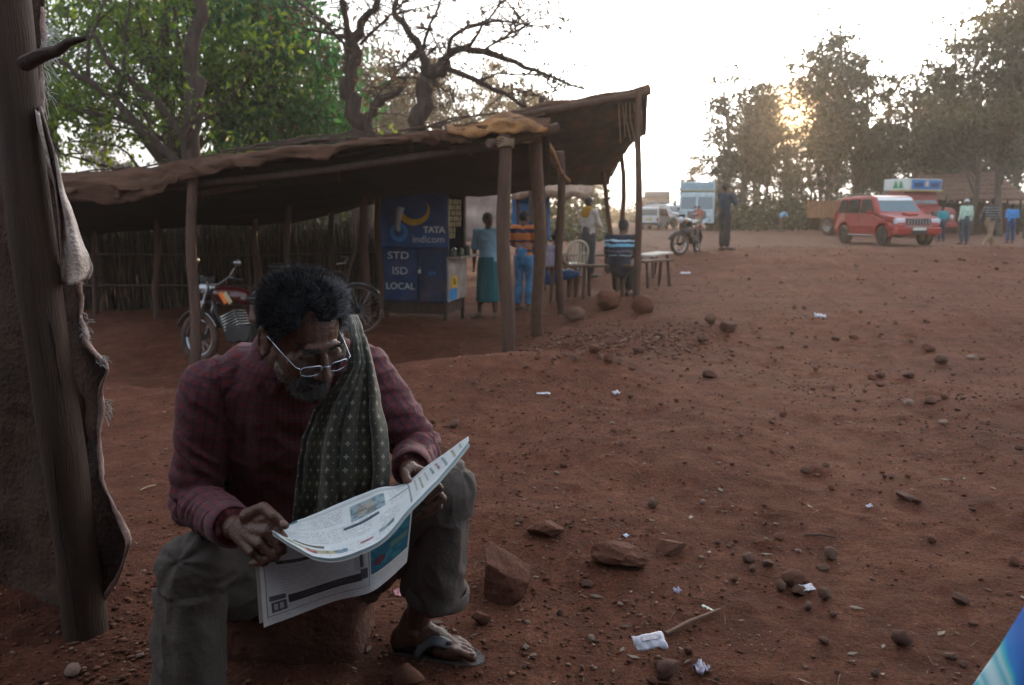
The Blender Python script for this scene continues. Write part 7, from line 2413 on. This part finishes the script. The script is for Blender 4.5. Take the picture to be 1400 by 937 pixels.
# ------------------------------------------------------------------ newspaper
def newspaper():
    t = thing('newspaper', 'open newspaper held across the seated man\'s knees, lower page hanging down', 'newspaper')
    paper = attr_mat('newsprint', 'print', .38, trans=.25)
    rng = np.random.default_rng(12)
    def interp_cols(cols, n):
        xs = np.linspace(0, 1, len(cols)); q = np.linspace(0, 1, n)
        C = np.array(cols)
        # smooth cubic through the points
        out = np.zeros((n, 3))
        for k in range(n):
            i = min(int(q[k] * (len(cols) - 1)), len(cols) - 2); t_ = q[k] * (len(cols) - 1) - i
            p0, p1, p2, p3 = C[max(i - 1, 0)], C[i], C[i + 1], C[min(i + 2, len(cols) - 1)]
            out[k] = .5 * ((2 * p1) + (-p0 + p2) * t_ + (2 * p0 - 5 * p1 + 4 * p2 - p3) * t_ ** 2 + (-p0 + 3 * p1 - 3 * p2 + p3) * t_ ** 3)
        return out
    def blank(r, c): return np.ones((r, c, 3)) * A3(.88, .93, .96)
    def text(img, r0, r1, c0, c1, col, rng, lead=3, dens=.62):
        for r in range(r0, r1, lead):
            run = rng.random(c1 - c0)
            mask = (run < dens)
            img[r, c0:c1][mask] = img[r, c0:c1][mask] * .5 + np.array(col) * .5
    # page lying across the hands
    far = [W(384, 721, 1.60), W(420, 707, 1.665), W(466, 688, 1.71), W(514, 669, 1.75), W(553, 661, 1.775), W(590, 632, 1.80), W(640, 597, 1.83)]
    mid = [W(378, 724, 1.57), W(424, 733, 1.58), W(470, 727, 1.60), W(520, 702, 1.63), W(557, 676, 1.67), W(596, 642, 1.72), W(641, 599, 1.78)]
    near = [W(371, 726, 1.54), W(428, 759, 1.50), W(474, 759, 1.495), W(523, 737, 1.52), W(560, 694, 1.58), W(602, 652, 1.66), W(641, 604, 1.74)]
    nc, nr = 210, 84
    Cf, Cm, Cn = interp_cols(far, nc), interp_cols(mid, nc), interp_cols(near, nc)
    P = np.zeros((nr, nc, 3))
    for i in range(nr):
        k = i / (nr - 1)
        P[i] = Cf * (1 - k) * (1 - 2 * k) + Cm * 4 * k * (1 - k) + Cn * k * (2 * k - 1)
    P[..., 2] += .0035 * fbm(P * 14, 3, 3)
    img = blank(nr, nc)
    img[4:8, 10:nc - 4] *= .8
    text(img, 10, 30, 8, 70, (.10, .12, .16), rng); text(img, 36, 60, 12, 96, (.12, .12, .16), rng)
    img[38:42, 70:104] = (.08, .14, .22)
    img[12:34, 78:112] = (.35, .52, .60); img[16:30, 84:100] = (.55, .50, .42)
    text(img, 46, 66, 104, 128, (.1, .1, .14), rng); text(img, 8, 40, 118, 140, (.12, .12, .18), rng)
    img[70:76, 14:70] = (.60, .55, .30); img[72:77, 30:40] = (.62, .15, .16); img[70:76, 60:72] = (.25, .40, .52); img[69:73, 84:96] = (.60, .20, .28); img[65:71, 102:120] = (.32, .48, .58)
    img[62:66, 20:48] = (.20, .15, .14)
    img[0:7, 2:24] = (.06, .20, .28)
    for c, col in ((142, (.12, .30, .42)), (150, (.70, .70, .66)), (156, (.45, .55, .12)), (163, (.62, .62, .60)), (170, (.14, .32, .46)), (176, (.55, .10, .30)), (182, (.14, .40, .55)), (190, (.60, .58, .20)), (197, (.55, .60, .62))):
        img[int(10 + rng.random() * 8):int(50 + rng.random() * 30), c:c + 2] = np.array(col) * .5 + .25
    img[20:70:4, 144:206] *= .82
    rr, cc = np.mgrid[0:nr, 0:nc]
    g_ = img.mean(2, keepdims=True); img = g_ + (img - g_) * .75
    brk = fbm(np.stack([rr * .35, cc * .22, 0 * rr], -1), 3, 19)
    img = img * (1 - .45 * (brk > .18) * (img.max(2) - img.min(2) > .08))[..., None]
    text(img, 66, 80, 14, 120, (.30, .28, .28), rng, 3, .4); text(img, 12, 34, 78, 112, (.30, .40, .46), rng, 3, .4)
    img *= (1 + .05 * fbm(np.stack([rr * .12, cc * .12, 0 * rr], -1), 3, 9))[..., None]
    me = MB().grid(P).mesh('page', [paper], True); set_col_attr(me, 'print', np.clip(img, 0, 1).reshape(-1, 3)); link('page', me, t)
    # leaves under it
    for q, (dz, ext, tint) in enumerate(((-.002, .002, (.45, .56, .60)), (-.0045, .005, (.62, .62, .60)))):
        P2 = P[::3, ::3].copy(); P2[..., 2] += dz
        P2[-1] += A3(.004, -ext, -.004)
        im = np.ones(P2.shape) * np.array(tint)
        me = MB().grid(P2).mesh('page', [paper], True); set_col_attr(me, 'print', im.reshape(-1, 3)); link('page', me, t)
    # hanging half
    top = [W(352, 742, 1.575), W(400, 742, 1.590), W(450, 730, 1.605), W(500, 712, 1.63), W(535, 690, 1.66), W(567, 668, 1.70)]
    bot = [W(361, 858, 1.555), W(415, 841, 1.575), W(465, 821, 1.60), W(505, 808, 1.625), W(530, 792, 1.66), W(556, 770, 1.70)]
    nc, nr = 230, 130
    Ct, Cb = interp_cols(top, nc), interp_cols(bot, nc)
    k = np.linspace(0, 1, nr)[:, None, None]
    P = Ct[None] * (1 - k) + Cb[None] * k
    P[..., 1] += .010 * np.sin(np.linspace(0, 1, nc) * 7)[None] * k[..., 0] + .004 * fbm(P * 12, 3, 5)
    img = np.ones((nr, nc, 3)) * A3(.70, .67, .66)
    a, b = 8, 140
    img[28:118, a:a + 1] = .06; img[28:118, b:b + 1] = .06; img[116:117, a:b] = .08
    img[30:36, a + 16:a + 66] = (.05, .05, .055)
    text(img, 31, 35, a + 18, a + 64, (.5, .5, .5), rng, 2, .4)
    text(img, 42, 84, a + 18, a + 102, (.14, .12, .13), rng, 5, .7)
    img[90:104, a + 24:b - 12] = (.055, .05, .055)
    text(img, 94, 101, a + 36, b - 24, (.5, .48, .47), rng, 4, .5)
    img[86:94, a + 4:a + 22] = (.12, .11, .11); img[96:112, a + 6:a + 22] = (.08, .08, .085); img[99:109, a + 9:a + 13] = (.45, .44, .43); img[99:109, a + 15:a + 19] = (.45, .44, .43)
    img[60:84, b - 22:b - 6] *= .75; img[56:80, b - 14:b - 9] = (.10, .10, .10); img[84:102, b - 14:b - 2] = (.10, .10, .11)
    text(img, 108, 116, a + 4, b, (.12, .11, .12), rng, 4, .5)
    text(img, 121, 127, a, b, (.15, .14, .14), rng, 6, .3)
    img[14:100, b + 4:224] = (.015, .13, .20)
    img[14:16, b + 4:224] = (.01, .03, .06); img[98:100, b + 4:224] = (.01, .03, .06)
    rr, cc = np.mgrid[0:nr, 0:nc]
    cl = fbm(np.stack([rr * .06, cc * .05, 0 * rr], -1), 3, 4)
    boxm = (rr > 15) & (rr < 98) & (cc > b + 4) & (cc < 223)
    img[boxm & (cl > .15)] = (.03, .22, .27)
    img[boxm & ((rr - 82) ** 2 / 60 + (cc - (b + 22)) ** 2 / 200 < 1)] = (.12, .02, .04)
    img[22:34, b + 30:b + 50][((rr + cc) % 3 < 2)[22:34, b + 30:b + 50]] = (.45, .34, .03)
    text(img, 20, 32, b + 52, 220, (.25, .30, .32), rng, 5, .6); text(img, 58, 66, b + 34, 200, (.02, .05, .08), rng, 4, .7)
    img[66:76, 186:220] = (.12, .22, .16); text(img, 40, 54, b + 40, 210, (.20, .36, .40), rng, 5, .4)
    text(img, 104, 120, b + 4, 224, (.16, .15, .16), rng, 4, .62)
    img[:, 226:228] *= .85
    img *= (1 + .06 * fbm(np.stack([rr * .12, cc * .12, 0 * rr], -1), 3, 9))[..., None]
    me = MB().grid(P).mesh('hanging_page', [paper], True); set_col_attr(me, 'print', np.clip(img, 0, 1).reshape(-1, 3)); link('hanging_page', me, t)
    P2 = P[::4, ::4].copy() + A3(-.012, .010, .002)
    me = MB().grid(P2).mesh('hanging_page', [paper], True); set_col_attr(me, 'print', (np.ones(P2.shape) * A3(.50, .47, .46)).reshape(-1, 3)); link('hanging_page', me, t)
newspaper()
# ------------------------------------------------------------------ stones, gravel, litter
STONE = [mat('stone_dark', (.105, .045, .029), .9, .4, 14, .6, 60), mat('stone_red', (.14, .053, .031), .92, .4, 14, .6, 60), mat('stone_grey', (.155, .082, .058), .9, .4, 14, .6, 60), mat('stone_pale', (.22, .14, .11), .9, .35, 14, .5, 60)]
def rock_mesh(seed, sub=2, flat=.7, chop=4, mt=0, rough=.25):
    bm = bmesh.new(); bmesh.ops.create_icosphere(bm, subdivisions=sub, radius=1.0)
    V = np.array([v.co[:] for v in bm.verts])
    rng = np.random.default_rng(seed)
    V = V * (1 + rough * fbm(V * 1.3 + seed * 3.1, 3, seed))[:, None]
    for _ in range(chop):
        n = rng.normal(size=3); n /= np.linalg.norm(n)
        d = V @ n; lim = rng.uniform(.5, .8)
        V = V - np.outer(np.maximum(d - lim, 0) * .92, n)
    V = V * A3(1, rng.uniform(.65, .95), flat)
    if sub >= 3: V += V * (.08 * fbm(V * 4, 4, seed + 5))[:, None]
    for v, p in zip(bm.verts, V): v.co = p
    me = bpy.data.meshes.new('stone'); bm.to_mesh(me); bm.free()
    me.materials.append(STONE[mt])
    if sub >= 3:
        me.polygons.foreach_set('use_smooth', [True] * len(me.polygons)); me.set_sharp_from_angle(angle=R(32))
    return me

ROCKS = [rock_mesh(50 + i, 2, (.55, .7, .8, .45)[i % 4], 5, (0, 1, 2, 1, 0, 1, 2, 3)[i % 8]) for i in range(16)]

def stone_at(px, py, wpx, me, rng, label, group=None, sink=.25, name='stone', scale=(1, 1, 1), rz=None):
    p = GP(px, py)
    dep = p[1] * CP - (p[2] - CAMZ) * SP
    r = wpx / F * dep / 2
    o = link(name, me)
    o.scale = (r * scale[0], r * scale[1], r * scale[2])
    zmin = min(v.co.z for v in me.vertices) * o.scale[2]
    o.location = (p[0], p[1] + r * .5, p[2] - zmin * (1 - sink))
    o.rotation_euler = (rng.uniform(-.25, .25), rng.uniform(-.25, .25), rng.uniform(0, 6.28) if rz is None else rz)
    tag(o, label, 'stone', group)
    return o

def stones():
    rng = random.Random(7)
    big = [
        (833, 424, 37, 1, .8, 'rounded boulder at the foot of the seated man in the striped polo'), (880, 428, 36, 1, .75, 'rounded boulder right beside the tall awning post'),
        (787, 439, 28, 2, .7, 'pale boulder at the foot of the middle awning post'), (973, 444, 20, 0, .8, 'dark stone, left one of a pair on the open ground right of the awning'),
        (997, 455, 27, 0, .75, 'angular dark stone, larger one of a pair right of the awning'), (962, 471, 17, 0, .7, 'small dark stone just below the pair right of the awning'),
        (972, 518, 22, 0, .7, 'dark angular stone lying alone right of the low earth mound'), (813, 484, 22, 1, .7, 'stone among the rubble behind the earth mound'),
        (745, 735, 52, 1, .55, 'half buried earthy rock right of the reading man\'s knee'), (855, 780, 92, 1, .50, 'long half buried boulder in the middle foreground'),
        (918, 760, 46, 1, .6, 'rounded rock at the right end of the long boulder'), (1088, 804, 34, 1, .75, 'largest stone of the little pile in the right foreground'),
        (1068, 812, 22, 0, .75, 'round dark stone at the left of the little pile'), (1093, 818, 24, 0, .6, 'flat stone at the front of the little pile'),
        (1131, 822, 26, 0, .6, 'dark stone at the right of the little pile'), (1108, 836, 17, 2, .7, 'pale small stone below the little pile'),
        (1051, 776, 15, 2, .8, 'pale stone above the little pile'), (1128, 782, 15, 2, .7, 'pale pebble right above the little pile'),
        (1236, 888, 28, 0, .85, 'dark lumpy stone near the lower right corner'), (1301, 906, 19, 2, .6, 'pale flat stone in the lower right corner, left of the blue cloth'),
        (914, 934, 42, 0, .6, 'dark rock under the white wrapper'), (892, 937, 15, 1, .7, 'red chip of stone beside the wrapper\'s rock'), (906, 916, 20, 0, .6, 'dark stone just behind the white wrapper'),
        (657, 858, 30, 1, .7, 'reddish stone just right of the reading man\'s foot'), (560, 948, 52, 1, .75, 'rounded stone against the sole of the sandal'),
        (96, 928, 28, 3, .5, 'pale flat stone at the foot of the hut post'), (1241, 686, 28, 0, .5, 'flat dark stone on the right, lying beside a twin'),
    ]
    for i, (px, py, w, mt, fl, lab) in enumerate(big):
        buried = w > 42 and 700 < py < 800
        me = rock_mesh(100 + i, 4 if buried else 3, fl, 6 if buried else (1 if i < 3 else 5), mt, .45 if buried else .25)
        stone_at(px, py, w, me, rng, lab, None, .55 if buried else .2, scale=(1, 1, 1), rz=0 if buried else None)
    # big wedge of rock beside his leg
    me = rock_mesh(140, 5, .95, 7, 1, .45)
    V = verts_of(me); V += V * (.07 * fbm(V * 3, 3, 8) + .035 * fbm(V * 11, 3, 9))[:, None]; set_verts(me, V); me.set_sharp_from_angle(angle=R(50))
    p = GP(688, 838)
    o = link('wedge_rock', me); o.location = (p[0] + .0, p[1] + .13, p[2] + .055); o.scale = (.105, .16, .13); o.rotation_euler = (.15, .45, .35)
    tag(o, 'large upright wedge of earthy rock right of the reading man\'s trouser leg', 'rock')
    small = [(875, 483, 20), (832, 498, 20), (786, 496, 14), (764, 490, 10), (864, 507, 11), (1271, 482, 19), (1288, 498, 20), (1329, 492, 16), (1344, 493, 10), (1192, 521, 14), (1205, 518, 13), (1206, 529, 15), (1243, 518, 17), (1293, 547, 13), (1273, 554, 18), (1243, 556, 18),
             (1112, 534, 9), (1072, 571, 13), (1013, 600, 10), (1175, 550, 11), (1144, 467, 13), (1168, 465, 13), (1102, 478, 8), (1291, 582, 16), (1395, 616, 14), (1005, 798, 15), (1024, 773, 19), (1067, 741, 19), (1320, 916, 15), (1276, 746, 17), (893, 697, 20), (808, 878, 16), (1128, 881, 19), (943, 896, 15), (980, 935, 11), (1331, 858, 14), (1315, 828, 26), (1389, 776, 20), (1138, 767, 24), (729, 902, 13), (803, 806, 22), (590, 583, 16), (620, 587, 18), (122, 894, 15), (1255, 690, 16), (1210, 655, 10), (1130, 640, 11), (960, 690, 12), (1330, 700, 12), (770, 640, 10), (850, 610, 9)]
    for i, (px, py, w) in enumerate(small):
        stone_at(px, py, w, ROCKS[i % 16], rng, 'small loose reddish stone on the bare earth', 'loose stones on the clearing', .15)
    # loosely strewn stones, clustered
    n = 0
    while n < 170:
        if rng.random() < .40: px, py = rng.gauss(850, 75), rng.gauss(480, 14)
        elif rng.random() < .5: px, py = rng.uniform(900, 1400), 345 + 320 * rng.random() ** 1.5
        else: px, py = rng.uniform(640, 1400), rng.uniform(520, 930)
        if not (560 < px < 1398 and 350 < py < 935): continue
        if px < 690 and py > 560: continue
        w = rng.uniform(5, 9) * (1 + .5 * (py > 640))
        stone_at(px, py, w, ROCKS[rng.randrange(16)], rng, 'small loose reddish stone on the bare earth', 'loose stones on the clearing', .15)
        n += 1
stones()

def gravel():
    rng = np.random.default_rng(21)
    n = 60000
    y = np.exp(rng.uniform(math.log(1.5), math.log(30), n))
    x = rng.uniform(-.75, .75, n) * (y + .6)
    P = np.stack([x, y, np.zeros(n)], 1)
    dens = .5 + .9 * fbm(P * .8, 3, 4) + .5 * fbm(P * 3.0, 2, 6)
    dens += 1.0 * gauss(x, y, 1.2, 8.6, 1.1, .9)
    dens -= .8 * ((x < 0) & (y > 6))
    keep = rng.random(n) < np.clip(dens, .06, 1)
    x, y = x[keep], y[keep]; n = len(x)
    s = (.0020 + .0075 * rng.random(n) ** 4) * (1 + y * .16)
    # rubble behind the mound and along the hut
    m = 1500
    xr = rng.normal(1.15, .65, m); yr = rng.normal(8.7, .55, m)
    m2 = 700
    xl = rng.normal(-1.02, .10, m2); yl = rng.normal(2.35, .35, m2)
    x = np.concatenate([x, xr, xl]); y = np.concatenate([y, yr, yl]); s = np.concatenate([s, .008 + .026 * rng.random(m) ** 2.5, .004 + .012 * rng.random(m2) ** 2])
    n = len(x)
    z = ground_z(x, y)
    oct_ = np.array([(1, 0, 0), (-.9, .1, 0), (0, 1, .1), (.1, -.9, 0), (0, .1, .8), (0, 0, -.7)], float)
    F_ = np.array([(0, 2, 4), (2, 1, 4), (1, 3, 4), (3, 0, 4), (2, 0, 5), (1, 2, 5), (3, 1, 5), (0, 3, 5)])
    a = rng.uniform(0, 6.28, n); ca, sa = np.cos(a), np.sin(a)
    V = oct_[None] * (1 + .45 * rng.normal(size=(n, 6, 1)) * .6) * s[:, None, None] * np.stack([np.ones(n), rng.uniform(.5, 1, n), rng.uniform(.35, .8, n)], 1)[:, None, :]
    X = V[..., 0] * ca[:, None] - V[..., 1] * sa[:, None]; Y = V[..., 0] * sa[:, None] + V[..., 1] * ca[:, None]
    V = np.stack([X + x[:, None], Y + y[:, None], V[..., 2] + z[:, None] + s[:, None] * .25], -1).reshape(-1, 3)
    T = (F_[None] + (np.arange(n) * 6)[:, None, None]).reshape(-1)
    me = bpy.data.meshes.new('gravel')
    me.vertices.add(n * 6); me.vertices.foreach_set('co', V.reshape(-1))
    me.loops.add(len(T)); me.loops.foreach_set('vertex_index', T)
    me.polygons.add(n * 8); me.polygons.foreach_set('loop_start', np.arange(0, n * 24, 3)); me.polygons.foreach_set('loop_total', np.full(n * 8, 3))
    me.update(calc_edges=True)
    t = rng.random(n)
    base = np.array([(.075, .029, .018), (.11, .042, .025), (.15, .062, .039), (.155, .08, .056), (.24, .15, .115)])
    col = base[np.clip((t ** 1.5 * 4.99).astype(int), 0, 4)] * (.75 + .5 * rng.random((n, 1)))
    set_col_attr(me, 'tone', np.repeat(col, 6, 0))
    me.materials.append(attr_mat('gravel_mix', 'tone', .93))
    o = link('gravel', me)
    tag(o, 'loose red grit and gravel strewn over the clearing', 'gravel', kind='stuff')
gravel()

def straw():
    rng = random.Random(31)
    mb = MB()
    for _ in range(700):
        y = math.exp(rng.uniform(math.log(1.7), math.log(12))); x = rng.uniform(-.7, .72) * (y + .4)
        L_ = rng.uniform(.015, .07) * (1 + y * .08); a = rng.uniform(0, 6.28)
        z = ground_z(x, y) + .004
        d = A3(math.cos(a), math.sin(a), rng.uniform(-.05, .12)) * L_
        p = A3(x, y, z)
        mb.tube([p, p + d * .5 + A3(0, 0, .003), p + d], [.0014, .0016, .0008], 3)
    o = mb.build('straw_litter', mat('dry_straw', (.16, .09, .055), .9, .6, 4, hue=(.05, .028, .018)))
    tag(o, 'scattered bits of straw and thin twigs on the ground', 'straw', kind='stuff')
straw()

def fallen_leaves():
    rng = np.random.default_rng(77)
    n = 520
    y = np.exp(rng.uniform(math.log(1.8), math.log(14), n)); x = rng.uniform(-.7, .72, n) * (y + .4)
    C = np.stack([x, y, ground_z(x, y) + .006], 1)
    me = leaves_mesh('fallen_leaves', C * A3(1, 1, 0), .042, rng, [LEAF_DRY], 0, .4)
    V = verts_of(me); b = np.repeat(C, 4, 0)
    V[:, 2] = b[:, 2] + V[:, 2] * .22
    set_verts(me, V)
    tag(link('fallen_leaves', me), 'dry brown leaves scattered thinly over the clearing', 'leaves', kind='stuff')
fallen_leaves()

def litter():
    white = mat('white_wrapper', (.50, .48, .54), .4, .25, 40)
    rng = random.Random(2)
    def sheetlet(name, label, px, py, w, h, m, ang=0, lift=.012, crumple=.006, tilt=.25, n=12, cat='litter'):
        p = GP(px, py)
        P = np.zeros((n, n, 3))
        ca, sa = math.cos(ang), math.sin(ang)
        for i in range(n):
            for j in range(n):
                u, v = (i / (n - 1) - .5) * w, (j / (n - 1) - .5) * h
                P[i, j] = (u * ca - v * sa, u * sa + v * ca, lift + v * tilt)
        P[..., 2] += crumple * fbm(P * (2.2 / max(w, h)) * 3 + px, 3, 4)
        o = MB().grid(P, thick=.0012).build(name, m, None, smooth=True)
        o.location = tuple(p)
        return tag(o, label, cat)
    # folded wrapper with crimped ends
    p = GP(889, 905)
    t = thing('wrapper', 'crumpled white foil wrapper in the foreground on a dark rock', 'wrapper', (p[0], p[1] + .02, p[2] + .045), .28)
    P = np.zeros((22, 14, 3))
    for i in range(22):
        for j in range(14):
            u, v = i / 21 - .5, j / 13 - .5
            end = max(0, abs(u) * 2 - .78) / .22
            P[i, j] = (u * .092, v * .036 * (1 + .25 * end), .012 * (1 - (2 * v) ** 2) * (1 - end) + v * .5 * .046)
    P[..., 2] += .009 * fbm(P * 55, 3, 5); P[..., 1] += .006 * fbm(P * 40, 2, 8)
    MB().grid(P, thick=.004).build('sleeve', white, t, smooth=True)
    MB().box((.0, -.002, .016), (.05, .016, .0015), np.array(Matrix.Rotation(.45, 3, 'X'))).build('print', mat('wrapper_print', (.50, .46, .40), .5, .4, 60, hue=(.32, .28, .42)), t)
    sheetlet('paper_scrap', 'thin pale strip of paper beside the stick', 968, 838, .045, .016, mat('pale_scrap', (.45, .50, .42), .6, .2, 40), 2.2, cat='paper')
    sheetlet('paper_scrap', 'white torn scrap of paper tucked under the little stone pile', 1103, 811, .05, .03, white, .3, cat='paper')
    sheetlet('paper_scrap', 'small flat white scrap lying on the earth mound', 743, 542, .09, .02, white, .05, cat='paper')
    sheetlet('plastic_scrap', 'tiny blue white bit of plastic above the long boulder', 856, 738, .022, .014, mat('bluish_plastic', (.50, .56, .70), .4, .2, 40), .8, cat='plastic')
    sheetlet('paper_scrap', 'crumpled white scrap far out on the right of the clearing', 1122, 434, .13, .09, white, .4, crumple=.05, cat='paper')
    sheetlet('paper_scrap', 'white scrap lying in front of the short bench', 937, 375, .22, .10, white, .1, crumple=.04, cat='paper')
    sheetlet('plastic_scrap', 'glinting clear plastic shred near the bottom edge', 958, 918, .05, .035, mat('clear_shred', (.35, .33, .42), .15, .6, 60, hue=(.10, .06, .08)), .9, crumple=.02, cat='plastic')
    sheetlet('plastic_scrap', 'silver plastic shred left of the stick', 925, 812, .028, .018, mat('clear_shred', (.35, .33, .42)), .4, crumple=.012, cat='plastic')
    sheetlet('plastic_scrap', 'pink plastic shred on the ground behind the reading man\'s shin', 545, 815, .03, .03, mat('pink_plastic', (.55, .25, .27), .5, .3, 40), .4, crumple=.012, cat='plastic')
    sheetlet('paper_scrap', 'pale crumpled scrap right of the earth mound', 842, 540, .05, .04, white, .4, crumple=.02, cat='paper')
    sheetlet('paper_scrap', 'bright fleck of paper on the right half of the clearing', 1188, 700, .03, .015, white, .4, crumple=.01, cat='paper')
    # sticks
    def stick(label, a, b, r, m):
        pa, pb = GP(*a), GP(*b)
        pa[2] += r; pb[2] += r * 1.6
        mid = (pa + pb) / 2 + A3(.006, 0, .006)
        o = MB().tube([pa, pa * .6 + pb * .4 + A3(0, 0, .004), mid, pb], [r * .9, r * 1.1, r, r * .7], 8, wob=.12, seed=3).build('stick', m, None, smooth=True, edge=50)
        tag(o, label, 'stick')
    stick('straight brown stick lying beside the pale paper strip', (910, 872), (984, 840), .007, mat('stick_brown', (.15, .08, .055), .9, .3, 20))
    stick('thin pale straw lying left of the reading man by the hut', (192, 672), (213, 668), .004, mat('pale_straw', (.38, .28, .20), .9, .2, 20))
    stick('thin dark twig in the right middle of the clearing', (1100, 733), (1142, 740), .004, mat('twig_dark', (.07, .04, .03), .9, .3, 20))
litter()

# ------------------------------------------------------------------ out-of-focus cloth at the right bottom corner
def corner_cloth():
    cx, cyy = 1.155, .84
    n, mrow = 72, 30
    P = np.zeros((mrow, n, 3))
    for i in range(mrow):
        k = i / (mrow - 1)
        z = 1.02 * (1 - k)
        r0 = .385 + .35 * (1.02 - z)
        for j in range(n):
            a = 2 * PI * j / (n - 1)
            r = r0 * (1 + (.03 + .06 * k) * math.sin(a * 9 + 2 * math.sin(k * 3)) + .025 * math.sin(a * 23 + 3 * math.sin(k * 5)) + .015 * math.sin(a * 41 + k * 9))
            P[i, j] = (cx + r * math.cos(a), cyy + r * math.sin(a) * .8, max(z, .012))
    m, nt, N, L, bs = nodes('blue_white_print')
    tc = N.new('ShaderNodeTexCoord')
    wv = N.new('ShaderNodeTexWave'); wv.inputs['Scale'].default_value = 3.2; wv.inputs['Distortion'].default_value = 5; wv.inputs['Detail'].default_value = 2
    mp = N.new('ShaderNodeMapping'); mp.inputs['Rotation'].default_value = (0, .5, .6)
    L.new(tc.outputs['Object'], mp.inputs[0]); L.new(mp.outputs[0], wv.inputs['Vector'])
    cr = N.new('ShaderNodeValToRGB'); e = cr.color_ramp.elements
    e[0].position, e[0].color = .0, (.02, .12, .45, 1); e[1].position, e[1].color = 1, (.45, .62, .68, 1)
    for p_, c_ in ((.3, (.02, .20, .55)), (.45, (.05, .45, .50)), (.62, (.36, .54, .60)), (.8, (.10, .40, .50))):
        q = e.new(p_); q.color = (*c_, 1)
    L.new(wv.outputs['Fac'], cr.inputs[0]); L.new(cr.outputs[0], bs.inputs['Base Color']); bs.inputs['Roughness'].default_value = .75
    o = MB().grid(P, thick=.003).build('draped_cloth', m, None, smooth=True)
    tag(o, 'blurred blue and white printed cloth at the lower right corner', 'cloth')
corner_cloth()
# ------------------------------------------------------------------ dusty air
def haze():
    mb = MB().box((5, 60, 13), (300, 168, 30))
    m = bpy.data.materials.new('dusty_air'); m.use_nodes = True
    N, L = m.node_tree.nodes, m.node_tree.links
    N.clear()
    pv = N.new('ShaderNodeVolumePrincipled')
    pv.inputs['Color'].default_value = (.95, .83, .72, 1)
    pv.inputs['Density'].default_value = .0015
    pv.inputs['Anisotropy'].default_value = .66
    out = N.new('ShaderNodeOutputMaterial'); L.new(pv.outputs[0], out.inputs['Volume'])
    o = mb.build('haze', m)
    tag(o, 'pale dusty evening air over the whole clearing', 'haze', kind='stuff')
haze()
